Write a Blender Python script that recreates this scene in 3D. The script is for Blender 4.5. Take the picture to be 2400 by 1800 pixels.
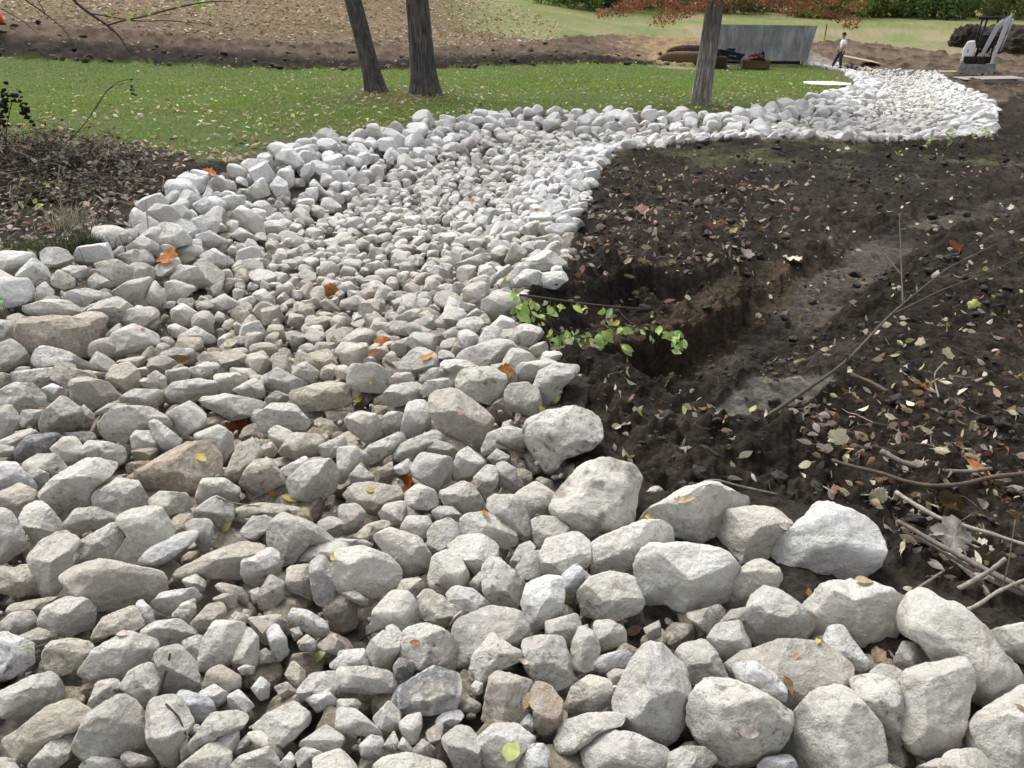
import bpy, bmesh, math, random
import numpy as np
from mathutils import Vector, Matrix

for _o in list(bpy.data.objects):
    bpy.data.objects.remove(_o)
random.seed(11)
rng = np.random.default_rng(11)
S = bpy.context.scene
COL = S.collection
R = math.radians

# ------------------------------------------------------------------ camera, world, sun, exposure
F = 1813.0                     # focal length in photo pixels (2400 wide)
TH = R(24.5)                   # downward pitch
CZ = 1.6
cd = bpy.data.cameras.new('camera')
cd.sensor_width = 36.0
cd.lens = F / 2400.0 * 36.0
cd.clip_start = 0.05
cd.clip_end = 2000
cd.dof.use_dof = True
cd.dof.focus_distance = 3.2
cd.dof.aperture_fstop = 14.0
cam = bpy.data.objects.new('camera', cd)
COL.objects.link(cam)
cam.location = (0, 0, CZ)
cam.rotation_euler = (R(90) - TH, 0, 0)
S.camera = cam

SUN_EL, SUN_AZ = R(58), R(-35)          # azimuth from +Y towards +X
W = bpy.data.worlds.new('World')
S.world = W
W.use_nodes = True
wn, wl = W.node_tree.nodes, W.node_tree.links
wn.clear()
sky = wn.new('ShaderNodeTexSky'); sky.sky_type = 'NISHITA'; sky.sun_disc = False
sky.sun_elevation = SUN_EL; sky.sun_rotation = SUN_AZ
sky.air_density = 1.0; sky.dust_density = 4.0; sky.ozone_density = 1.0
hs = wn.new('ShaderNodeHueSaturation'); hs.inputs['Saturation'].default_value = 0.22
bg = wn.new('ShaderNodeBackground'); bg.inputs['Strength'].default_value = 0.128
wo = wn.new('ShaderNodeOutputWorld')
wl.new(sky.outputs[0], hs.inputs['Color']); wl.new(hs.outputs[0], bg.inputs[0]); wl.new(bg.outputs[0], wo.inputs[0])
sd = bpy.data.lights.new('sun', 'SUN'); sd.energy = 1.5; sd.angle = R(32); sd.color = (1.0, 0.965, 0.92)
sun = bpy.data.objects.new('sun', sd); COL.objects.link(sun)
_sv = Vector((math.cos(SUN_EL) * math.sin(SUN_AZ), math.cos(SUN_EL) * math.cos(SUN_AZ), math.sin(SUN_EL)))
sun.rotation_euler = _sv.to_track_quat('Z', 'Y').to_euler()
sun.location = (0, 0, 30)
S.view_settings.view_transform = 'Standard'
S.view_settings.look = 'None'
S.view_settings.gamma = 1.0
S.view_settings.exposure = 0.98
S.cycles.max_bounces = 6
S.cycles.diffuse_bounces = 4

# ------------------------------------------------------------------ numpy noise
def _hash(ix, iy, iz, seed):
    h = (ix.astype(np.uint32) * np.uint32(374761393) + iy.astype(np.uint32) * np.uint32(668265263)
         + iz.astype(np.uint32) * np.uint32(2147483647) + np.uint32((seed * 974634777) & 0xffffffff))
    h = (h ^ (h >> np.uint32(13))) * np.uint32(1274126177)
    h = (h ^ (h >> np.uint32(16))) * np.uint32(2246822519)
    h = h ^ (h >> np.uint32(13))
    return h.astype(np.float32) * np.float32(2.0 / 4294967295.0) - np.float32(1.0)

def vnoise(P, seed=0):
    P = np.asarray(P, np.float32)
    I = np.floor(P).astype(np.int64)
    f = P - I
    u = f * f * f * (f * (f * 6 - 15) + 10)
    x, y, z = I[:, 0], I[:, 1], I[:, 2]
    ux, uy, uz = u[:, 0], u[:, 1], u[:, 2]
    def H(a, b, c):
        return _hash(x + a, y + b, z + c, seed)
    a = H(0, 0, 0) * (1 - ux) + H(1, 0, 0) * ux
    b = H(0, 1, 0) * (1 - ux) + H(1, 1, 0) * ux
    c = H(0, 0, 1) * (1 - ux) + H(1, 0, 1) * ux
    d = H(0, 1, 1) * (1 - ux) + H(1, 1, 1) * ux
    return (a * (1 - uy) + b * uy) * (1 - uz) + (c * (1 - uy) + d * uy) * uz

_ROT = np.array([[0.80, 0.36, -0.48], [-0.60, 0.48, -0.64], [0.0, 0.80, 0.60]], np.float32)
def fbm(P, octaves=4, seed=0, gain=0.5, lac=2.03, ridged=False):
    P = np.asarray(P, np.float32)
    out = np.zeros(len(P), np.float32); a = 1.0; tot = 0.0
    for o in range(octaves):
        n = vnoise(P, seed + o * 17)
        if ridged:
            n = 1.0 - 2.0 * np.abs(n)
        out += a * n; tot += a
        P = (P @ _ROT.T) * lac + 3.7
        a *= gain
    return out / tot

def n2(x, y, s, octaves=3, seed=0, **k):
    return fbm(np.stack([x * s, y * s, np.full_like(x, seed * 1.37)], 1), octaves, seed, **k)

def sstep(a, b, x):
    t = np.clip((x - a) / (b - a), 0, 1)
    return t * t * (3 - 2 * t)

# ------------------------------------------------------------------ the camera's geometry, used to survey where things stand
cT, sT = math.cos(TH), math.sin(TH)
def at(px, py, Y):
    """world point seen at photo pixel (px, py) at forward distance Y"""
    u, v = (px - 1200) / F, (900 - py) / F
    t = Y / (cT + v * sT)
    return Vector((u * t, Y, CZ + t * (-sT + v * cT)))
def proj(P):
    P = np.asarray(P, float)
    dz = P[..., 2] - CZ
    dep = P[..., 1] * cT - dz * sT
    up = P[..., 1] * sT + dz * cT
    dep = np.where(dep < 0.05, 0.05, dep)
    return 1200 + F * P[..., 0] / dep, 900 - F * up / dep, dep

# ------------------------------------------------------------------ terrain
_cp = []
for yy in (-30, -8, 0, 2, 4, 6.5, 9):
    for xx in (-14, -7, -3, 0, 3, 7, 14):
        _cp.append((xx, yy, 0.0 if yy > -20 else 0.2))
for px, py, Y in [(0, 350, 10.6), (-600, 350, 10.6), (600, 372, 10.3), (1000, 300, 13.6),
                  (0, 140, 30), (-700, 140, 30), (450, 150, 31), (900, 152, 33), (1250, 152, 36), (1480, 150, 40), (1700, 152, 46),
                  (850, 212, 20), (1000, 215, 20), (400, 250, 17), (1650, 240, 18.5), (1400, 230, 19),
                  (1900, 152, 46.5), (1968, 160, 46), (2290, 175, 38.6), (2000, 200, 30), (2300, 300, 14.8), (2050, 240, 19.5), (1700, 275, 15.6),
                  (2700, 300, 14.8), (2800, 170, 38),
                  (0, 60, 34), (-700, 50, 34), (0, 2, 41), (-800, 2, 41), (500, 85, 35), (600, 2, 44), (900, 110, 37), (900, 40, 45), (1000, 2, 52),
                  (1200, 8, 62), (1250, 110, 42), (1200, 70, 50), (1400, 42, 64), (1400, 100, 48), (1560, 90, 54), (1600, 40, 72),
                  (1750, 60, 60), (2000, 95, 56), (2000, 34, 78), (2200, 110, 50), (2200, 60, 64), (2300, 36, 78), (2600, 90, 55), (2900, 38, 78)]:
    p = at(px, py, Y); _cp.append((p.x, p.y, p.z))
for xx, yy, zz in [(-120, 60, 9), (-60, 90, 8), (0, 110, 8.5), (40, 120, 8), (90, 120, 8), (140, 70, 4), (80, 30, .5), (-70, 10, .8), (60, 0, 0), (-60, -20, .3)]:
    _cp.append((xx, yy, zz))
_cp = np.array(_cp)
_C = 3.0
def _phi(d2):
    return np.sqrt(d2 + _C * _C)
_d2 = ((_cp[:, None, :2] - _cp[None, :, :2]) ** 2).sum(-1)
_A = np.zeros((len(_cp) + 1,) * 2); _A[:-1, :-1] = _phi(_d2) - 0.03 * np.eye(len(_cp)); _A[-1, :-1] = 1; _A[:-1, -1] = 1
_w = np.linalg.solve(_A, np.append(_cp[:, 2], 0))
def hbase(x, y):
    x = np.atleast_1d(np.asarray(x, float)); y = np.atleast_1d(np.asarray(y, float))
    out = np.full(x.shape, _w[-1])
    for (cx, cy, _), w in zip(_cp, _w):
        out += w * np.sqrt((x - cx) ** 2 + (y - cy) ** 2 + _C * _C)
    r = np.hypot(x, y)
    return out * (1 - sstep(100, 220, r)) + 8.0 * sstep(100, 220, r)

def ray_ground(pts, h):
    pts = np.atleast_2d(np.asarray(pts, float))
    u, v = (pts[:, 0] - 1200) / F, (900 - pts[:, 1]) / F
    den = cT + v * sT
    lo = np.full(len(pts), 0.25); found = np.zeros(len(pts), bool); hi = np.full(len(pts), 130.0)
    prev = lo.copy()
    for Y in np.geomspace(0.25, 130, 150):
        t = Y / den
        below = (CZ + t * (-sT + v * cT)) < h(u * t, np.full(len(pts), Y))
        new = below & ~found
        lo[new] = prev[new]; hi[new] = Y; found |= below
        prev[:] = Y
    for _ in range(11):
        m = (lo + hi) / 2; t = m / den
        b = (CZ + t * (-sT + v * cT)) < h(u * t, m)
        hi = np.where(b, m, hi); lo = np.where(b, lo, m)
    t = hi / den
    return np.stack([u * t, hi, CZ + t * (-sT + v * cT)], 1)

def in_poly(x, y, poly):
    inside = np.zeros(x.shape, bool)
    n = len(poly)
    for i in range(n):
        x1, y1 = poly[i]; x2, y2 = poly[(i + 1) % n]
        if y1 == y2:
            continue
        c = (y1 > y) != (y2 > y)
        inside ^= c & (x < (x2 - x1) * (y - y1) / (y2 - y1) + x1)
    return inside
def d_line(x, y, pts, closed=False):
    d = np.full(x.shape, 1e9)
    n = len(pts)
    for i in range(n if closed else n - 1):
        x1, y1 = pts[i][:2]; x2, y2 = pts[(i + 1) % n][:2]
        dx, dy = x2 - x1, y2 - y1
        t = np.clip(((x - x1) * dx + (y - y1) * dy) / (dx * dx + dy * dy + 1e-12), 0, 1)
        d = np.minimum(d, np.hypot(x - x1 - t * dx, y - y1 - t * dy))
    return d

_ch_px = [(-700, 760), (-60, 640), (110, 632), (225, 590), (330, 530), (450, 432), (640, 388), (700, 356), (870, 328), (1000, 300), (1100, 284), (1200, 274),
          (1450, 272), (1700, 283), (1800, 268), (1900, 244), (1985, 222), (2015, 205), (1990, 182), (1975, 168), (1890, 150), (1885, 128), (1905, 122),
          (1960, 146), (2060, 163), (2190, 172), (2228, 196), (2275, 222), (2325, 252), (2335, 290), (2322, 328), (2100, 337), (1850, 330), (1700, 331),
          (1560, 344), (1440, 362), (1410, 400), (1385, 450), (1355, 530), (1335, 600), (1325, 660), (1235, 690), (1210, 760), (1290, 850), (1380, 885),
          (1375, 960), (1420, 1040), (1510, 1130), (1600, 1165), (1780, 1150), (1900, 1190), (2080, 1260), (2100, 1330), (2240, 1400), (2420, 1460), (2900, 1560)]
CH = [tuple(p[:2]) for p in ray_ground(_ch_px, hbase)]
CH += [(3.2, 0.4), (3.2, -4), (-4, -5), (-6, 0)]
def inside_ch(x, y):
    return in_poly(x, y, CH)

# excavated trench and wheel rut: (x, y, depth)
RUT = [(0.75, 4.32, .60), (1.05, 4.55, .62), (1.65, 5.0, .40), (2.35, 5.75, .18), (3.5, 7.1, .10), (5.35, 8.55, .08), (8.0, 10.2, .06), (12.0, 13.5, .0)]
def rut_st(x, y):
    """distance along the rut's polyline, signed side distance (left/back positive), depth there"""
    best = np.full(x.shape, 1e9); s = np.zeros(x.shape); dep = np.zeros(x.shape); al = np.zeros(x.shape)
    L = 0
    for i in range(len(RUT) - 1):
        x1, y1, d1 = RUT[i]; x2, y2, d2 = RUT[i + 1]
        dx, dy = x2 - x1, y2 - y1; ln = math.hypot(dx, dy)
        tr = ((x - x1) * dx + (y - y1) * dy) / (ln * ln)
        t = np.clip(tr, 0, 1)
        d = np.hypot(x - x1 - t * dx, y - y1 - t * dy)
        side = (dx * (y - y1) - dy * (x - x1)) / ln
        m = d < best
        best = np.where(m, d, best); s = np.where(m, np.sign(side) * d, s)
        dep = np.where(m, d1 + (d2 - d1) * t, dep); al = np.where(m, L + tr * ln if i == 0 else L + t * ln, al)
        L += ln
    return al, s, dep
def carve(x, y):
    near = (y > 2.2) & (y < 14) & (x > -1) & (x < 13)
    out = np.zeros(x.shape)
    if near.any():
        xa, ya = x[near], y[near]
        jit = 0.07 * n2(xa, ya, 3.0, 3, 5) + 0.03 * n2(xa, ya, 11.0, 2, 6)
        al, s, dep = rut_st(xa, ya)
        s2 = s + jit
        # steep cut face on the back side, slope on the near side
        face_w = np.clip(dep * 0.30, 0.06, 0.2) + .8 * sstep(1.3, 2.6, al)
        back = 1 - sstep(0.22, 0.22 + face_w, s2)
        front = sstep(-1.0, -0.12, s2)
        end = sstep(-0.75, -0.05, al + jit)
        fl = dep * np.where(s2 > 0, back, front) * end
        # ledge behind the face: 0.2 m down, ends in a second small cut
        lw = 0.62 * (1 - sstep(0.9, 2.0, al))
        ledge = 0.21 * (1 - sstep(0.22 + lw, 0.30 + lw, s2 + 0.6 * jit)) * sstep(-0.9, -0.5, al) * (1 - sstep(1.1, 1.9, al)) * (s2 > 0)
        out[near] = np.maximum(fl, ledge)
    return out
def mounds(x, y):
    g = lambda cx, cy, sx, sy, h: h * np.exp(-((x - cx) / sx) ** 2 - ((y - cy) / sy) ** 2)
    return (g(.42, 3.62, .22, .28, .10) + g(.62, 3.05, .38, .28, .07) + g(1.15, 2.95, .35, .25, .05) + g(1.1, 3.5, .4, .16, .09)
            + g(-5.3, 9.3, 1.35, .9, .36) + g(1.9, 6.6, .7, .35, .05))
def hsurf(x, y):
    """smooth ground surface (what things stand on)"""
    x = np.atleast_1d(np.asarray(x, float)); y = np.atleast_1d(np.asarray(y, float))
    z = hbase(x, y)
    ins = inside_ch(x, y)
    d = d_line(x, y, CH, True)
    dd = 0.34 * sstep(0.05, 1.5, d) * sstep(1.5, 5.0, y) * (1 - 0.55 * sstep(9, 14, y))
    z = z - np.where(ins, dd, 0)
    z = z + 0.05 * np.exp(-(d / 0.35) ** 2) * sstep(3, 6, y) * (y < 45)
    z = z - np.where(ins, 0, carve(x, y) * sstep(.0, .32, d)) + np.where(ins, 0, mounds(x, y) * sstep(.0, .2, d))
    return z
def hz(x, y):
    return float(hsurf(np.array([x]), np.array([y]))[0])
def ground(px, py):
    return ray_ground([(px, py)], hsurf)[0]

# ------------------------------------------------------------------ mesh and material helpers
def npmesh(name, V, faces, mat=None, parent=None, col=None, smooth=True, loc=None, extra=None):
    """faces: array (n,k) or list of such arrays"""
    me = bpy.data.meshes.new(name)
    V = np.asarray(V, np.float32)
    if not isinstance(faces, list):
        faces = [faces]
    faces = [np.asarray(f, np.int32) for f in faces if len(f)]
    idx = np.concatenate([f.ravel() for f in faces])
    tot = np.concatenate([np.full(len(f), f.shape[1], np.int32) for f in faces])
    start = np.concatenate([[0], np.cumsum(tot)[:-1]]).astype(np.int32)
    me.vertices.add(len(V)); me.vertices.foreach_set('co', V.ravel())
    me.loops.add(len(idx)); me.loops.foreach_set('vertex_index', idx)
    me.polygons.add(len(tot)); me.polygons.foreach_set('loop_start', start)
    me.update(calc_edges=True)
    me.polygons.foreach_set('use_smooth', np.full(len(tot), smooth, bool))
    if col is not None:
        c = np.ones((len(V), 4), np.float32); c[:, :np.shape(col)[-1]] = np.asarray(col, np.float32)
        me.color_attributes.new('Col', 'FLOAT_COLOR', 'POINT').data.foreach_set('color', c.ravel())
    if extra is not None:
        for k, v in extra.items():
            me.attributes.new(k, 'FLOAT', 'POINT').data.foreach_set('value', np.asarray(v, np.float32))
    if mat:
        me.materials.append(mat)
    ob = bpy.data.objects.new(name, me)
    COL.objects.link(ob)
    if parent: ob.parent = parent
    if loc is not None: ob.location = loc
    return ob
def tag(o, label=None, cat=None, group=None, kind=None):
    if label: o['label'] = label
    if cat: o['category'] = cat
    if group: o['group'] = group
    if kind: o['kind'] = kind
    return o
def empty(name, loc, label, cat, group=None, rz=0.0):
    o = bpy.data.objects.new(name, None); COL.objects.link(o)
    o.location = loc; o.rotation_euler = (0, 0, rz); o.empty_display_size = .1
    return tag(o, label, cat, group)

class MB:
    """collects simple shapes into one mesh"""
    def __init__(s): s.v = []; s.f3 = []; s.f4 = []; s.n = 0
    def add(s, V, quads=None, tris=None):
        V = np.asarray(V, float)
        if quads is not None and len(quads): s.f4.append(np.asarray(quads, int) + s.n)
        if tris is not None and len(tris): s.f3.append(np.asarray(tris, int) + s.n)
        s.v.append(V); s.n += len(V); return s
    def box(s, c, size, rot=None, bev=0.0):
        hx, hy, hz_ = [a / 2 for a in size]
        if bev <= 0:
            V = np.array([(x, y, z) for x in (-hx, hx) for y in (-hy, hy) for z in (-hz_, hz_)])
            Q = [(0, 1, 3, 2), (4, 6, 7, 5), (0, 4, 5, 1), (2, 3, 7, 6), (0, 2, 6, 4), (1, 5, 7, 3)]
            T = None
        else:
            bm = bmesh.new(); bmesh.ops.create_cube(bm, size=1.0)
            for v in bm.verts: v.co = Vector((v.co.x * size[0], v.co.y * size[1], v.co.z * size[2]))
            bmesh.ops.bevel(bm, geom=bm.edges[:], offset=min(bev, min(size) * .45), segments=2, affect='EDGES', profile=0.6)
            V = np.array([v.co[:] for v in bm.verts]); Q = [[v.index for v in f.verts] for f in bm.faces if len(f.verts) == 4]
            T = [[v.index for v in f.verts] for f in bm.faces if len(f.verts) == 3]; bm.free()
        if rot is not None: V = V @ np.array(rot).T
        return s.add(V + np.array(c), Q, T)
    def tube(s, pts, rad, n=8, cap=True):
        pts = np.asarray(pts, float); rad = np.broadcast_to(np.asarray(rad, float), (len(pts),))
        tan = np.gradient(pts, axis=0); tan /= np.linalg.norm(tan, axis=1)[:, None] + 1e-9
        up = np.array([0, 0, 1.0]) if abs(tan[0][2]) < .9 else np.array([1.0, 0, 0])
        V = []
        a = np.cross(tan[0], up); a /= np.linalg.norm(a)
        for p, t, r in zip(pts, tan, rad):
            a = a - t * (a @ t); a /= np.linalg.norm(a) + 1e-9; b = np.cross(t, a)
            an = np.arange(n) * 2 * math.pi / n
            V.append(p + r * (np.cos(an)[:, None] * a + np.sin(an)[:, None] * b))
        V = np.concatenate(V); Q = []
        for i in range(len(pts) - 1):
            for k in range(n):
                Q.append((i * n + k, i * n + (k + 1) % n, (i + 1) * n + (k + 1) % n, (i + 1) * n + k))
        T = []
        if cap:
            m = len(V); V = np.vstack([V, pts[0], pts[-1]]); e = (len(pts) - 1) * n
            for k in range(n):
                T += [(m, (k + 1) % n, k), (m + 1, e + k, e + (k + 1) % n)]
        return s.add(V, Q, T)
    def prism(s, poly, y0, y1, axis='y'):
        """extrude a polygon (x,z) between y0 and y1"""
        n = len(poly); V = [(p[0], y0, p[1]) for p in poly] + [(p[0], y1, p[1]) for p in poly]
        Q = [(k, (k + 1) % n, n + (k + 1) % n, n + k) for k in range(n)]
        cx = sum(p[0] for p in poly) / n; cz = sum(p[1] for p in poly) / n
        V += [(cx, y0, cz), (cx, y1, cz)]
        T = [(2 * n, (k + 1) % n, k) for k in range(n)] + [(2 * n + 1, n + k, n + (k + 1) % n) for k in range(n)]
        V = np.array(V, float)
        if axis == 'x': V = V[:, [1, 0, 2]]
        return s.add(V, Q, T)
    def build(s, name, mat, parent=None, smooth=False, loc=None, col=None):
        V = np.concatenate(s.v)
        fs = [np.concatenate(x) for x in (s.f4, s.f3) if x]
        ob = npmesh(name, V, fs, mat, parent, smooth=smooth, loc=loc, col=col)
        return ob

def new_mat(name):
    m = bpy.data.materials.new(name); m.use_nodes = True
    nt = m.node_tree; nt.nodes.clear()
    out = nt.nodes.new('ShaderNodeOutputMaterial'); b = nt.nodes.new('ShaderNodeBsdfPrincipled')
    nt.links.new(b.outputs[0], out.inputs[0])
    b.inputs['Specular IOR Level'].default_value = 0.25
    return m, nt, b
def nd(nt, t, **k):
    n = nt.nodes.new(t)
    for a, v in k.items():
        if a in n.inputs: n.inputs[a].default_value = v
        else: setattr(n, a, v)
    return n
def noise_node(nt, scale, detail=4, rough=.55, dist=0.0, vec=None, dim='3D'):
    n = nt.nodes.new('ShaderNodeTexNoise'); n.inputs['Scale'].default_value = scale
    n.inputs['Detail'].default_value = detail; n.inputs['Roughness'].default_value = rough; n.inputs['Distortion'].default_value = dist
    if vec is not None: nt.links.new(vec, n.inputs['Vector'])
    return n
def ramp(nt, src, stops):
    r = nt.nodes.new('ShaderNodeValToRGB')
    while len(r.color_ramp.elements) < len(stops): r.color_ramp.elements.new(0.5)
    for e, (p, c) in zip(r.color_ramp.elements, stops):
        e.position = p; e.color = (*c, 1) if len(c) == 3 else c
    nt.links.new(src, r.inputs[0]); return r
def mixc(nt, a, b, fac, mode='MIX'):
    m = nt.nodes.new('ShaderNodeMix'); m.data_type = 'RGBA'; m.blend_type = mode
    for sock, v in ((m.inputs[0], fac), (m.inputs[6], a), (m.inputs[7], b)):
        if hasattr(v, 'is_linked'): nt.links.new(v, sock)
        else: sock.default_value = v if not isinstance(v, tuple) or len(v) == 4 else (*v, 1)
    return m.outputs[2]
def maprange(nt, src, a, b, c, d):
    m = nt.nodes.new('ShaderNodeMapRange'); m.inputs[1].default_value = a; m.inputs[2].default_value = b
    m.inputs[3].default_value = c; m.inputs[4].default_value = d
    nt.links.new(src, m.inputs[0]); return m.outputs[0]
def bump(nt, b, src, strength, dist, prev=None):
    n = nt.nodes.new('ShaderNodeBump'); n.inputs['Strength'].default_value = strength; n.inputs['Distance'].default_value = dist
    nt.links.new(src, n.inputs['Height'])
    if prev is not None: nt.links.new(prev, n.inputs['Normal'])
    nt.links.new(n.outputs[0], b.inputs['Normal']); return n.outputs[0]
def plain(name, col, rough=.7, metal=0.0, var=.15, scale=8.0, bump_s=.15):
    m, nt, b = new_mat(name)
    g = nd(nt, 'ShaderNodeNewGeometry')
    n = noise_node(nt, scale, 5, .6, vec=g.outputs['Position'])
    lo = tuple(c * (1 - var) for c in col); hi = tuple(min(1, c * (1 + var)) for c in col)
    r = ramp(nt, n.outputs[0], [(.3, lo), (.7, hi)])
    nt.links.new(r.outputs[0], b.inputs['Base Color'])
    b.inputs['Roughness'].default_value = rough; b.inputs['Metallic'].default_value = metal
    n2_ = noise_node(nt, scale * 6, 4, .6, vec=g.outputs['Position'])
    bump(nt, b, n2_.outputs[0], bump_s, .01)
    return m
def attr_mat(name, rough=.8, var=.25, scale=60.0, spec=.08, trans=0.0, bump_s=.2, bump_d=.002):
    m, nt, b = new_mat(name)
    a = nd(nt, 'ShaderNodeVertexColor', layer_name='Col')
    g = nd(nt, 'ShaderNodeNewGeometry')
    n = noise_node(nt, scale, 4, .6, vec=g.outputs['Position'])
    f = maprange(nt, n.outputs[0], .3, .7, 1 - var, 1 + var)
    hsv = nd(nt, 'ShaderNodeHueSaturation'); nt.links.new(a.outputs[0], hsv.inputs['Color']); nt.links.new(f, hsv.inputs['Value'])
    nt.links.new(hsv.outputs[0], b.inputs['Base Color'])
    b.inputs['Roughness'].default_value = rough; b.inputs['Specular IOR Level'].default_value = spec
    if trans > 0:
        tr = nd(nt, 'ShaderNodeBsdfTranslucent'); nt.links.new(hsv.outputs[0], tr.inputs[0])
        mx = nd(nt, 'ShaderNodeMixShader'); mx.inputs[0].default_value = trans
        nt.links.new(b.outputs[0], mx.inputs[1]); nt.links.new(tr.outputs[0], mx.inputs[2])
        nt.links.new(mx.outputs[0], [x for x in nt.nodes if x.type == 'OUTPUT_MATERIAL'][0].inputs[0])
    if bump_s: bump(nt, b, n.outputs[0], bump_s, bump_d)
    return m
_ico = {}
def ico(level):
    if level not in _ico:
        bm = bmesh.new(); bmesh.ops.create_icosphere(bm, subdivisions=level, radius=1.0)
        bm.verts.ensure_lookup_table()
        V = np.array([v.co[:] for v in bm.verts]); T = np.array([[v.index for v in f.verts] for f in bm.faces]); bm.free()
        _ico[level] = (V / np.linalg.norm(V, axis=1)[:, None], T)
    return _ico[level]
# ------------------------------------------------------------------ ground: one polar sheet, split by what covers it
def px_poly(pts, h=None):
    return [tuple(p[:2]) for p in ray_ground(pts, h or hbase)]
LAWN = px_poly([(-900, 118), (0, 136), (300, 146), (700, 162), (950, 164), (1120, 156), (1280, 151), (1480, 150), (1560, 160), (1660, 166), (1700, 155), (1890, 153),
                (1975, 168), (2020, 206), (1985, 224), (1900, 248), (1800, 273), (1700, 288), (1450, 277), (1200, 279), (1000, 306), (870, 334), (700, 362), (640, 396),
                (520, 400), (430, 386), (330, 352), (200, 335), (0, 332), (-300, 330), (-900, 340)])
DITCH = px_poly([(-900, 20), (0, 48), (160, 62), (330, 78), (520, 92), (700, 100), (900, 104), (1100, 112), (1230, 106), (1330, 84), (1480, 80), (1620, 88), (1700, 120),
                 (1700, 158), (1480, 154), (1280, 155), (1120, 160), (950, 168), (700, 166), (300, 150), (0, 140), (-900, 124)])
STRAW = px_poly([(-900, -5), (300, -20), (900, -20), (1140, -8), (1230, 20), (1330, 62), (1300, 90), (1230, 108), (1100, 114), (900, 106), (700, 102), (520, 94), (330, 80), (160, 64), (0, 50), (-900, 22)])
LITTER = px_poly([(-900, 338), (0, 330), (200, 333), (330, 350), (420, 382), (475, 404), (452, 440), (330, 540), (225, 600), (110, 640), (-60, 648), (-700, 770), (-1200, 900), (-1300, 500)])
DRY = px_poly([(1890, 150), (1900, 100), (1990, 92), (2120, 112), (2240, 128), (2500, 120), (2900, 120), (2900, 190), (2400, 215), (2330, 245), (2280, 222), (2230, 195), (2190, 170), (2060, 162), (1960, 145)])

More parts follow.
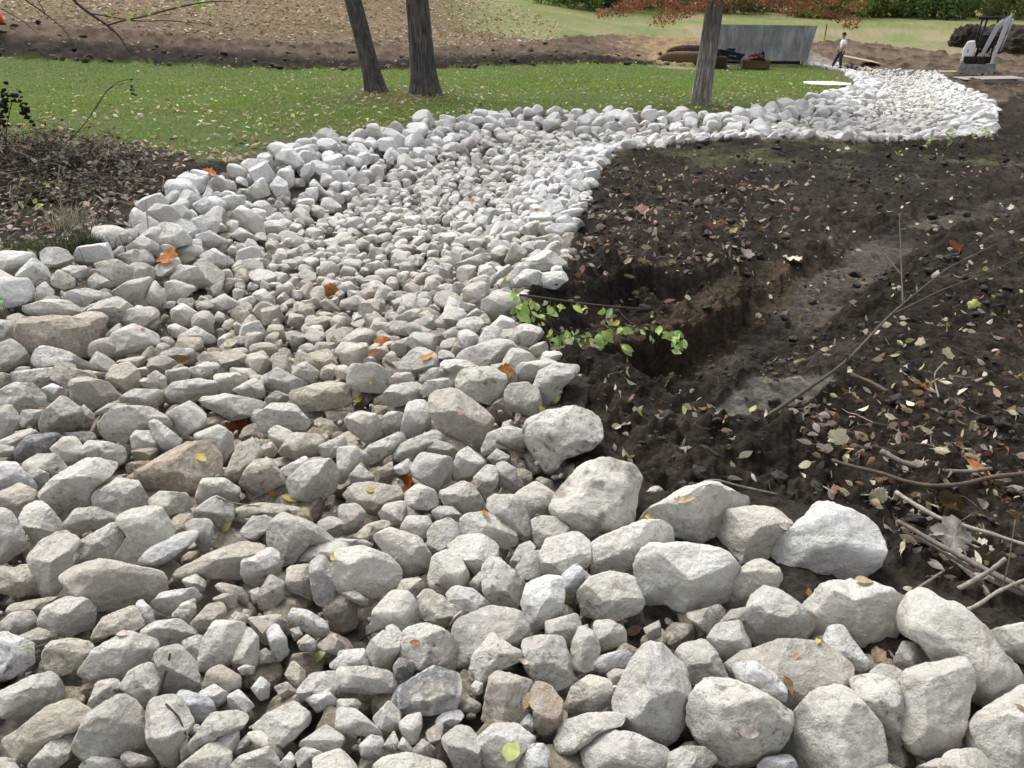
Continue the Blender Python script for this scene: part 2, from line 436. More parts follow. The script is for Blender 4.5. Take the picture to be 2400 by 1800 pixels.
def build_ground():
    fine = np.arange(-50, 50.01, 0.135)
    coarse = np.arange(52, 308.1, 2.0)
    ang = np.radians(np.concatenate([fine, coarse]))
    rr = np.concatenate([np.arange(.05, 1.0, .05), np.arange(1.0, 5.8, .0125), 5.8 * 1.0062 ** np.arange(0, 385), 64.5 * 1.035 ** np.arange(0, 69)])
    nr, na = len(rr), len(ang)
    A, RR = np.meshgrid(ang, rr)
    x = (RR * np.sin(A)).ravel(); y = (RR * np.cos(A)).ravel(); r = RR.ravel()
    z = hsurf(x, y)
    ins = inside_ch(x, y)
    # ragged borders
    w = np.clip(r / 14, .12, .8)
    jx = x + w * .5 * n2(x, y, 1.1, 3, 21) + w * .3 * n2(x, y, 4.0, 2, 23)
    jy = y + w * .5 * n2(x, y, 1.1, 3, 22) + w * .3 * n2(x, y, 4.0, 2, 24)
    lawn = in_poly(jx, jy, LAWN) & ~ins
    ditch = in_poly(jx, jy, DITCH) & ~ins & ~lawn
    straw = in_poly(jx, jy, STRAW) & ~ins & ~lawn & ~ditch
    litter = in_poly(jx, jy, LITTER) & ~ins & ~lawn
    dry = in_poly(jx, jy, DRY) & ~ins & ~lawn & ~litter
    px, py, dep = proj(np.stack([x, y, z], 1))
    rest = ~(lawn | ditch | straw | litter | dry | ins)
    far = rest & (y > 36)
    mud = rest & ~far
    # ---- albedo
    n1 = n2(x, y, .35, 4, 1); n3 = n2(x, y, 2.2, 4, 2); n4 = n2(x, y, 14., 3, 3); n5 = n2(x, y, 45., 2, 4)
    C = np.zeros((len(x), 3))
    def mixin(m, c, k=None):
        c = np.array(c)
        if k is None: C[m] = c
        else:
            kk = np.clip(k[m], 0, 1)[:, None]; C[m] = C[m] * (1 - kk) + c * kk
    mixin(mud, (.031, .025, .020)); mixin(mud, (.066, .053, .042), n3 * 1.1 + .12); mixin(mud, (.013, .0105, .0085), n4 * 1.5)
    al, s, dp = rut_st(x, y)
    rutfloor = mud & (np.abs(s + .10 + .05 * n3) < .2 + .1 * n3) & (al > .4)
    mixin(rutfloor, (.088, .075, .062), .45 + 1.6 * n3)
    cv = carve(x, y)
    facez = mud & (s > .12) & (s < .5) & (cv > .03) & (al > -.4) & (al < 2.4)
    mixin(facez, (.075, .055, .039), .7 + .9 * n3)
    smear = mud & (((x - 1.30) * .80 + (y - 3.42) * .6) ** 2 / .42 ** 2 + (-(x - 1.30) * .6 + (y - 3.42) * .80) ** 2 / .13 ** 2 < 1 + .6 * n3)
    mixin(smear, (.13, .12, .105), .7 + n4 * .9 + n3 * .5)
    # thin worn grass on the mud's far edge
    gm = mud & (y > 10.5) & (y < 14.4) & (x < 7)
    mixin(gm, (.09, .095, .05), n3 * 1.2 + .15)
    mixin(lawn, (.075, .108, .026)); mixin(lawn, (.10, .085, .045), n3 * .8 - .2); mixin(lawn, (.10, .075, .045), sstep(2.6, .6, np.hypot(x + 2.5, (y - 19) * .6)) * .9 + n3 * .5 - .3)
    dch = d_line(x, y, CH, True)
    mixin(lawn, (.085, .07, .05), sstep(1.3, .1, dch) * .9 + .5 * n3)
    mixin(litter, (.036, .030, .023)); mixin(litter, (.05, .042, .034), n4 * 1.3)
    mixin(ditch, (.115, .083, .058)); 
    toe = d_line(x, y, LAWN, True)
    mixin(ditch, (.05, .036, .026), n3 * 1.8 + .15); mixin(ditch, (.15, .112, .08), n1 * 1.2 - .15); mixin(ditch, (.019, .014, .011), sstep(3.2, 1.2, toe + 1.6 * n3))
    mixin(ditch & (px > 1400), (.27, .19, .10), sstep(1440, 1560, px + 160 * n3) * (.7 + n3) - sstep(1.6, .4, toe))
    mixin(straw, (.165, .122, .075)); mixin(straw, (.11, .105, .046), n1 * 1.5 + .1); mixin(straw, (.09, .064, .042), n3 * 1.4); mixin(straw, (.13, .10, .07), sstep(2.5, .3, d_line(x, y, DITCH, True) + n3))
    mixin(straw & (px > 1000) & (y > 46), (.20, .22, .09), sstep(1000, 1200, px + 100 * n3) * .8)
    mixin(dry, (.13, .096, .068)); mixin(dry, (.042, .031, .023), n3 * 1.8 + .2); mixin(dry, (.20, .155, .12), n1 * 1.2 - .1)
    mixin(far, (.145, .175, .062)); mixin(far, (.24, .20, .115), n1 * 1.6 + .2); mixin(far, (.15, .19, .075), n3 * .8)
    bare = far & (x > 12) & (x < 30) & (y < 62); mixin(bare, (.26, .21, .15), .5 + n1)
    mixin(ins, (.17, .15, .125)); mixin(ins, (.26, .235, .20), n3 + .2); mixin(ins, (.09, .078, .065), n4)
    edge_mud = ins & (y < 5.2) & (x > .25) & (dch < .42 + .3 * n3)
    mixin(edge_mud, (.045, .038, .031)); mixin(edge_mud, (.025, .021, .017), n4)
    C *= (1 + .22 * n5)[:, None]
    C = np.clip(C, .008, .8)
    # ---- relief
    dz = np.zeros(len(x))
    near = np.clip(12 / np.maximum(r, 1), 0, 1)
    clod = fbm(np.stack([x * 5.5, y * 5.5, z * 5.5], 1), 5, 31, gain=.58)
    clod2 = fbm(np.stack([x * 17, y * 17, z * 17], 1), 3, 37, ridged=True)
    tread = np.sin((al * 2 * math.pi) / .16) * np.exp(-((s + .10) / .28) ** 2) * (al > .8)
    m = mud; rough = 1 - .45 * rutfloor - .7 * smear
    lump = n2(x, y, 1.6, 3, 61); flat = sstep(-.25, .35, n2(x, y, .9, 3, 62))
    billow = np.abs(fbm(np.stack([x * 4.2, y * 4.2, z * 4.2], 1), 4, 63, gain=.55))
    heapz = np.exp(-((x - .8) / .75) ** 2 - ((y - 3.15) / .45) ** 2)
    chunk = sstep(.05, .45, fbm(np.stack([x * 9, y * 9, z * 9], 1), 3, 64))
    dz[m] = ((.080 * lump + .13 * billow * (.35 + .65 * flat) + .05 * clod + .045 * chunk * (.4 + .9 * heapz) + .022 * clod2 * (.4 + flat) + .014 * n2(x, y, 60., 2, 33)) * rough - .05)[m] + (.022 * tread)[m]
    ridge = np.exp(-((np.abs(s + .10) - .42) / .13) ** 2) * (al > .9) * (al < 7)
    dz[m] += (ridge * (.035 + .09 * np.clip(clod + .3 * chunk, -.2, 1)))[m]
    dz[litter] = (.06 * clod + .02 * clod2)[litter]
    dz[ditch | dry] = (.20 * n3 + .10 * clod + .05 * clod2)[ditch | dry]
    dz[ditch] += (.10 * n2(x, y, 1.0, 3, 45, ridged=True) * sstep(3.4, .8, toe) * 1.8)[ditch]
    dz[lawn] = (.03 * n3 + .012 * n4)[lawn]
    dz[straw] = (.05 * n3 + .03 * n4)[straw]
    dz[far] = (.03 * n3 * (y < 55))[far]
    dz[ins] = (-.13 * sstep(.02, .30, dch - .3 * edge_mud) + .02 * clod + .012 * clod2)[ins]
    zz = z + dz
    # push the cut faces in and out sideways, streaked vertically
    fz = facez & ~ins
    push = .035 * fbm(np.stack([x * 14, y * 14, z * 3], 1), 4, 51) 
    X = x + np.where(fz, push, 0); Yy = y + np.where(fz, -push, 0)
    V = np.stack([X, Yy, zz], 1)
    rough_a = np.where(rutfloor | smear, .5, .82)
    idx = np.arange(nr * na).reshape(nr, na)
    q = np.stack([idx[:-1, :], np.roll(idx[:-1, :], -1, 1), np.roll(idx[1:, :], -1, 1), idx[1:, :]], -1).reshape(-1, 4)
    q = q[:, ::-1]
    reg = np.select([ins, lawn, straw, litter, ditch | dry, far], [0, 1, 2, 3, 4, 5], 6)
    fr = reg[q[:, 0]]
    names = [('channel_bed', 'grey-brown dirt bed under the white riprap stones'), ('lawn', 'green lawn scattered with fallen leaves beside the stone channel'),
             ('leafy_slope', 'tan grassy slope covered in dry leaves behind the lawn'), ('leaf_litter_bank', 'dark bank of dead leaves and weeds between lawn and stones'),
             ('bare_soil', 'churned bare brown soil beyond the lawn and around the digger'), ('distant_field', 'pale green and tan field rising to the far trees'),
             ('muddy_ground', 'dark churned wet mud with ruts and a dug trench')]
    # smooth normals across the whole sheet, kept on each piece
    for k, (nm, lab) in enumerate(names):
        f = q[fr == k]
        u, inv = np.unique(f, return_inverse=True)
        o = npmesh(nm, V[u], inv.reshape(-1, 4), M['ground'], col=C[u], extra={'rough': rough_a[u]})
        tag(o, lab, None, None, 'structure')
    # hub under the camera
    mb = MB(); ring = V[:na]; c = ring.mean(0)
    mb.add(np.vstack([ring, c]), None, [(k, na, (k + 1) % na) for k in range(na)])
    return V, C, reg

M = {}
def mk_ground_mat():
    m, nt, b = new_mat('ground_soil')
    a = nd(nt, 'ShaderNodeVertexColor', layer_name='Col'); g = nd(nt, 'ShaderNodeNewGeometry')
    ra = nd(nt, 'ShaderNodeAttribute', attribute_name='rough')
    n = noise_node(nt, 26, 8, .68, vec=g.outputs['Position']); nn = noise_node(nt, 150, 4, .6, vec=g.outputs['Position'])
    f = maprange(nt, n.outputs[0], .3, .7, .45, 1.55)
    hv = nd(nt, 'ShaderNodeHueSaturation'); nt.links.new(a.outputs[0], hv.inputs['Color']); nt.links.new(f, hv.inputs['Value'])
    nt.links.new(hv.outputs[0], b.inputs['Base Color'])
    rr = nd(nt, 'ShaderNodeMath', operation='MULTIPLY_ADD'); nt.links.new(n.outputs[0], rr.inputs[0]); rr.inputs[1].default_value = -.3
    ad = nd(nt, 'ShaderNodeMath', operation='ADD'); nt.links.new(ra.outputs['Fac'], ad.inputs[0]); ad.inputs[1].default_value = .15
    nt.links.new(ad.outputs[0], rr.inputs[2]); nt.links.new(rr.outputs[0], b.inputs['Roughness'])
    b.inputs['Specular IOR Level'].default_value = .05
    p = bump(nt, b, n.outputs[0], .9, .04); bump(nt, b, nn.outputs[0], .6, .006, p)
    return m
M['ground'] = mk_ground_mat()
GV, GC, GREG = build_ground()
# ------------------------------------------------------------------ riprap: stones surveyed one by one
# crop letter -> origin in the photo; numbers are outline points in that crop at 2.765 x
CROP = {'A': (0, 850), 'B': (800, 850), 'C': (1600, 850), 'D': (0, 1350), 'E': (800, 1350), 'F': (1600, 1350), 'G': (0, 350), 'H': (800, 250)}
# id, tint (w white, p pale grey, g grey, d dark grey, t tan, b brown, u bluish, s dull shaded), outline
ROCKS = """
A1 p 90,60 350,35 440,110 430,170 260,170 100,130
A2 u 265,175 340,138 430,180 425,225 330,248 290,215
A3 p 0,185 100,135 210,145 290,225 280,270 140,315 -10,310
A4 t 455,115 560,100 690,130 775,220 600,305 470,240
A5 t 480,75 560,50 690,70 690,115 560,98 475,105
A7 g 775,230 870,175 1040,180 1060,240 1000,290 830,290
A8 g 1060,210 1130,130 1300,105 1390,130 1395,215 1180,265 1080,245
A9 p 960,90 1010,55 1070,95 1080,170 1000,175 960,150
A10 g 1080,55 1200,30 1230,60 1220,110 1100,140 1080,110
A11 p 1220,50 1330,0 1460,10 1470,80 1390,105 1240,110
A12 p 1395,80 1530,70 1610,110 1520,200 1420,200 1400,140
A13 p 1510,175 1640,105 1700,130 1715,230 1600,225
A14 g 1700,100 1800,40 1980,130 1975,160 1840,205 1720,170
A15 p 1900,30 1980,0 2065,60 2040,115 1990,150 1900,80
A16 t 1890,190 2050,140 2240,130 2260,280 2000,310 1890,250
A17 g 1720,235 1790,185 1870,215 1860,255 1740,272
A18 p 1270,245 1450,205 1700,250 1710,290 1650,340 1500,370 1390,310
A19 p 1080,335 1230,255 1320,330 1330,400 1190,475 1130,400
A20 g 260,400 290,320 400,220 530,310 530,400 380,450 290,450
A21 g 530,300 540,270 615,340 600,375 540,390
A22 g -10,300 70,280 130,360 90,450 -10,500
A23 p 130,370 150,310 280,310 270,380 150,420
A24 p 645,400 760,290 960,295 1080,370 1130,420 1000,430 850,470 830,520 690,480
A25 g 610,330 710,265 850,270 850,295 720,310 640,350
A26 p 970,390 1010,370 1180,500 1120,555 1050,555 1000,480
A27 p 850,490 880,445 990,450 1025,540 960,580 870,570
A28 p 1660,350 1770,270 1900,275 2005,390 1970,440 1840,430 1720,460
A29 p 1745,440 1800,410 1890,450 1880,520 1810,550 1750,490
A30 p 1250,480 1410,410 1500,470 1500,560 1440,640 1340,540
A31 p -10,510 180,430 265,460 180,480 110,560 -10,540
A32 d 110,560 180,480 380,455 350,560 250,620 110,640
A33 d 350,460 590,450 620,495 560,540 480,490
A34 p 330,560 420,485 490,490 535,560 500,640 440,690 390,620
A35 p 490,650 570,510 700,520 800,550 800,650 690,665 560,640
A36 g -10,530 90,550 100,640 -10,645
A37 p 145,660 250,600 360,600 435,690 430,720 330,765 310,700 200,720
A38 g 160,735 230,680 310,720 310,780 260,815
A39 w -10,650 110,655 230,790 235,835 100,795 -10,850
A40 p 245,870 370,740 560,630 760,665 700,745 620,810 600,900 400,1005 330,970
A41 b 890,700 1000,640 1200,530 1330,520 1425,620 1410,680 1310,800 1220,860 1010,830 900,780
A42 p 600,880 680,790 760,755 880,770 965,910 940,945 760,980 650,960
A43 t 1440,740 1480,680 1540,540 1640,500 1700,600 1600,680 1550,770
A44 t 1600,700 1650,640 1750,630 1850,760 1760,830 1640,850 1560,780
A45 g 1870,760 1990,650 2130,630 2190,720 2160,830 2050,900 1900,870
A46 p 1275,870 1320,755 1450,755 1550,820 1530,880 1300,910
A47 g 1700,540 1760,515 1800,570 1770,610 1710,600
A48 t 1810,580 1900,460 2040,470 2090,500 2040,640 1900,620
A49 p 2040,550 2230,470 2240,570 2120,630
A50 w 1820,690 1970,610 2000,640 1900,730 1860,750
A51 t -10,850 130,790 230,840 230,900 110,1020 -10,950
A52 p 965,900 1040,840 1200,850 1240,930 1110,1010 1010,950
A53 p 135,1010 180,930 270,900 330,960 430,1080 400,1120 240,1175 150,1060
A54 p -10,950 70,960 150,1100 175,1190 -10,1310
A55 g 420,1050 500,950 620,945 770,1000 720,1050 600,1080 480,1125
A56 p 185,1270 270,1170 390,1100 520,1160 460,1260 460,1330 380,1480 270,1500
A57 p 465,1250 520,1160 720,1045 800,1080 800,1130 710,1290 470,1330
A58 p 750,1020 880,955 1030,950 1100,1060 1110,1150 960,1220 870,1320 725,1280 830,1130
A59 u 905,1290 970,1200 1180,1100 1270,1100 1265,1150 1080,1290 990,1335
A60 g 1200,1060 1260,1020 1350,1020 1375,1060 1360,1190 1310,1230 1260,1150
A61 g 1115,1070 1150,1040 1190,1060 1180,1110 1130,1120
A62 g 1260,960 1390,870 1500,920 1510,1000 1430,1100 1380,1020 1270,1010
A63 t 1510,950 1680,910 1900,930 1990,1000 1960,1030 1770,1000 1640,950 1530,1010
A64 g 1560,1100 1640,1000 1740,1010 1770,1020 1720,1100 1640,1160
A65 g 1750,1060 1840,975 2000,1040 2130,1110 2160,1170 2000,1180 1910,1290 1810,1310 1750,1180
A66 p 1900,1240 2000,1170 2240,1165 2270,1270 2100,1305 1950,1280
A67 g 2060,1040 2130,1000 2230,1020 2240,1090 2180,1130 2090,1090
A68 t 1120,1370 1330,1250 1560,1165 1740,1200 1570,1290 1560,1400 1400,1390 1140,1420
A69 p 1570,1360 1580,1280 1760,1200 1800,1250 1810,1350 1680,1450 1600,1420
A70 t 420,1390 460,1340 660,1285 1000,1350 1045,1390 1050,1500 940,1560 620,1610 440,1500
A71 t -10,1330 80,1330 280,1400 290,1490 120,1510 -10,1480
A72 p 1180,1410 1270,1375 1330,1420 1310,1500 1220,1460
A73 t 1390,1450 1440,1430 1560,1460 1610,1530 1570,1570 1460,1510
A74 t 1380,1530 1450,1500 1530,1510 1530,1600 1440,1590
A75 s 1690,1480 1750,1380 1840,1430 1830,1530 1740,1610 1680,1580
A76 t 1850,1480 1870,1330 2010,1310 2020,1410 1980,1500 1870,1500
A77 g 2010,1310 2090,1250 2180,1380 2175,1500 2110,1580 2040,1540 2020,1430
A78 g 1620,1480 1680,1460 1690,1550 1640,1560
D1 t 35,240 90,180 400,125 300,180 230,265 110,250
D2 g -10,320 80,240 200,230 245,310 110,395 -10,350
D3 p 250,310 300,200 440,140 540,150 610,215 590,330 440,385 330,360
D4 t 610,360 680,270 860,195 930,320 850,370 720,380 610,440
D5 w 885,180 920,155 990,225 995,310 930,325 890,250
D6 p 985,190 1050,110 1250,80 1310,150 1240,180 1110,245 1020,220
D7 w 1110,260 1180,180 1260,150 1265,250 1200,295
D8 p 905,375 1010,300 1150,285 1270,360 1260,400 1070,470 1010,470
D9 p 1180,430 1260,395 1310,390 1290,570 1230,540
D10 w -10,375 50,375 210,440 215,560 80,650 -10,670
D11 t 285,500 330,430 470,410 580,440 600,480 500,600 400,640 300,600
D12 s 110,400 250,340 390,390 300,440 220,480 200,440
D13 p 510,630 620,480 820,370 1000,420 1005,500 880,600 820,660 620,680
D14 g 1000,530 1050,480 1160,455 1260,560 1280,650 1280,750 1100,760 1010,790 1050,650
D15 p 1280,600 1320,420 1390,300 1560,310 1590,370 1540,540 1380,600
D16 p 1530,480 1600,340 1670,400 1670,560 1640,590 1500,570
D17 p 1450,300 1530,235 1620,260 1580,320 1480,310
D18 t 1600,280 1800,255 1850,320 1780,430 1700,440 1640,330
D19 w 1730,370 1790,310 1850,400 1865,500 1780,560 1760,470
D20 w 1870,280 1910,210 2000,230 2110,300 2125,360 2070,395 1960,350
D21 t 1240,310 1350,190 1440,180 1460,240 1400,310 1290,390
D22 g 1670,500 1720,470 1760,500 1760,560 1690,560
D23 t 1850,640 1900,550 1975,620 1970,680 1920,720
D24 w 1630,730 1690,655 1745,700 1740,780 1690,805
D25 w 1540,600 1590,575 1650,590 1640,635 1570,640
D26 t 1320,730 1350,620 1430,580 1550,650 1550,720 1450,760
D27 p 780,720 850,620 970,565 1040,650 1000,800 920,850 850,790
D28 p 570,850 630,690 760,670 780,770 660,830 590,870
D29 p -10,760 200,660 320,630 390,700 395,810 260,880 90,900 -10,920
D30 t 15,1060 150,980 300,860 440,810 580,890 530,1010 420,1010 200,1220 100,1160
D31 p 190,1215 300,1100 440,1000 510,1030 480,1150 340,1260 210,1270
D32 g 485,1100 580,900 780,780 870,830 945,940 930,1110 820,1150 720,1170 560,1195
D33 p 955,900 970,830 1060,790 1160,790 1250,960 1180,1050 1150,1240 1050,1200 960,1070
D34 u 1155,760 1200,745 1370,800 1390,880 1310,955 1230,930 1160,830
D35 w 1290,760 1390,705 1475,760 1450,820 1390,850
D36 w 1480,780 1550,740 1645,840 1580,895 1490,850
D37 g 1225,1100 1370,900 1530,880 1605,920 1560,1000 1410,1040 1360,1120 1260,1160
D38 w 1380,1070 1450,1010 1545,1010 1540,1100 1490,1180 1400,1140
D39 p 1640,985 1730,900 1900,820 2000,900 1990,960 1830,1115
D40 w 1205,1000 1280,960 1300,990 1240,1050
D41 p 1610,1020 1700,1010 1830,1140 1810,1200 1720,1120 1630,1080
D42 g 1550,1080 1600,1030 1630,1090 1560,1150 1520,1160
D43 p 1480,1250 1560,1170 1740,1110 1800,1200 1790,1280 1640,1320
D44 p 1160,1100 1210,1040 1230,1160 1180,1215
D45 p 1150,1244 1340,1100 1420,1085 1490,1150 1480,1300 1250,1330
D46 g 785,1180 830,1135 1040,1200 960,1225 840,1240
D47 p 510,1244 620,1165 790,1200 800,1260 650,1330
D48 p -10,1180 110,1190 130,1260 -10,1310
D49 g 1960,1070 2110,970 2230,1050 2200,1120 2080,1145 1950,1110
D50 p 1930,750 2020,640 2240,610 2260,750 2060,790 1980,810
D51 t 1780,720 1860,690 1920,750 1890,800 1820,780
D52 w 1800,1230 1880,1140 1920,1200 1880,1260
D53 g 1920,1160 1980,1105 2090,1150 2080,1260 1940,1250
D54 u 2070,1230 2130,1150 2230,1140 2240,1270
D55 w 2140,570 2212,510 2280,560 2260,610 2150,600
D56 w 1980,790 2080,750 2120,740 2190,820 2060,880
D57 g 1880,350 1940,330 1960,380 1910,420
D58 g 1930,430 1990,380 2050,430 2040,480 1950,480
D60 t 2070,440 2150,380 2230,450 2220,520 2060,470
B1 p 45,150 70,20 200,5 330,70 310,150 250,190 120,180
B2 p 290,140 350,70 440,65 470,115 420,140
B3 g 505,110 580,40 700,30 690,90 640,120 520,130
B4 g 330,0 440,0 485,80 470,110 380,60
B5 g 270,220 330,150 480,130 550,190 430,260 340,290 280,260
B6 g 500,190 560,120 680,100 720,150 640,200 570,220
B7 p 750,130 790,50 950,35 1050,80 1060,150 1030,270 940,260 850,230 760,200
B8 t 580,260 620,190 740,180 870,270 970,350 960,450 880,560 760,540 650,430 600,360
B9 g 1065,210 1090,150 1200,135 1270,180 1290,270 1250,340 1180,330 1090,300
B10 p 1120,80 1160,10 1290,-10 1400,20 1280,60 1230,135 1130,120
B11 p 1255,150 1290,60 1390,15 1550,30 1500,100 1410,180 1400,260 1330,270 1260,200
B12 p 1185,470 1230,370 1360,320 1500,300 1620,340 1660,400 1670,500 1600,560 1450,610 1350,720 1260,590
B13 p 1375,920 1430,830 1560,680 1700,635 1880,680 1925,740 1890,900 1860,1060 1650,1130 1500,1060 1390,970
B14 p 25,370 120,320 220,340 280,470 170,520 60,440
B15 g 240,390 310,320 400,330 400,420 300,470
B16 p 395,420 430,270 520,245 575,300 570,400 480,490 400,470
B17 p 130,600 180,540 370,455 415,500 330,580 230,650 160,650
B18 g 315,620 400,520 600,440 690,510 560,550 450,630
B19 g 560,560 600,500 700,530 755,580 720,635 600,605
B20 g 915,570 960,460 1080,420 1190,450 1180,560 1010,560 950,620
B21 p 725,680 760,590 820,550 930,650 860,720 750,755
B22 g 950,620 1010,560 1090,610 1050,660 990,660
B23 g 1010,660 1060,645 1130,690 1140,750 1195,780 1110,820 1030,790
B24 g 460,680 520,590 700,620 720,690 690,750 620,830 480,740
B25 p 860,750 940,670 1000,680 1015,760 940,890 880,820
B26 g 640,840 790,775 850,800 940,940 780,985 690,940
B28 p -20,560 90,550 155,610 80,680 20,780 -20,770
B29 g 60,730 120,665 210,740 200,800 80,810
B30 w 320,690 430,625 455,660 440,720 380,725
B31 t 245,690 330,640 330,720 260,740
B32 t 20,860 90,790 180,780 370,810 390,900 300,960 200,980 60,900
B33 p 415,850 500,790 600,830 625,920 560,950 430,940
B34 p 245,980 290,920 400,900 420,950 380,1040 290,1055
B35 s -10,930 100,920 155,980 120,1080 30,1110 -10,1080
B36 t 80,1130 170,1050 280,1020 320,1060 210,1120 160,1165
B37 g 590,970 640,935 720,940 790,1010 770,1080 620,1020
B38 p 390,1070 430,1000 560,1000 580,1050 530,1150 400,1110
B39 g 945,920 980,870 1140,870 1200,990 1230,1130 1150,1150 1000,1030
B40 g 1140,850 1260,775 1390,860 1380,930 1330,1000 1210,1010 1150,930
B41 p 775,1080 800,990 930,975 1060,1030 1120,1090 1125,1170 1050,1210 900,1130 790,1130
B42 p 565,1100 610,1040 700,1015 760,1060 780,1140 690,1180 650,1220 570,1170
B43 g 1240,1020 1300,1000 1400,1010 1480,1090 1400,1110 1290,1220 1260,1150
B44 p 690,1200 780,1130 900,1120 1000,1180 1010,1270 920,1320 890,1400 780,1260
B45 p 210,1140 320,1080 500,1140 570,1250 560,1330 420,1390 380,1340 300,1250
B46 p -10,1220 140,1200 300,1260 370,1340 365,1480 180,1540 -10,1480 -50,1350
B47 p -60,1140 130,1150 200,1165 190,1200 -10,1220
B48 p 570,1400 600,1260 680,1225 760,1250 820,1380 800,1450 690,1510 600,1480
B49 p 920,1340 960,1280 1020,1270 1140,1380 1190,1430 1130,1590 1000,1570 930,1480
B50 p 1295,1250 1340,1150 1520,1105 1600,1170 1600,1300 1500,1390 1380,1400 1310,1370
B51 p 1600,1210 1680,1140 1960,1030 2100,1050 2140,1150 2130,1190 1960,1240 1900,1320 1780,1360 1640,1400 1610,1300
B52 u 1430,1380 1520,1305 1620,1400 1550,1490 1450,1470
B53 g 1090,1300 1150,1190 1220,1160 1260,1210 1180,1250 1130,1340
B54 g 1135,1330 1200,1240 1290,1220 1300,1290 1280,1390 1180,1400
B56 p 1545,1490 1620,1400 1740,1365 1880,1390 1950,1560 1900,1620 1740,1670 1580,1630
B57 w 1930,1250 1990,1190 2212,1190 2480,1230 2550,1330 2490,1530 2340,1610 2160,1590 2110,1550 1950,1560 1930,1400
B58 w 685,1500 740,1450 850,1470 990,1580 960,1610 840,1620 720,1560
B59 g 820,1440 900,1355 930,1370 920,1470 880,1490
B60 t 365,1480 400,1410 500,1400 540,1450 490,1560 400,1540
B61 s 500,1640 510,1510 560,1465 660,1520 700,1560 800,1600 800,1700 620,1700
B63 s -10,1500 90,1480 200,1560 150,1580 60,1540
E1 w 1175,180 1210,60 1330,5 1420,20 1440,100 1420,220 1330,310 1240,350 1200,250
E2 p 205,350 220,220 330,105 430,110 490,200 490,290 400,360 270,360
E3 p 165,490 200,420 320,320 380,370 370,480 300,610 210,570
E4 p 370,430 430,350 530,315 650,350 735,420 740,560 720,610 540,600 470,590 390,530
E5 g 740,330 790,280 960,210 1120,230 1190,300 1195,390 1140,480 1050,420 900,450 840,600 740,590
E6 p 840,640 860,520 980,375 1060,440 1150,490 1160,550 1000,620 900,720
E7 g 1180,430 1270,400 1430,405 1460,500 1505,680 1380,735 1270,700 1200,590
E8 p 1330,300 1520,250 1550,330 1510,380 1490,460 1400,400 1340,390
E9 p 1490,570 1500,440 1550,330 1640,370 1670,480 1640,590 1540,630
E10 u 1620,570 1680,520 1850,475 1880,530 1840,600 1690,630
E11 g 1640,300 1740,290 1830,340 1840,440 1680,480 1650,380
E12 d 340,800 380,720 590,595 740,640 755,740 720,870 560,890 390,885 345,840
E13 d 340,590 380,530 470,570 460,640 380,700 350,640
E14 p -20,600 150,590 310,620 350,680 330,750 200,760 -20,750
E15 w -10,490 140,475 195,560 190,600 -10,600
E16 p 210,920 310,815 380,890 385,960 320,1010 240,980
E17 p 375,960 430,910 515,890 520,960 490,1080 420,1080
E18 u 610,940 660,890 760,870 790,910 730,980 640,970
E19 t 920,940 970,660 1030,630 1230,690 1220,850 1170,980 1040,960
E20 b 1210,800 1270,690 1350,720 1430,820 1420,950 1330,1040 1260,990 1250,880
E21 u 1160,960 1210,895 1255,920 1240,1010 1180,1010
E22 p 1445,870 1500,720 1610,650 1730,680 1750,760 1720,840 1600,880 1480,880
E23 p 1775,800 1820,700 1890,560 1970,455 2080,470 2212,600 2240,720 2212,960 2100,1080 1880,1040 1800,930
E24 p 1400,1080 1440,950 1600,900 1820,890 1830,980 1700,1000 1560,1110 1480,1170 1410,1130
E25 p 1560,1110 1700,1000 1900,1030 2090,1120 2130,1190 2100,1260 1850,1320 1640,1300
E26 g 650,1060 760,980 830,990 890,1080 895,1260 760,1310 720,1200
E27 p 890,1060 1000,970 1130,970 1250,1060 1230,1100 1140,1180 1100,1300 960,1260 900,1160
E28 w 1130,1190 1210,1100 1300,1095 1340,1150 1330,1250 1240,1300 1150,1280
E29 w 120,1100 190,1035 260,1050 280,1130 210,1180 140,1180
E30 p 275,1100 340,1005 370,1080 350,1150
E31 p 365,1110 400,1045 470,1130 440,1160
E32 p 200,1240 300,1170 430,1150 600,1190 700,1260 500,1330 300,1330
E33 p 1730,720 1780,710 1800,750 1760,780
E35 w 820,740 870,680 915,700 910,760 840,780
E36 p 2090,1250 2130,1150 2212,1120 2300,1180 2212,1310
E37 s 550,1010 640,950 660,980 640,1070 580,1110
E38 g 460,1130 530,1060 610,1120 590,1165 500,1160
E39 p -20,860 100,870 250,1000 260,1060 130,1030 -20,1010
E41 g 1720,640 1770,605 1840,610 1830,690 1760,700
E42 s 1960,340 2060,290 2070,390 2000,420
E43 p -20,800 90,800 130,830 80,880 -20,870
E44 s 740,850 830,790 900,830 890,880 780,880
C1 p -280,1010 -180,930 -70,880 0,830 190,775 330,840 460,940 330,960 250,1060 130,1190 0,1190 -70,1190 -100,1090
C2 p 235,1120 310,960 470,945 600,960 690,1040 710,1070 610,1150 550,1270 380,1315 260,1220
C3 w 555,1240 600,1180 770,1040 880,920 960,930 1170,1020 1240,1100 1280,1190 1240,1310 1130,1390 900,1410 740,1430 640,1400 610,1310
C4 p 260,1530 300,1420 420,1310 510,1280 600,1330 630,1400 600,1470 500,1470 440,1560 310,1600
F1 p 405,260 460,140 540,80 640,110 845,260 830,340 760,430 600,450 520,465 430,390
F2 p 790,190 930,60 1050,45 1220,60 1380,110 1420,190 1400,300 1370,380 1280,440 1130,440 1090,400 840,390 830,260
F3 p 1395,280 1450,200 1560,110 1640,120 1690,190 1800,210 1980,380 2050,500 2200,640 2210,680 2000,850 1870,830 1750,600 1640,560 1560,440 1430,380
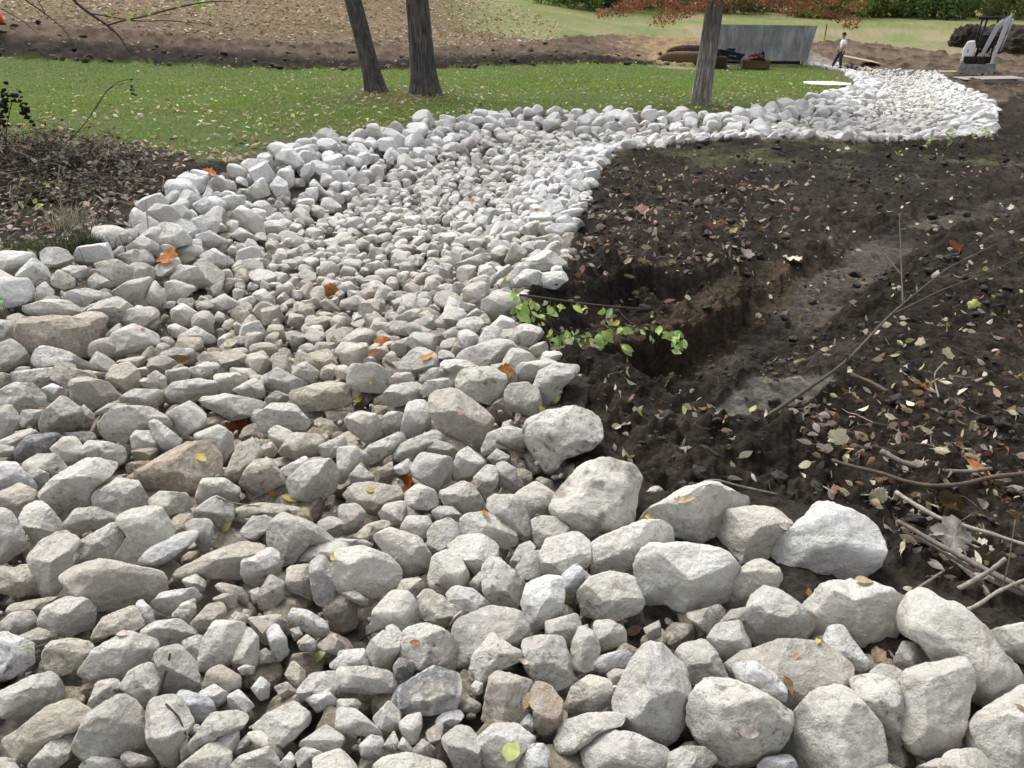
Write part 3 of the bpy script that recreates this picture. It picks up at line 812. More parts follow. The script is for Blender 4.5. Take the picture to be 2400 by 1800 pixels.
F4 p 1985,380 2050,345 2212,310 2300,400 2260,600 2150,560 2020,450
F5 g 165,410 230,320 370,300 400,380 435,450 420,510 310,555 220,480
F6 g -10,455 140,420 200,480 300,680 240,700 30,690 -60,560
F7 s 300,590 360,520 650,430 850,440 950,480 1080,600 1070,690 1040,740 830,790 700,900 640,800 470,700 320,680
F8 w 925,400 960,340 1040,325 1110,430 1230,580 1200,630 1140,620 1020,520 940,460
F9 w 335,600 370,565 470,565 580,630 660,720 655,820 540,760 370,690
F10 p 1060,730 1130,670 1260,655 1400,720 1420,900 1430,1060 1370,1100 1290,1050 1250,910 1150,790
F11 p 1200,640 1290,575 1370,590 1440,640 1430,740 1380,700 1250,660
F12 p 1400,960 1430,790 1450,640 1560,600 1820,545 1870,580 1885,700 1850,800 1830,920 1790,1080 1690,1180 1560,1150 1450,1080
F13 p 50,920 90,770 190,675 350,700 520,780 690,900 680,960 650,1050 610,1120 470,1200 350,1250 220,1190 110,1040
F14 p 660,1040 700,940 860,770 960,740 1060,740 1180,870 1260,960 1285,1080 1290,1180 1270,1260 1050,1300 800,1280 700,1200
F15 p 1850,1100 1870,960 1920,900 2080,800 2212,720 2330,760 2400,1000 2330,1244 2000,1300 1870,1240
F16 u 490,1230 540,1180 690,1160 740,1244 620,1300 510,1290
F17 p 1500,1250 1640,1190 1780,1180 1860,1250 1700,1330
F18 g -20,1130 70,1150 110,1230 60,1300 -50,1260
F19 s 20,250 240,190 270,250 180,390 80,300
F20 s 170,370 310,225 430,200 400,300 230,320
F21 s 1370,560 1430,430 1560,450 1630,580 1450,620
F22 s -150,1180 0,1110 130,1110 220,1190 150,1260 0,1280
G1 w -40,840 180,845 225,930 230,970 60,1025 -40,1010
G2 p 240,900 290,860 350,920 340,965 250,975
G3 t 335,840 380,780 480,840 480,890 410,910 340,880
G4 p 400,780 460,755 560,760 570,820 490,840
G5 t 620,740 760,720 860,780 850,840 760,890 660,820
G6 t 740,700 880,650 950,720 940,770 880,790 800,720
G7 p 805,650 920,560 1025,620 1020,650 950,675
G8 p 1005,540 1050,480 1150,490 1240,590 1230,610 1100,640 1030,630
G9 g 575,850 620,805 740,870 720,900 590,905
G10 g 400,960 450,920 560,905 720,940 720,970 600,980 560,1040 480,1000
G11 p 130,1030 300,975 430,980 560,1060 560,1090 330,1080 190,1070
G12 b 110,1150 180,1095 400,1090 540,1110 640,1220 620,1330 580,1350 280,1280 210,1340 140,1260
G13 p 220,1350 280,1270 450,1320 610,1410 530,1440 420,1455 230,1410
G14 p -30,1110 90,1120 110,1210 0,1270 -40,1250
G15 g -10,1270 80,1235 150,1290 205,1370 80,1430 -10,1440
G16 g 560,1080 620,1000 760,960 880,1040 900,1100 820,1150 640,1150
G17 w 870,1040 900,1010 1030,1100 1000,1150 940,1160
G18 p 690,1300 740,1190 860,1140 1010,1200 1020,1280 940,1320 760,1360
G19 t 720,930 830,860 970,830 970,910 940,1000 830,990
G20 w 940,980 1000,850 1060,920 1075,1010 960,1020
G21 g 1075,870 1130,850 1270,900 1200,960 1180,1000 1090,1010
G22 p 1300,690 1390,645 1530,740 1440,770 1320,740
G23 p 1130,650 1230,610 1310,640 1300,700 1200,710
G24 p 1490,430 1570,370 1690,440 1710,570 1640,560 1530,470
G25 p 1240,460 1320,430 1420,480 1400,540 1260,570
G26 t 1410,330 1480,300 1590,300 1570,370 1470,400
G27 g 1250,360 1330,310 1390,370 1300,425
G28 w 1600,270 1700,180 1750,290 1660,320
G29 p 1750,240 1800,175 1860,220 1860,280 1790,305
G30 p 1270,560 1360,530 1480,600 1360,640 1290,600
G31 p 1500,560 1560,510 1680,580 1590,615
G32 p 1110,1050 1180,1000 1310,1080 1250,1150 1130,1130
G33 p 1310,1010 1450,940 1550,1000 1480,1040 1340,1040
G34 p 1130,1230 1270,1150 1390,1220 1380,1260 1250,1250
G35 g 1030,1330 1130,1290 1260,1300 1250,1390 1130,1400
H1 p 1100,1070 1230,980 1340,930 1450,1010 1460,1050 1330,1060 1180,1060
H2 w 1100,1150 1190,1060 1290,1070 1280,1200 1190,1190
H3 w 1290,1080 1440,1070 1465,1120 1390,1180 1290,1170
H4 t 1060,1000 1120,880 1200,940 1170,1000 1100,1020
H5 t 1190,870 1380,820 1395,870 1290,885
H6 w 1310,800 1380,760 1530,760 1500,830 1420,840
H7 w 1290,760 1400,690 1500,660 1585,660 1500,730
H8 p 920,1260 1010,1200 1140,1230 1170,1330 1000,1380 920,1330
H9 p 740,1640 810,1570 1000,1510 1090,1520 1170,1600 1080,1659 840,1680
H10 g 940,1560 1010,1450 1150,1440 1160,1500 1000,1510
H12 b 845,1400 930,1340 975,1410 930,1440 860,1445
H13 g 820,1270 960,1180 975,1200 920,1250 850,1300
H14 p 950,1120 1080,1020 1100,1060 1010,1150 950,1170
H15 g 740,1020 900,960 990,990 870,1070 790,1090
H16 g 340,1380 440,1320 520,1350 500,1400 360,1420
H17 g 510,1390 560,1340 640,1370 600,1440 520,1430
H18 g 410,1440 460,1400 620,1470 580,1540 470,1510
H19 g 610,1390 680,1350 780,1390 720,1440 630,1430
H20 t 0,1260 100,1225 190,1280 150,1320 0,1310
H21 g 150,1030 240,1000 330,1070 300,1100 180,1070
H22 p 540,1060 620,1030 720,1090 690,1150 640,1130
"""
TINT = {'w': (.66, .655, .63), 'p': (.58, .56, .51), 'g': (.475, .458, .418), 'd': (.19, .192, .195), 't': (.485, .445, .375), 'b': (.36, .305, .240), 'u': (.55, .565, .58), 's': (.37, .35, .31)}

def mk_rock_mat():
    m, nt, b = new_mat('limestone')
    a = nd(nt, 'ShaderNodeVertexColor', layer_name='Col'); g = nd(nt, 'ShaderNodeNewGeometry')
    P = g.outputs['Position']
    big = noise_node(nt, 7, 6, .6, .4, P); mid = noise_node(nt, 42, 8, .66, .2, P); fine = noise_node(nt, 240, 5, .65, 0, P)
    # dusty blotches: grey chalk against cream clay
    c1 = mixc(nt, a.outputs[0], (.47, .425, .355), maprange(nt, big.outputs[0], .47, .66, 0, .55))
    c2 = mixc(nt, c1, (.70, .70, .69), maprange(nt, mid.outputs[0], .52, .68, 0, .5))
    vo = nd(nt, 'ShaderNodeTexVoronoi'); vo.inputs['Scale'].default_value = 34; nt.links.new(P, vo.inputs['Vector'])
    pit = maprange(nt, vo.outputs['Distance'], .02, .13, 1, 0)
    msk = maprange(nt, big.outputs[0], .48, .62, 0, 1)
    pm = nd(nt, 'ShaderNodeMath', operation='MULTIPLY'); nt.links.new(pit, pm.inputs[0]); nt.links.new(msk, pm.inputs[1])
    dk = nd(nt, 'ShaderNodeMath', operation='MULTIPLY'); nt.links.new(maprange(nt, mid.outputs[0], .46, .33, 0, .95), dk.inputs[0]); nt.links.new(a.outputs['Alpha'], dk.inputs[1])
    c3 = mixc(nt, c2, (.16, .148, .13), dk.outputs[0])
    pm2 = nd(nt, 'ShaderNodeMath', operation='MULTIPLY'); nt.links.new(pm.outputs[0], pm2.inputs[0]); pm2.inputs[1].default_value = .55
    c4 = mixc(nt, c3, (.16, .15, .135), pm2.outputs[0])
    f = maprange(nt, fine.outputs[0], .3, .7, .83, 1.14)
    stn = noise_node(nt, 5, 7, .7, 2.2, P); c4 = mixc(nt, c4, (.30, .255, .20), maprange(nt, stn.outputs[0], .56, .70, 0, .6))
    crk = noise_node(nt, 16, 3, .5, 1.5, P); ab = nd(nt, 'ShaderNodeMath', operation='ABSOLUTE'); sb_ = nd(nt, 'ShaderNodeMath', operation='SUBTRACT'); nt.links.new(crk.outputs[0], sb_.inputs[0]); sb_.inputs[1].default_value = .5; nt.links.new(sb_.outputs[0], ab.inputs[0])
    cm = nd(nt, 'ShaderNodeMath', operation='MULTIPLY'); nt.links.new(maprange(nt, ab.outputs[0], .0, .012, .5, 0), cm.inputs[0]); nt.links.new(maprange(nt, big.outputs[0], .45, .56, 1, 0), cm.inputs[1])
    c4 = mixc(nt, c4, (.17, .155, .135), cm.outputs[0])
    hv = nd(nt, 'ShaderNodeHueSaturation'); nt.links.new(c4, hv.inputs['Color']); nt.links.new(f, hv.inputs['Value'])
    nt.links.new(hv.outputs[0], b.inputs['Base Color'])
    b.inputs['Roughness'].default_value = .92; b.inputs['Specular IOR Level'].default_value = .06
    p = bump(nt, b, big.outputs[0], .5, .04); p = bump(nt, b, mid.outputs[0], .9, .022, p)
    inv = nd(nt, 'ShaderNodeMath', operation='MULTIPLY'); nt.links.new(pm.outputs[0], inv.inputs[0]); inv.inputs[1].default_value = -1
    p = bump(nt, b, inv.outputs[0], .5, .005, p); bump(nt, b, fine.outputs[0], .6, .004, p)
    return m
M['rock'] = mk_rock_mat()

def plane_cuts(P, r, k, lo=.66, hi=.9, normals=()):
    """chip flat faces off a lump"""
    ns = [np.array(n, float) for n in normals]
    while len(ns) < k:
        n = r.normal(size=3); ns.append(n)
    for n in ns:
        n = n / np.linalg.norm(n)
        d = P @ n; off = d.max() * r.uniform(lo, hi)
        over = d > off
        P[over] -= n * ((d[over] - off) * r.uniform(.93, 1.0))[:, None]
    return P
def roughen(P, size, seed, a=1.0):
    N = P / (np.linalg.norm(P, axis=1)[:, None] + 1e-9)
    q = P / size
    h = .05 * fbm(q * 1.3 + seed, 3, 3) + .045 * fbm(q * 2.6 + seed, 3, 9, ridged=True) + .022 * fbm(q * 7 + seed, 3, 5) + .012 * fbm(q * 18 + seed, 3, 7)
    return P + N * (h * size * a)[:, None]

def parse_rocks():
    out = []
    for line in ROCKS.strip().split('\n'):
        k, t, rest = line.split(' ', 2)
        ox, oy = CROP[k[0]]
        pts = np.array([[float(v) for v in p.split(',')] for p in rest.split()])
        out.append([k, t, pts / 2.765 + np.array([ox, oy])])
    return out
RK = parse_rocks()
_bases = []
for k, t, p in RK:
    c = p.mean(0); lo, hi = p.min(0), p.max(0)
    _bases.append((c[0], c[1] + (.42 if hi[1] - lo[1] < 60 else .62) * (hi[1] - c[1])))
_hit = ray_ground(_bases, hsurf)
ROCKINFO = []
for (k, t, p), hit in zip(RK, _hit):
    lo, hi = p.min(0), p.max(0)
    c = (lo + hi) / 2 * .5 + p.mean(0) * .5
    dep = proj(hit)[2]
    area = .5 * abs(np.dot(p[:, 0], np.roll(p[:, 1], 1)) - np.dot(p[:, 1], np.roll(p[:, 0], 1)))
    ROCKINFO.append(dict(id=k, tint=t, px=p, c=c, lo=lo, hi=hi, dep=float(dep), area=area, w=hi[0] - lo[0], h=hi[1] - lo[1]))
for i in ROCKINFO:
    if i['id'] in ('G25', 'G26', 'G27', 'G28', 'G29', 'G8', 'G7'): i['dep'] *= .97
# a small stone drawn over a bigger one lies on top of it: bring it nearer
for a in ROCKINFO:
    for b in ROCKINFO:
        if a is b or a['area'] > .7 * b['area']: continue
        if a['hi'][0] < b['lo'][0] or a['lo'][0] > b['hi'][0] or a['hi'][1] < b['lo'][1] or a['lo'][1] > b['hi'][1]: continue
        ov = in_poly(a['px'][:, 0], a['px'][:, 1], [tuple(q) for q in b['px']]).mean()
        if ov > .45:
            T = .5 * min(b['w'], b['h']) * b['dep'] / F
            a['dep'] = min(a['dep'], b['dep'] - T * .9)

def rock_from_outline(info, seed):
    r = np.random.default_rng(seed)
    big = max(info['w'], info['h'])
    V, T = ico(5 if big > 105 else 4)
    c = info['c']; dep = info['dep']
    u, v = (c[0] - 1200) / F, (900 - c[1]) / F
    fw = np.array([0, cT, -sT]); up = np.array([0, sT, cT]); rt = np.array([1.0, 0, 0])
    camp = np.array([0, 0, CZ])
    C = camp + (fw + rt * u + up * v) * dep
    w = camp - C; w /= np.linalg.norm(w)
    r1 = rt - w * (rt @ w); r1 /= np.linalg.norm(r1); u1 = np.cross(w, r1)
    # outline carried into the stone's own frame
    uv = []
    for q in info['px']:
        d = fw + rt * (q[0] - 1200) / F + up * (900 - q[1]) / F
        X = camp + d * (((C - camp) @ w) / (d @ w)) - C
        uv.append((X @ r1, X @ u1))
    uv = np.array(uv) * 1.15
    phi = np.linspace(-math.pi, math.pi, 73)[:-1]
    Rr = np.zeros(72)
    for i, a in enumerate(phi):
        d = np.array([math.cos(a), math.sin(a)]); best = 0
        for j in range(len(uv)):
            p, q = uv[j], uv[(j + 1) % len(uv)]; e = q - p
            den = d[0] * e[1] - d[1] * e[0]
            if abs(den) < 1e-12: continue
            s = (p[0] * e[1] - p[1] * e[0]) / den; tt = (p[0] * d[1] - p[1] * d[0]) / den
            if s > 0 and -1e-6 <= tt <= 1 + 1e-6: best = max(best, s)
        Rr[i] = best
    Rr = np.where(Rr <= 0, np.median(Rr), Rr)
    Rr = .2 * np.roll(Rr, 1) + .6 * Rr + .2 * np.roll(Rr, -1)
    hw, hh = np.ptp(uv[:, 0]) / 2, np.ptp(uv[:, 1]) / 2
    size = math.sqrt(hw * hh)
    Tn = min(hw, hh) * r.uniform(.72, .98)
    rho = np.hypot(V[:, 0], V[:, 1]); ph = np.arctan2(V[:, 1], V[:, 0])
    p = r.uniform(3.0, 4.6)
    nrm = (rho ** p + np.abs(V[:, 2]) ** p) ** (1 / p)
    rad = np.interp(ph, np.append(phi, math.pi), np.append(Rr, Rr[0]))
    P = np.stack([np.cos(ph) * rad * rho / nrm, np.sin(ph) * rad * rho / nrm, Tn * V[:, 2] / nrm], 1)
    B = np.stack([r1, u1, w], 1)                   # local -> world
    tw = np.array([0, 0, 1.0]) + r.normal(size=3) * .22
    fr = np.array([u * .5, -1.0, .15]) + r.normal(size=3) * .3
    ns = [B.T @ tw, B.T @ fr]
    for _ in range(r.integers(4, 7)):
        a = r.uniform(0, 2 * math.pi); k = r.uniform(.35, 1.3)
        ns.append((k * math.cos(a), k * math.sin(a), 1.0))
    P = plane_cuts(P, r, len(ns), .52, .78, ns)
    P = plane_cuts(P, r, 5, .74, .93)
    P = roughen(P, size, seed * 7.31 % 100)
    P = plane_cuts(P, r, 12, .92, .99)           # small chips on the corners
    P = roughen(P, size * .5, seed * 3.3 % 50, .35)
    # chips have eaten into the outline: bring it back
    ph2 = np.arctan2(P[:, 1], P[:, 0]); rd = np.hypot(P[:, 0], P[:, 1])
    bins = np.minimum(((ph2 + math.pi) / (2 * math.pi) * 48).astype(int), 47)
    mx = np.zeros(48); np.maximum.at(mx, bins, rd)
    mid = -math.pi + (np.arange(48) + .5) * 2 * math.pi / 48
    tgt = np.interp(mid, np.append(phi, math.pi), np.append(Rr, Rr[0]))
    sc = np.clip(tgt / np.maximum(mx, 1e-6), .9, 1.6)
    sc = .25 * np.roll(sc, 1) + .5 * sc + .25 * np.roll(sc, -1)
    sc = np.interp(ph2, np.concatenate([[mid[-1] - 2 * math.pi], mid, [mid[0] + 2 * math.pi]]), np.concatenate([[sc[-1]], sc, [sc[0]]]))
    P[:, 0] *= sc; P[:, 1] *= sc
    Wd = P @ B.T
    base = C.copy(); base[2] += Wd[:, 2].min() * .8
    return Wd + (C - base), T, base, size

def rock_color(t, r, far=0.0):  # far blends the stone colour whiter, painting in the brighter open light farther off
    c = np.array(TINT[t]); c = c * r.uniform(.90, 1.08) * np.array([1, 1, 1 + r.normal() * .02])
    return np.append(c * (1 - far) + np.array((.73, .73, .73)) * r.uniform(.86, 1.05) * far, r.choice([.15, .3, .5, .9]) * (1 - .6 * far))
ROCKOB = []
for i, info in enumerate(ROCKINFO):
    r = np.random.default_rng(900 + i)
    Vv, T, base, size = rock_from_outline(info, 500 + i)
    far = float(sstep(3.5, 9.0, base[1])) * .6  # distance whitening painted into the colour; near stones stay darker
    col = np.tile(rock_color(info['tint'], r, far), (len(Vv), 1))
    if info['id'] in ('B12', 'B13', 'B7', 'E12', 'B11'):        # smeared with mud or dark veins
        nz = fbm(Vv * (14 if info['id'] != 'E12' else 20) + i, 5, 77)
        if info['id'] == 'E12':
            k = np.clip((nz - .02) * 6, 0, 1)[:, None]; col = col * (1 - k) + np.array((.58, .58, .58, 1)) * k
        else:
            low = sstep(.45, .0, (Vv[:, 2] - Vv[:, 2].min()) / np.ptp(Vv[:, 2]))
            k = np.clip(nz * 2.6 - .1 + (low * 1.5 - .6 if info['id'] != 'B13' else 0), 0, .85)[:, None]
            col = col * (1 - k) + np.array((.10, .088, .075, .6)) * k
    o = npmesh('limestone_rock', Vv, T, M['rock'], col=col, loc=base)
    o['_i'] = i
    info['base'] = base; info['size'] = size
    ROCKOB.append(o)
# ------------------------------------------------------------------ the rest of the riprap
def rock_shape(level, seed):
    r = np.random.default_rng(seed)
    V, T = ico(level)
    p = 3.2
    P = V / (np.abs(V) ** p).sum(1)[:, None] ** (1 / p)
    P = P * np.array([1, r.uniform(.62, .92), r.uniform(.5, .78)])
    P = plane_cuts(P, r, r.integers(9, 14), .5, .82)
    P = P / np.abs(P).max()
    P = roughen(P, .8, seed * 3.1 % 100, .45 if level < 4 else .7)
    if level > 2: P = plane_cuts(P, r, 14, .88, .98)
    return P.astype(np.float32), T
# mask of the surveyed outlines (quarter-size photo grid): no random stone goes over them
_mk = np.zeros((460, 620), bool)
_gy, _gx = np.mgrid[0:460, 0:620]
for info in ROCKINFO:
    lo = (info['lo'] / 4).astype(int) - 1; hi = (info['hi'] / 4).astype(int) + 2
    y0, y1, x0, x1 = max(lo[1], 0), min(hi[1], 460), max(lo[0], 0), min(hi[0], 620)
    if y1 <= y0 or x1 <= x0: continue
    sub = in_poly(_gx[y0:y1, x0:x1].astype(float) * 4, _gy[y0:y1, x0:x1].astype(float) * 4, [tuple(q) for q in info['px']])
    _mk[y0:y1, x0:x1] |= sub
def masked(px, py):
    ix = np.clip((px / 4).astype(int), 0, 619); iy = np.clip((py / 4).astype(int), 0, 459)
    return _mk[iy, ix] & (px >= 0) & (px < 2400) & (py < 1800)

def darts(n, y0, y1, rad, pack, seed, keep=None):
    """random touching discs inside the channel; rad(x, y, d, rng) gives their size"""
    r = np.random.default_rng(seed)
    ys = np.sqrt(r.uniform(y0 ** 2, y1 ** 2, n)) if y1 < 12 else r.uniform(y0, y1, n)
    xs = r.uniform(-1.1, 1.1, n) * (ys * .8 + 2.0)
    ok = inside_ch(xs, ys); xs, ys = xs[ok], ys[ok]
    d = d_line(xs, ys, CH, True)
    rr = rad(xs, ys, d, r)
    o = np.argsort(-rr * r.uniform(.75, 1.25, len(rr))); xs, ys, rr, d = xs[o], ys[o], rr[o], d[o]
    cell = rr.max() * 2; grid = {}; out = []
    for x, y, q, dd in zip(xs, ys, rr, d):
        i, j = int(math.floor(x / cell)), int(math.floor(y / cell)); bad = False
        for a in (-1, 0, 1):
            for b in (-1, 0, 1):
                for (x2, y2, q2) in grid.get((i + a, j + b), ()):
                    if (x - x2) ** 2 + (y - y2) ** 2 < ((q + q2) * pack) ** 2: bad = True; break
                if bad: break
            if bad: break
        if not bad:
            grid.setdefault((i, j), []).append((x, y, q)); out.append((x, y, q, dd))
    return np.array(out)

LIB = {lv: [rock_shape(lv, 40 + k) for k in range(18)] for lv in (2, 3, 4)}
def rand_rot(r, tilt):
    a = r.uniform(0, 2 * math.pi); t = r.normal() * tilt; b = r.uniform(0, 2 * math.pi)
    ax = Vector((math.cos(b), math.sin(b), 0))
    m = Matrix.Rotation(t, 3, ax) @ Matrix.Rotation(a, 3, 'Z')
    if r.random() < .3: m = m @ Matrix.Rotation(math.pi, 3, 'X')
    return np.array(m)
def stone_at(x, y, q, z, r, tilt, level):
    P, T = LIB[level][r.integers(18)]
    return (P * q) @ rand_rot(r, tilt).T + np.array([x, y, z]), T
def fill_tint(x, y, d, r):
    far = float(sstep(3.0, 9.5, y))  # same painted brightening with distance for the filler stones
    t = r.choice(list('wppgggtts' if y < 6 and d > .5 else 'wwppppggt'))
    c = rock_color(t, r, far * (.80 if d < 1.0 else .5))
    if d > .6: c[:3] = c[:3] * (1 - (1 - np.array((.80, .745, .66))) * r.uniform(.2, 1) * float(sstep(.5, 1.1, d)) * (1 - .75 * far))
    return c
class Pile:
    def __init__(s): s.V = []; s.T = []; s.C = []; s.n = 0
    def add(s, V, T, c):
        s.V.append(V); s.T.append(T + s.n); s.C.append(np.tile(c, (len(V), 1))); s.n += len(V)
    def build(s, name, mat, smooth=True): return npmesh(name, np.concatenate(s.V), np.concatenate(s.T), mat, col=np.concatenate(s.C), smooth=smooth)
pile = Pile(); gpile = Pile()
rr_ = np.random.default_rng(5)
BIGFILL = []
# main visible layer of the middle and far channel
def rad_mid(x, y, d, r):
    lw = np.minimum(d_line(x, y, LAWN, True), d_line(x, y, LITTER, True))
    bank = (1 - sstep(.5, 1.4, lw)) + .25 * (1 - sstep(.3, .8, d))
    base = r.uniform(.040, .078, len(x)) * (1 + .12 * sstep(8, 14, y))
    base = base * (1 + .55 * bank * np.maximum(sstep(5.5, 8, y), (x < -.5) * .9)) * (1 + .05 * sstep(6, 14, y))
    return np.clip(base * r.choice([.7, 1, 1, 1.35], len(x)), .045, .25)
top = darts(95000, 0.3, 47.5, rad_mid, .72, 3)
tz = hsurf(top[:, 0], top[:, 1])
tpx, tpy, tdep = proj(np.stack([top[:, 0], top[:, 1], tz + .03], 1))
sel = ~(masked(tpx, tpy)) & ~((tpy > 900) & (tpx > -60) & (tpx < 2460) & (tpy < 1830))
top, tz, tdep, tpx, tpy = top[sel], tz[sel], tdep[sel], tpx[sel], tpy[sel]
_app = top[:, 2] / tdep
_bigset = set(np.argsort(-np.where((tpx > 20) & (tpx < 2380), _app, 0))[:0].tolist())
for i, (x, y, q, d) in enumerate(top):
    lv = 4 if _app[i] * F > 30 else 3 if _app[i] * F > 13 else 2
    V, T = stone_at(x, y, q * 1.1, tz[i] + q * rr_.uniform(.10, .38), rr_, .35 if d < 1 else .25, lv)
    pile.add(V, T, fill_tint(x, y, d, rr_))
# lower layer everywhere, seen in the gaps
def rad_low(x, y, d, r):
    return r.uniform(.03, .085, len(x)) * (1 + .4 * sstep(5, 12, y))
low = darts(34000, .3, 22, rad_low, .80, 4)
lz = hsurf(low[:, 0], low[:, 1])
lpx, lpy, ldep = proj(np.stack([low[:, 0], low[:, 1], lz], 1))
lm = masked(lpx, lpy)
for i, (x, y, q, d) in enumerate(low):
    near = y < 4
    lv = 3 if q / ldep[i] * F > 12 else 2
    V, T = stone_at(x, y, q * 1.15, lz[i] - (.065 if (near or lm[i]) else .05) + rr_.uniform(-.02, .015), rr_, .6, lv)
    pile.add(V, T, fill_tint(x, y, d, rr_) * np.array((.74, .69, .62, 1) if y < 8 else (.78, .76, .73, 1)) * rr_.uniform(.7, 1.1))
# stones behind and beside the camera, out of frame
out_ = darts(2500, -3.5, 1.2, lambda x, y, d, r: r.uniform(.08, .16, len(x)), .78, 9) if False else None
o = pile.build('riprap', M['rock'], False)
tag(o, 'white and grey broken limestone filling the channel between the larger stones', None, None, 'stuff')
# chips and grit between the stones
gr = np.random.default_rng(8)
n = 5200
gy = np.sqrt(gr.uniform(.6 ** 2, 7.0 ** 2, n)); gx = gr.uniform(-1, 1, n) * (gy * .8 + .4)
ok = inside_ch(gx, gy); gx, gy = gx[ok], gy[ok]; gz = hsurf(gx, gy)
for x, y, z in zip(gx, gy, gz):
    q = gr.uniform(.006, .022)
    V, T = stone_at(x, y, q, z - .055 + gr.uniform(-.02, .03), gr, 1.0, 2)
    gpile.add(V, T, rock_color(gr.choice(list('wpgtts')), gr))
o = gpile.build('stone_chips', M['rock'])
tag(o, 'small limestone chips and grit lying in the gaps of the riprap', None, None, 'stuff')
# ------------------------------------------------------------------ grass, leaves, sticks, weeds
bpy.context.view_layer.update()
_dg = bpy.context.evaluated_depsgraph_get()
def hit(px, py):
    """first surface seen at a photo pixel: location and normal"""
    d = Vector((0, cT, -sT)) + Vector((1, 0, 0)) * ((px - 1200) / F) + Vector((0, sT, cT)) * ((900 - py) / F)
    ok, loc, n, *_ = S.ray_cast(_dg, Vector((0, 0, CZ)), d.normalized())
    if not ok:
        g = ground(px, py); return Vector(g), Vector((0, 0, 1))
    return loc, n
def drop(x, y, z0=4.0):
    ok, loc, n, *_ = S.ray_cast(_dg, Vector((x, y, z0)), Vector((0, 0, -1)))
    if not ok: return Vector((x, y, hz(x, y))), Vector((0, 0, 1))
    return loc, n
M['leaf'] = attr_mat('dead_leaf', .75, .22, 90, .1, .25, .3, .002)
M['green_leaf'] = attr_mat('green_leaf', .5, .12, 60, .3, .3, .15, .001)
M['grass'] = attr_mat('grass_blade', .8, .15, 3, .04, .25, 0)
M['twig'] = attr_mat('twig_bark', .85, .3, 70, .15, 0, .4, .002)

def frame_from(n, yaw):
    n = Vector(n).normalized()
    a = Vector((math.cos(yaw), math.sin(yaw), 0)); a = (a - n * a.dot(n))
    if a.length < 1e-3: a = Vector((1, 0, 0))
    a.normalize(); b = n.cross(a)
    return np.array([a, b, n]).T
def leaf_ovate(r, L, wid=.42, nu=7, curl=None):
    """pointed oval leaf folded on its midrib with a short stalk"""
    curl = r.normal() * .5 if curl is None else curl
    fold = r.uniform(.05, .5); tw = r.normal() * .5
    t = np.linspace(0, 1, nu); hw = wid * .5 * np.sin(np.pi * t ** .85) ** .85 + .004
    V = []
    for ti, h in zip(t, hw):
        zc = curl * (ti - .4) ** 2; a = tw * (ti - .5)
        for s in (-1, 0, 1):
            V.append((ti - .5, s * h * math.cos(fold), zc + abs(s) * h * math.sin(fold) + s * h * a))
    Q = [(i * 3 + k, (i + 1) * 3 + k, (i + 1) * 3 + k + 1, i * 3 + k + 1) for i in range(nu - 1) for k in (0, 1)]
    m = len(V); st = .22
    V += [(-.5, -.012, V[1][2]), (-.5, .012, V[1][2]), (-.5 - st, .01, V[1][2] + .06), (-.5 - st, -.01, V[1][2] + .06)]
    Q.append((m, m + 1, m + 2, m + 3))
    return np.array(V) * L, np.array(Q)
def leaf_lobed(r, L, lobes=5, deep=.45, curl=None):
    """oak / maple leaf: lobed outline, curled"""
    n = 60; th = np.linspace(0, 2 * np.pi, n, endpoint=False)
    rad = .30 + .20 * (1 - deep + deep * np.abs(np.cos(lobes * th / 2)) ** .7 * 1.25) * (1 + .14 * np.cos(th)) + .02 * np.abs(np.sin(lobes * 3 * th / 2))
    rad *= 1 + .06 * r.normal(size=n)
    curl = r.uniform(-.5, .7) if curl is None else curl
    ph = r.uniform(0, 6.28); k2 = r.uniform(.1, .35)
    V = [(0, 0, 0)]; rings = (.25, .5, .75, 1.0)
    for q in rings:
        x, y = rad * q * np.cos(th), rad * q * np.sin(th)
        z = curl * (x * np.cos(ph) + y * np.sin(ph)) ** 2 * 1.6 + k2 * np.abs(np.sin(lobes * th / 2)) * q * q * .35 + .02 * r.normal(size=n) * q
        V += list(zip(x, y, z))
    T = [(0, 1 + k, 1 + (k + 1) % n) for k in range(n)]
    Q = [(1 + i * n + k, 1 + (i + 1) * n + k, 1 + (i + 1) * n + (k + 1) % n, 1 + i * n + (k + 1) % n) for i in range(3) for k in range(n)]
    m = len(V)
    V += [(-.36, -.008, .01), (-.36, .008, .01), (-.75, .006, .05), (-.75, -.006, .05)]
    Q.append((m, m + 1, m + 2, m + 3))
    return np.array(V) * L, (np.array(Q), np.array(T))
class LeafPile:
    def __init__(s): s.V = []; s.Q = []; s.T = []; s.C = []; s.n = 0
    def add(s, V, F_, c, jitter=None):
        s.V.append(V)
        if isinstance(F_, tuple): s.Q.append(F_[0] + s.n); s.T.append(F_[1] + s.n)
        else: s.Q.append(F_ + s.n)
        s.C.append(np.tile(c, (len(V), 1))); s.n += len(V)
    def build(s, name, mat, parent=None):
        fs = [np.concatenate(s.Q)] + ([np.concatenate(s.T)] if s.T else [])
        return npmesh(name, np.concatenate(s.V), fs, mat, parent, col=np.concatenate(s.C))
LC = {'tan': (.40, .30, .19), 'cream': (.64, .57, .42), 'yellow': (.46, .385, .14), 'lime': (.38, .41, .16), 'orange': (.42, .19, .07), 'brown': (.20, .12, .07),
      'dark': (.078, .06, .047), 'grey': (.34, .30, .26), 'pink': (.47, .33, .25), 'red': (.25, .075, .04), 'green': (.20, .33, .08), 'pale': (.52, .45, .38)}
def lcol(k, r):
    return np.clip(np.array(LC[k]) * r.uniform(.82, 1.15) + r.normal(size=3) * .01, .01, .9)

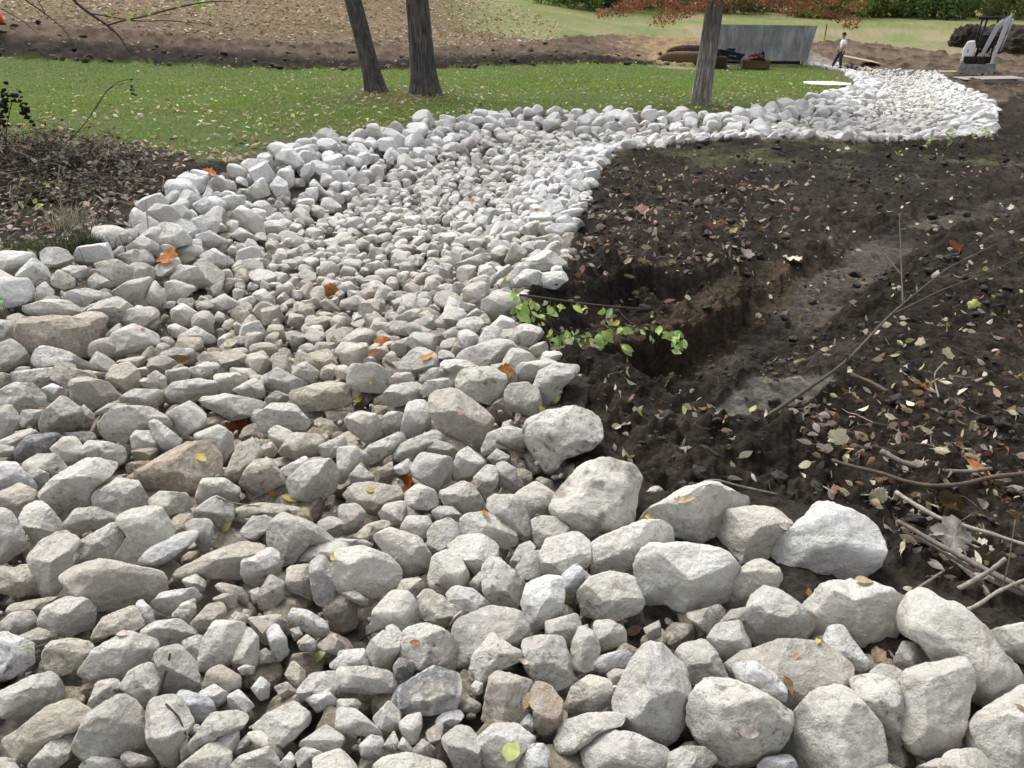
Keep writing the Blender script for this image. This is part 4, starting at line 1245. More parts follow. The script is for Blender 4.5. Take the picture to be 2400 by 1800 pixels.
# ---- lawn grass (stuff)
g = np.random.default_rng(21)
N = 330000
gy = np.exp(g.uniform(math.log(8.2), math.log(48), N)); gx = g.uniform(-1, 1, N) * (gy * .74 + 1.5)
jx = gx + .35 * n2(gx, gy, 1.1, 2, 71); jy = gy + .35 * n2(gx, gy, 1.1, 2, 72)
ok = in_poly(jx, jy, LAWN) & ~inside_ch(gx, gy)
dch = d_line(gx, gy, CH, True)
thin = n2(gx, gy, .5, 3, 73) * .9 + .72 - .55 * sstep(1.4, .2, dch) - .45 * sstep(2.4, .5, np.hypot(gx + 2.5, (gy - 19) * .6)) - .4 * sstep(2.6, .6, np.hypot(gx - 4.4, (gy - 17.6) * .7))
ok &= g.uniform(0, 1, N) < thin
gx, gy = gx[ok], gy[ok]; n = len(gx)
gz = hsurf(gx, gy) + .03 * n2(gx, gy, 2.2, 4, 2) - .012
h = g.uniform(.030, .085, n) * (1 + .25 * n2(gx, gy, .8, 2, 75)); wd = .0042 * np.maximum(gy / 8, 1) * g.uniform(.7, 1.5, n)
a = g.uniform(0, 2 * np.pi, n); le = g.normal(0, .5, (n, 2)) * h[:, None]
dx, dy = np.cos(a) * wd, np.sin(a) * wd
V = np.empty((n, 3, 3)); V[:, 0] = np.stack([gx - dx, gy - dy, gz], 1); V[:, 1] = np.stack([gx + dx, gy + dy, gz], 1); V[:, 2] = np.stack([gx + le[:, 0], gy + le[:, 1], gz + h], 1)
pal = np.array([(.15, .255, .045), (.19, .285, .055), (.25, .29, .085), (.105, .195, .04), (.34, .28, .13), (.17, .30, .06)])
pn = n2(gx, gy, .45, 3, 74)
ci = np.where(g.uniform(0, 1, n) < .16 - .2 * pn, 4, g.choice([0, 1, 2, 3, 5], n, p=[.3, .26, .16, .16, .12]))
C = pal[ci] * g.uniform(.95, 1.45, (n, 1)) * (1 + .25 * pn)[:, None]
o = npmesh('grass', V.reshape(-1, 3), np.arange(3 * n).reshape(-1, 3), M['grass'], col=np.repeat(C, 3, 0))
tag(o, 'short green lawn grass growing behind the white stones', None, None, 'stuff')

# ---- small leaves far off: lawn, slope, ditch, mud margin (stuff)
def far_leaves(name, lab, xs, ys, size, cols, seed, lift=.02, tilt=.35, mat='leaf'):
    r = np.random.default_rng(seed); n = len(xs)
    zs = hsurf(xs, ys) + lift
    a = r.uniform(0, 2 * np.pi, n); s = size * r.uniform(.55, 1.3, n)
    ux, uy = np.cos(a), np.sin(a); tz1, tz2 = r.normal(0, tilt, n), r.normal(0, tilt, n)
    P = np.stack([xs, ys, zs], 1)
    A = np.stack([ux, uy, tz1], 1) * s[:, None] * .5; B = np.stack([-uy, ux, tz2], 1) * s[:, None] * .5 * r.uniform(.35, .8, n)[:, None]
    up = np.array([0, 0, 1.0]) * (s * r.uniform(-.1, .35, n))[:, None]
    V = np.stack([P - A, P - .2 * A + B + up, P + A, P + .1 * A - B + up], 1)
    V[:, :, 2] = np.maximum(V[:, :, 2], (zs - lift * .4)[:, None])
    k = r.integers(len(cols), size=n); C = np.array([LC[c] for c in cols])[k] * r.uniform(.75, 1.2, (n, 1))
    idx = np.arange(4 * n).reshape(-1, 4)
    T = np.concatenate([idx[:, [0, 1, 2]], idx[:, [0, 2, 3]]])
    o = npmesh(name, V.reshape(-1, 3), T, M[mat], col=np.repeat(C, 4, 0), smooth=False)
    return tag(o, lab, None, None, 'stuff')
def scatter(n, y0, y1, poly, seed, logd=True, not_ch=True, dens=None):
    r = np.random.default_rng(seed)
    ys = np.exp(r.uniform(math.log(y0), math.log(y1), n)) if logd else r.uniform(y0, y1, n)
    xs = r.uniform(-1, 1, n) * (ys * .76 + 1)
    ok = in_poly(xs, ys, poly) if poly is not None else np.ones(n, bool)
    if not_ch: ok &= ~inside_ch(xs, ys)
    if dens is not None: ok &= r.uniform(0, 1, n) < dens(xs, ys)
    return xs[ok], ys[ok]
xs, ys = scatter(17000, 8.5, 45, LAWN, 1, dens=lambda x, y: .34 + .3 * n2(x, y, .5, 3, 81) + .6 * sstep(3.5, .5, np.hypot(x + 2.0, (y - 18.5) * .7)) + .5 * sstep(3, .5, np.hypot(x - 4.4, (y - 17.4) * .8)) + .25 * sstep(2, .3, d_line(x, y, CH, True)))
far_leaves('lawn_leaves', 'small dry leaves strewn over the green lawn', xs, ys, .10, ['cream', 'cream', 'tan', 'pale', 'yellow', 'tan', 'brown', 'pink', 'grey'], 2, .03)
xs, ys = scatter(30000, 28, 62, STRAW, 3, False)
far_leaves('slope_leaves', 'thick carpet of tan leaves on the grassy slope', xs, ys, .19, ['tan', 'tan', 'pale', 'cream', 'tan', 'brown', 'brown'], 4, .03)
xs, ys = scatter(2600, 26, 50, DITCH, 5, False)
far_leaves('ditch_leaves', 'scattered pale leaves on the bare soil past the lawn', xs, ys, .13, ['tan', 'pale', 'cream', 'brown', 'dark'], 6, .06)

# ---- litter on the near banks (stuff): real folded leaves
lp = LeafPile(); r = np.random.default_rng(31)
xs, ys = scatter(9500, 5.2, 11.5, LITTER, 7)
zs = hsurf(xs, ys)
for x, y, z in zip(xs, ys, zs):
    L = r.uniform(.04, .10); V, Fc = leaf_ovate(r, L, r.uniform(.4, .75), 5)
    Bm = frame_from((r.normal() * .45, r.normal() * .45, 1), r.uniform(0, 6.28))
    lp.add(V @ Bm.T + np.array([x, y, z + r.uniform(.02, .09)]), Fc, lcol(r.choice(['grey', 'grey', 'dark', 'dark', 'pale', 'dark', 'brown', 'tan', 'grey']), r))
o = lp.build('leaf_litter', M['leaf']); tag(o, 'matted grey and brown dead leaves on the bank above the stones', None, None, 'stuff')

RB = px_poly([(1800, 985), (1990, 900), (2150, 860), (2500, 760), (2900, 800), (2900, 1560), (2420, 1450), (2240, 1390), (2100, 1320), (2085, 1240), (1960, 1180), (1900, 1080)])
MIDL = px_poly([(1420, 410), (1500, 380), (1700, 400), (1900, 430), (1850, 520), (1720, 600), (1650, 640), (1420, 690), (1330, 690), (1345, 560), (1390, 460)])
lp = LeafPile()
def mud_ok(x, y):
    return ~inside_ch(x, y) & (x > -.2) & (y > 1.4) & (y < 14.5) & ~in_poly(x, y, LAWN)
def add_litter(n, poly, seed, cols, y0=1.3, y1=14, s0=.03, s1=.085, lob=.06, dens=None):
    r = np.random.default_rng(seed)
    xs, ys = scatter(n, y0, y1, poly, seed, True, True, dens)
    ok = mud_ok(xs, ys); xs, ys = xs[ok], ys[ok]
    for x, y in zip(xs, ys):
        loc, nn = drop(x, y, 2.0)
        L = r.uniform(s0, s1)
        if r.random() < lob: V, Fc = leaf_lobed(r, L * 1.25)
        else: V, Fc = leaf_ovate(r, L, r.uniform(.3, .7), 5)
        nn = Vector(nn) + Vector((r.normal() * .35, r.normal() * .35, .5))
        lp.add(V @ frame_from(nn, r.uniform(0, 6.28)).T + np.array(loc) + np.array([0, 0, .008 + .15 * L]), Fc, lcol(r.choice(cols), r))
add_litter(4300, RB, 41, ['grey', 'tan', 'brown', 'dark', 'pale', 'cream', 'tan', 'brown'], 1.3, 4.5, .025, .07)
add_litter(4200, MIDL, 42, ['grey', 'brown', 'tan', 'dark', 'pink', 'brown', 'grey'], 4.5, 11, .04, .10)
add_litter(4600, None, 43, ['tan', 'cream', 'cream', 'cream', 'pale', 'lime', 'pale', 'brown'], 2.4, 13.8, .025, .068, dens=lambda x, y: .55 + .45 * n2(x, y, .9, 2, 85))
xs, ys = scatter(500, 1.2, 12, None, 44, True, False)
r = np.random.default_rng(45)
ii = inside_ch(xs, ys)
for x, y in zip(xs[ii], ys[ii]):
    if r.random() > .36: continue
    loc, nn = drop(x, y, 2.0); L = r.uniform(.022, .05)
    V, Fc = leaf_ovate(r, L, r.uniform(.35, .6), 5)
    lp.add(V @ frame_from(nn, r.uniform(0, 6.28)).T + np.array(loc) + np.array([0, 0, .006]), Fc, lcol(r.choice(['cream', 'yellow', 'tan', 'pale', 'brown', 'lime', 'orange']), r))
o = lp.build('fallen_leaves', M['leaf']); tag(o, 'many small tan and brown leaves pressed into mud and stones', None, None, 'stuff')

# ---- crumbs of mud and short root threads (stuff)
cp = Pile(); r = np.random.default_rng(51)
xs, ys = scatter(9000, 1.6, 13.5, None, 52, True, True, dens=lambda x, y: .3 + .9 * sstep(-.1, .5, n2(x, y, .8, 3, 87)))
ok = mud_ok(xs, ys); xs, ys = xs[ok], ys[ok]; zs = hsurf(xs, ys)
for x, y, z in zip(xs, ys, zs):
    q = r.choice([.008, .012, .016, .03], p=[.35, .35, .2, .1]) * r.uniform(.7, 1.2) * (1 + .08 * y); P, T = LIB[3 if y < 4.2 else 2][r.integers(18)]
    c = np.array((.030, .025, .021)) * r.uniform(.6, 1.5)
    V = (P * q * np.array([1, 1, .9])) @ rand_rot(r, 1.2).T
    V = V * (1 + .75 * fbm(V / q * 1.8 + x * 7, 3, 3))[:, None]; V[:, 2] *= r.uniform(.5, .85)
    cp.add(V + np.array([x, y, z + .03 * (y > 4) + r.uniform(-.4, .5) * q]), T, c)
M['mud_crumb'] = attr_mat('mud_crumb', .8, .4, 80, .3, 0, .7, .01)
o = cp.build('mud_crumbs', M['mud_crumb']); tag(o, 'crumbled dark mud lying over the churned ground', None, None, 'stuff')
tw = MB(); r = np.random.default_rng(53); tcol = []
def add_thread(x, y, L, rad, col, lift=.01):
    loc, nn = drop(x, y, 2.0); a = r.uniform(0, 6.28); k = r.normal() * 1.2
    pts = []
    for t in np.linspace(-.5, .5, 5):
        b = a + k * t
        pts.append((loc.x + math.cos(b) * t * L, loc.y + math.sin(b) * t * L, loc.z + lift + r.uniform(0, .5) * L * .25))
    n0 = tw.n; tw.tube(pts, [rad, rad, rad, rad * .8, rad * .5], 4, False); tcol.append(np.tile(col, (tw.n - n0, 1)))
for poly, n, y0, y1 in ((RB, 420, 1.4, 4.5), (MIDL, 260, 4.5, 11), (None, 330, 2.0, 12)):
    xs, ys = scatter(n, y0, y1, poly, 60 + n); ok = mud_ok(xs, ys)
    for x, y in zip(xs[ok], ys[ok]): add_thread(x, y, r.uniform(.06, .22), r.uniform(.0008, .0022), np.array(random.choice([(.22, .18, .14), (.12, .09, .07), (.34, .29, .23), (.07, .05, .04)])))
# fine roots hanging from the cut faces
for k in range(70):
    px, py = r.uniform(1345, 1780), r.uniform(650, 880)
    loc, nn = hit(px, py)
    p = loc + nn * .008; n0 = tw.n
    tw.tube([p, p + Vector((r.normal() * .01, -.012, -.03)), p + Vector((r.normal() * .02, -.02, -.08 - r.uniform(0, .06)))], [.0012, .001, .0006], 4, False)
    tcol.append(np.tile((.11, .085, .06), (tw.n - n0, 1)))
o = tw.build('twig_litter', M['twig'], smooth=True, col=np.concatenate(tcol)); tag(o, 'thin roots, stalks and twigs strewn over the mud', None, None, 'stuff')
# ------------------------------------------------------------------ trees
def mk_bark():
    m, nt, b = new_mat('furrowed_bark')
    tc = nd(nt, 'ShaderNodeTexCoord'); mp = nd(nt, 'ShaderNodeMapping'); mp.inputs['Scale'].default_value = (1, 1, .12)
    nt.links.new(tc.outputs['Object'], mp.inputs['Vector'])
    a = noise_node(nt, 26, 8, .65, .6, mp.outputs[0]); c = noise_node(nt, 3, 4, .6, 0, tc.outputs['Object'])
    r = ramp(nt, a.outputs[0], [(.30, (.036, .033, .031)), (.5, (.125, .117, .110)), (.72, (.27, .258, .245))])
    v = nd(nt, 'ShaderNodeVertexColor', layer_name='Col')
    c1 = mixc(nt, r.outputs[0], v.outputs[0], 1.0, 'MULTIPLY')
    nt.links.new(mixc(nt, c1, (.22, .20, .17), maprange(nt, c.outputs[0], .52, .7, 0, .35)), b.inputs['Base Color'])
    b.inputs['Roughness'].default_value = .95; b.inputs['Specular IOR Level'].default_value = .1
    bump(nt, b, a.outputs[0], .9, .03); return m
M['bark'] = mk_bark()
def trunk_mesh(name, base, top, r0, r1, parent, seed, tint=(1, 1, 1), nz=150, na=96, flare=.5, pale_to=0.0, furrow=.07):
    """tapered trunk with vertical furrows and a flared foot; base at local origin"""
    top = np.array(top, float); h = top[2]
    t = np.linspace(0, 1, nz) ** 1.5; an = np.linspace(0, 2 * np.pi, na, endpoint=False)
    Tm, Am = np.meshgrid(t, an, indexing='ij'); Z = Tm * h
    rad = r0 + (r1 - r0) * Tm + r0 * flare * np.exp(-Z / (.9 * r0 + .12)) * (1 + .35 * np.sin(Am * 5 + seed))
    q = np.stack([np.cos(Am) * 9 * r0 / .35, np.sin(Am) * 9 * r0 / .35, Z * 1.1 + seed], -1).reshape(-1, 3)
    f = fbm(q * np.array([1.6, 1.6, .9]), 4, seed, ridged=True).reshape(Am.shape)
    rad = rad * (1 + furrow * f + .04 * fbm(q * .25, 2, seed + 3).reshape(Am.shape))
    sway = .03 * np.sin(Z * .9 + seed)
    X = np.cos(Am) * rad + top[0] * Tm + sway * Tm; Y = np.sin(Am) * rad + top[1] * Tm
    V = np.stack([X, Y, Z - .06], -1).reshape(-1, 3)
    idx = np.arange(nz * na).reshape(nz, na)
    Q = np.stack([idx[:-1], np.roll(idx[:-1], -1, 1), np.roll(idx[1:], -1, 1), idx[1:]], -1).reshape(-1, 4)
    c = np.tile(np.array(tint, float), (len(V), 1)) * (1 + .35 * f.reshape(-1, 1))
    if pale_to: c *= (1 + 1.1 * sstep(pale_to, pale_to * .35, Z.reshape(-1)) * np.clip(.6 + fbm(q * np.array([2.2, 2.2, .5]), 3, seed + 5), 0, 1.2))[:, None]
    return npmesh(name, V, Q, M['bark'], parent, col=np.clip(c, .1, 3))
def crown_leaves(r, centers, radii, n, size, cols, flat=1.0, hang=0.0):
    """leaf-sized quads spread through clump volumes"""
    k = r.choice(len(centers), size=n, p=np.array(radii) ** 2 / np.sum(np.array(radii) ** 2))
    d = r.normal(size=(n, 3)); d /= np.linalg.norm(d, axis=1)[:, None]
    P = np.array(centers)[k] + d * (np.array(radii)[k] * r.uniform(.25, 1, n) ** .5)[:, None] * np.array([1, 1, flat])
    a = r.normal(size=(n, 3)); a[:, 2] -= hang; a /= np.linalg.norm(a, axis=1)[:, None]
    b = np.cross(a, r.normal(size=(n, 3))); b /= np.linalg.norm(b, axis=1)[:, None]
    s = size * r.uniform(.6, 1.4, n)
    A = a * s[:, None] * .5; B = b * s[:, None] * .3
    V = np.stack([P - A, P + B, P + A, P - B], 1).reshape(-1, 3)
    ck = r.normal(0, .16, len(centers))[k]
    C = np.array(cols)[r.integers(len(cols), size=n)] * (1 + ck + r.normal(0, .12, n))[:, None]
    return V, np.arange(4 * n).reshape(-1, 4), np.repeat(np.clip(C, .01, .8), 4, 0)
M['leafy'] = attr_mat('tree_leaf', .6, .15, 4, .2, .35, 0)

def tall_tree(name, label, base, lean, r0, r1, seed, tint, h=11):
    e = empty(name, base, label, 'tree')
    tr = trunk_mesh('trunk', None, (lean[0], lean[1], h), r0, r1, e, seed, tint)
    r = np.random.default_rng(seed)
    mb = MB(); cen = []; rad = []
    for k in range(11):
        z = h * r.uniform(.5, .98); f = z / h; a = k * 2.4 + r.uniform(-.4, .4); L = r.uniform(1.8, 3.6)
        p0 = np.array([lean[0] * f, lean[1] * f, z]); d = np.array([math.cos(a), math.sin(a), .55])
        pts = [p0, p0 + d * L * .4, p0 + d * L * .8 + np.array([0, 0, .3]), p0 + d * L * np.array([1.1, 1.1, 1.3])]
        mb.tube(pts, [.10, .075, .045, .015], 8)
        for s_ in (.7, 1.0, 1.15): cen.append(p0 + d * L * s_ + r.normal(size=3) * .4); rad.append(r.uniform(.6, 1.0))
    nl = mb.n
    mb.build('limb', M['bark'], e, True, col=np.tile(np.array(tint), (nl, 1)))
    V, Q, C = crown_leaves(r, cen, rad, 1500, .16, [(.30, .26, .07), (.34, .22, .07), (.22, .24, .07), (.36, .30, .10)])
    npmesh('crown', V, Q, M['leafy'], e, col=C, smooth=False)
    return e
b1 = at(884, 208, 19.6); b2 = at(996, 213, 19.2)
tall_tree('leaning_tree', 'dark trunk leaning to one side on the lawn, thinner of the neighbouring pair', (b1.x, b1.y, hz(b1.x, b1.y)), (-2.3, .5), .195, .15, 3, (.66, .65, .65))
tall_tree('straight_tree', 'straight dark trunk, thicker of the neighbouring pair on the lawn', (b2.x, b2.y, hz(b2.x, b2.y)), (-.50, .2), .262, .20, 8, (.66, .65, .65))

# russet conifer with the pale furrowed trunk
b3 = at(1640, 241, 18.0); b3z = hz(b3.x, b3.y)
cy = empty('cypress_tree', (b3.x, b3.y, b3z), 'straight pale furrowed trunk with russet feathery boughs hanging before the concrete wall', 'tree')
CH_ = 12.0
trunk_mesh('trunk', None, (.75, .1, CH_), .195, .06, cy, 14, (1.05, 1.03, 1.02), pale_to=1.9, furrow=.09, flare=.28)
r = np.random.default_rng(77); lm = MB(); cen = []; rad = []; ax = []
for k in range(46):
    if k < 13:
        z = r.uniform(2.25, 3.0); a = [0.1, .6, -.35, 3.0, 2.6, 3.5, 1.3, 1.9, -1.2, -.8, .25, 3.25, -2.2][k]; L = [3.0, 2.6, 2.7, 2.3, 2.1, 2.0, 2.4, 2.2, 1.8, 2.2, 2.4, 1.7, 1.8][k]; dr = -.20
    else:
        z = r.uniform(3.0, CH_ - .5); a = k * 2.4; L = 2.9 * (1 - (z / CH_) ** 1.6) + .35; dr = r.uniform(-.15, .1)
    f = z / CH_; p0 = np.array([.75 * f, .1 * f, z]); d = np.array([math.cos(a), math.sin(a), dr])
    sag = np.array([0, 0, -.10 * L])
    pts = [p0, p0 + d * L * .33 + np.array([0, 0, .12]), p0 + d * L * .66, p0 + d * L + sag]
    lm.tube(pts, [.035, .026, .016, .006], 6)
    for t in np.linspace(.3, 1.0, 7):
        c = p0 + d * L * t + sag * t * t
        for sd in (-1, 1):
            side = np.array([-math.sin(a), math.cos(a), -.15]) * sd * (.55 * (1.1 - t) + .18)
            cen.append(c + side * .5); rad.append(.22); ax.append(side); cen.append(c + side); rad.append(.18); ax.append(side)
lm.build('limb', M['bark'], cy, True, col=np.tile((.8, .75, .7), (lm.n, 1)))
V, Q, C = crown_leaves(r, cen, rad, 40000, .055, [(.27, .105, .045), (.21, .085, .045), (.33, .15, .07), (.17, .075, .045), (.30, .13, .06)], .55, .6)
npmesh('crown', V, Q, M['leafy'], cy, col=C, smooth=False)

# overhanging tree left of the view: only two drooping branches reach in
ob_ = empty('overhanging_tree', (-6.6, 7.6, hz(-6.6, 7.6)), 'drooping bare twigs with a few green leaves hanging over the lawn', 'tree')
OB = np.array([-6.6, 7.6, hz(-6.6, 7.6)])
trunk_mesh('trunk', None, (.5, .1, 4.2), .09, .05, ob_, 23, (.7, .65, .6), 60, 40)
def rel(px, py, Y): return np.array(at(px, py, Y)) - OB
lf = LeafPile(); r = np.random.default_rng(15)
def limb(pts, rads, name='limb'):
    mb = MB(); P = np.array(pts); t = np.linspace(0, 1, len(P)); tt = np.linspace(0, 1, len(P) * 4)
    Pi = np.stack([np.interp(tt, t, P[:, k]) for k in range(3)], 1); Pi[1:-1] = .5 * Pi[1:-1] + .25 * (Pi[:-2] + Pi[2:])
    mb.tube(Pi, np.interp(tt, t, rads), 7); mb.build(name, M['twig'], ob_, True, col=np.tile((.075, .058, .05), (mb.n, 1)))
limb([(.38, .08, 3.2), (1.2, .1, 3.0), rel(140, -60, 7.9), rel(175, 5, 8.0), rel(215, 35, 8.0), rel(250, 58, 8.0), rel(280, 85, 8.05), rel(302, 121, 8.1)], [.03, .024, .017, .015, .014, .012, .009, .004])
limb([rel(252, 59, 8.0), rel(290, 48, 8.0), rel(340, 38, 7.9), rel(400, 21, 7.9), rel(480, 4, 7.8), rel(545, 3, 7.8)], [.009, .008, .008, .008, .006, .003])
limb([rel(215, 32, 8.0), rel(260, 40, 8.0), rel(320, 50, 8.0), rel(400, 48, 8.0), rel(500, 59, 8.0)], [.007, .007, .006, .004, .002])
limb([(.35, .05, 3.0), (1.0, -.2, 2.6), rel(20, -30, 7.6), rel(60, 0, 7.6), rel(110, 35, 7.6), rel(150, 68, 7.6), rel(170, 102, 7.6)], [.02, .014, .008, .007, .006, .004, .002])
limb([rel(88, 0, 7.6), rel(103, 25, 7.6), rel(104, 40, 7.6)], [.004, .004, .002])
limb([(.3, .02, 2.6), (.7, -.2, 2.1), rel(-40, -5, 7.4), rel(12, 25, 7.4), rel(55, 50, 7.4), rel(90, 80, 7.4)], [.014, .010, .005, .004, .004, .002])
limb([(.22, 0, 1.9), (.5, -.2, 1.7), rel(-60, 30, 7.2), rel(-10, 75, 7.2), rel(20, 110, 7.2)], [.014, .010, .006, .005, .003])
for px, py, n in [(340, 30, 7), (300, 42, 5), (465, 12, 9), (495, 25, 7), (480, 3, 6), (250, 35, 3), (260, 28, 2), (400, 15, 3), (540, 0, 3)]:
    for _ in range(n):
        V, Fc = leaf_ovate(r, r.uniform(.05, .08), .5, 5)
        c = rel(px + r.normal() * 9, py + r.normal() * 6, 7.9 + r.normal() * .05)
        lf.add(V @ frame_from(r.normal(size=3), r.uniform(0, 6)).T + c, Fc, np.array((.30, .40, .12)) * r.uniform(.8, 1.2))
cen = [np.array([.5 + r.normal() * .9, r.normal() * .9, 3.6 + r.normal() * .6]) for _ in range(16)]
V, Q, C = crown_leaves(r, cen, [.35] * 16, 500, .08, [(.30, .38, .12), (.36, .36, .12)])
lf.add(V, Q, (.32, .38, .12)); lf.build('crown', M['green_leaf'], ob_)

# far trees and thickets along the top of the field
M['far_leaf'] = attr_mat('far_leaf', .7, .2, 2, .15, .3, 0)
far_t = [(1330, 72, 9, 0), (1425, 75, 10, 1), (1500, 78, 8, 2), (1580, 80, 9, 0), (1700, 78, 9, 2), (1800, 80, 9, 1), (1880, 76, 10, 2), (1935, 74, 7, 0), (2000, 78, 9, 1), (2065, 76, 7, 0), (2130, 77, 9, 3),
         (2190, 74, 6, 1), (2255, 78, 9, 0), (2320, 75, 8, 3), (2385, 78, 9, 3), (2460, 76, 9, 1), (2540, 80, 10, 0), (1250, 80, 10, 1), (1180, 88, 11, 0), (1080, 92, 11, 2)]
FT = ['yellow-green bushy tree at the far edge of the field', 'dark green bushy tree at the far edge of the field', 'rust-tinged bushy tree at the far edge of the field', 'olive bushy tree at the far edge of the field']
FC = [[(.16, .22, .05), (.22, .27, .07), (.10, .16, .04)], [(.075, .12, .035), (.11, .17, .05), (.05, .085, .03)], [(.20, .15, .06), (.14, .15, .05), (.24, .13, .06)], [(.17, .19, .06), (.12, .15, .05), (.22, .22, .08)]]
_place = {}
for i, (px, Y, h, k) in enumerate(far_t):
    p = at(px, 30, Y); x, y = p.x, Y; z = hz(x, y)
    e = empty('thicket_tree', (x, y, z), None, 'tree', 'trees along the far edge of the field')
    r = np.random.default_rng(300 + i)
    trunk_mesh('trunk', None, (r.normal() * .3, 0, h * .7), .16, .05, e, i, (.7, .65, .6), 24, 16)
    cen, rad = [], []
    for _ in range(26):
        zz = r.uniform(.25, h * .9); w = 2.6 * (1 - (zz / h) ** 2) ** .5
        cen.append((r.normal() * w * .55, r.normal() * w * .45, zz)); rad.append(r.uniform(.5, 1.0))
    for _ in range(22): cen.append((r.uniform(-3.0, 3.0), -r.uniform(.6, 2.2), r.uniform(.1, 1.2))); rad.append(r.uniform(.4, .75))
    V, Q, C = crown_leaves(r, cen, rad, 4200, .26, FC[k])
    npmesh('crown', V, Q, M['far_leaf'], e, col=C, smooth=False)
    _place[e] = (px, k)
    where = {1330: 'behind the tan crest', 1425: 'just short of the russet boughs', 1500: 'behind the russet bough tips', 1580: 'behind the russet boughs, nearest the pale trunk', 1700: 'behind the russet boughs, above the wheelbarrow', 1800: 'behind the russet boughs, above the bale',
             1880: 'above the wall corner', 1935: 'above the yellow stake', 2000: 'above the standing man', 2065: 'next beyond the standing man', 2130: 'halfway between man and digger', 2190: 'just before the dirt heap',
             2255: 'above the dirt heap, beside the canopy', 2320: 'straight above the digger canopy', 2385: 'past the digger boom, by the frame edge', 2460: 'outside the frame, first past the digger', 2540: 'outside the frame, second past the digger', 1250: 'low behind the crest beside the leafy slope', 1180: 'peeping over the crest of the leafy slope', 1080: 'farthest out behind the leafy slope'}[px]
    e['label'] = FT[k].split(' at the')[0] + ' at the field edge, ' + where

# ------------------------------------------------------------------ concrete headwall
def mk_concrete():
    m, nt, b = new_mat('stained_concrete')
    g = nd(nt, 'ShaderNodeTexCoord'); mp = nd(nt, 'ShaderNodeMapping'); mp.inputs['Scale'].default_value = (1, 1, .3)
    nt.links.new(g.outputs['Object'], mp.inputs['Vector'])
    a = noise_node(nt, 3.2, 7, .6, .8, mp.outputs[0]); c = noise_node(nt, 1.3, 5, .6, 0, g.outputs['Object']); d = noise_node(nt, 30, 4, .6, 0, g.outputs['Object'])
    r = ramp(nt, a.outputs[0], [(.3, (.15, .155, .17)), (.5, (.24, .245, .26)), (.66, (.33, .335, .35)), (.82, (.55, .55, .56))])
    sx = nd(nt, 'ShaderNodeSeparateXYZ'); nt.links.new(g.outputs['Object'], sx.inputs[0])
    low = maprange(nt, sx.outputs[2], .05, .75, .55, 0)
    c1 = mixc(nt, r.outputs[0], (.42, .42, .43), low)
    nt.links.new(mixc(nt, c1, (.13, .135, .145), maprange(nt, c.outputs[0], .5, .68, 0, .5)), b.inputs['Base Color'])
    b.inputs['Roughness'].default_value = .9; bump(nt, b, d.outputs[0], .4, .01); return m
M['concrete'] = mk_concrete()
wy = 46.5
pL, pR = at(1676, 152, wy), at(1891, 152, wy)
zt = at(1800, 57, wy).z; zb = at(1800, 153, wy).z
x0, x1 = pL.x, pR.x
wallE = empty('concrete_wall', ((x0 + x1) / 2, wy, zb), 'grey streaked concrete headwall standing behind wheelbarrow and straw bale', 'wall')
hw = (x1 - x0) / 2; H_ = zt - zb
mb = MB(); mb.prism([(-hw, .22), (hw - .0, .22), (hw + .28, H_ - .07), (-hw, H_)], 0, .35)
mb.build('wall_panel', M['concrete'], wallE)
mb = MB(); mb.box((-hw + 1.12, -.012, H_ / 2 + .1), (.03, .02, H_ - .3)); mb.build('joint_strip', plain('joint_grey', (.30, .30, .31), .9), wallE)
mb = MB(); mb.box((-.1, .22, .06), (2 * hw - .5, .28, .30)); mb.build('dark_opening', plain('dark_gap', (.018, .018, .018), .9), wallE)
mb = MB(); mb.box((-hw + .06, .12, .09), (.24, .3, .27)); mb.build('foot_pier', M['concrete'], wallE)
mb = MB(); mb.box((hw - .1, .12, .09), (.28, .3, .27)); mb.build('foot_pier', M['concrete'], wallE)

# ------------------------------------------------------------------ straw rolls, bales, wheelbarrow, jacket, spade
def mk_straw(name, c):
    m, nt, b = new_mat(name)
    g = nd(nt, 'ShaderNodeTexCoord'); mp = nd(nt, 'ShaderNodeMapping'); mp.inputs['Scale'].default_value = (.5, 1.4, 1.4)
    nt.links.new(g.outputs['Object'], mp.inputs['Vector'])
    a = noise_node(nt, 22, 7, .7, 1.0, mp.outputs[0])
    r = ramp(nt, a.outputs[0], [(.3, tuple(x * .35 for x in c)), (.55, c), (.75, tuple(min(1, x * 1.8) for x in c))])
    nt.links.new(r.outputs[0], b.inputs['Base Color']); b.inputs['Roughness'].default_value = .95
    bump(nt, b, a.outputs[0], 1.0, .04); return m
M['straw'] = mk_straw('straw', (.15, .105, .06)); M['straw_dark'] = mk_straw('wet_straw', (.055, .036, .022)); M['coir'] = mk_straw('coir_mat', (.15, .105, .06))
def lump(name, label, cat, px, pyb, Y, size, mat, seed, group=None, rz=0, parent=None, box=4.0, rough=.5, strands=True):
    """soft-cornered block of straw with loose ends"""
    p = at(px, pyb, Y); z = hz(p.x, Y)
    V, T = ico(4); q = V / (np.abs(V) ** box).sum(1)[:, None] ** (1 / box)
    q = q * np.array(size) / 2; q += V * (fbm(q * 7 + seed, 4, seed) * .05 * rough)[:, None]
    q[:, 2] += size[2] / 2 - .02
    o = npmesh(name, q, T, mat, loc=(p.x, Y, z)); o.rotation_euler = (0, 0, rz)
    tag(o, label, cat, group)
    if strands:
        r = np.random.default_rng(seed); mb = MB()
        for _ in range(260):
            k = r.integers(len(q)); b0 = q[k]; d = V[k] + r.normal(size=3) * .6; L = r.uniform(.03, .10)
            mb.tube([b0 - d * .02, b0 + d * L], [.004, .002], 3, False)
        mb.build('loose_straw', mat, o)
    return o
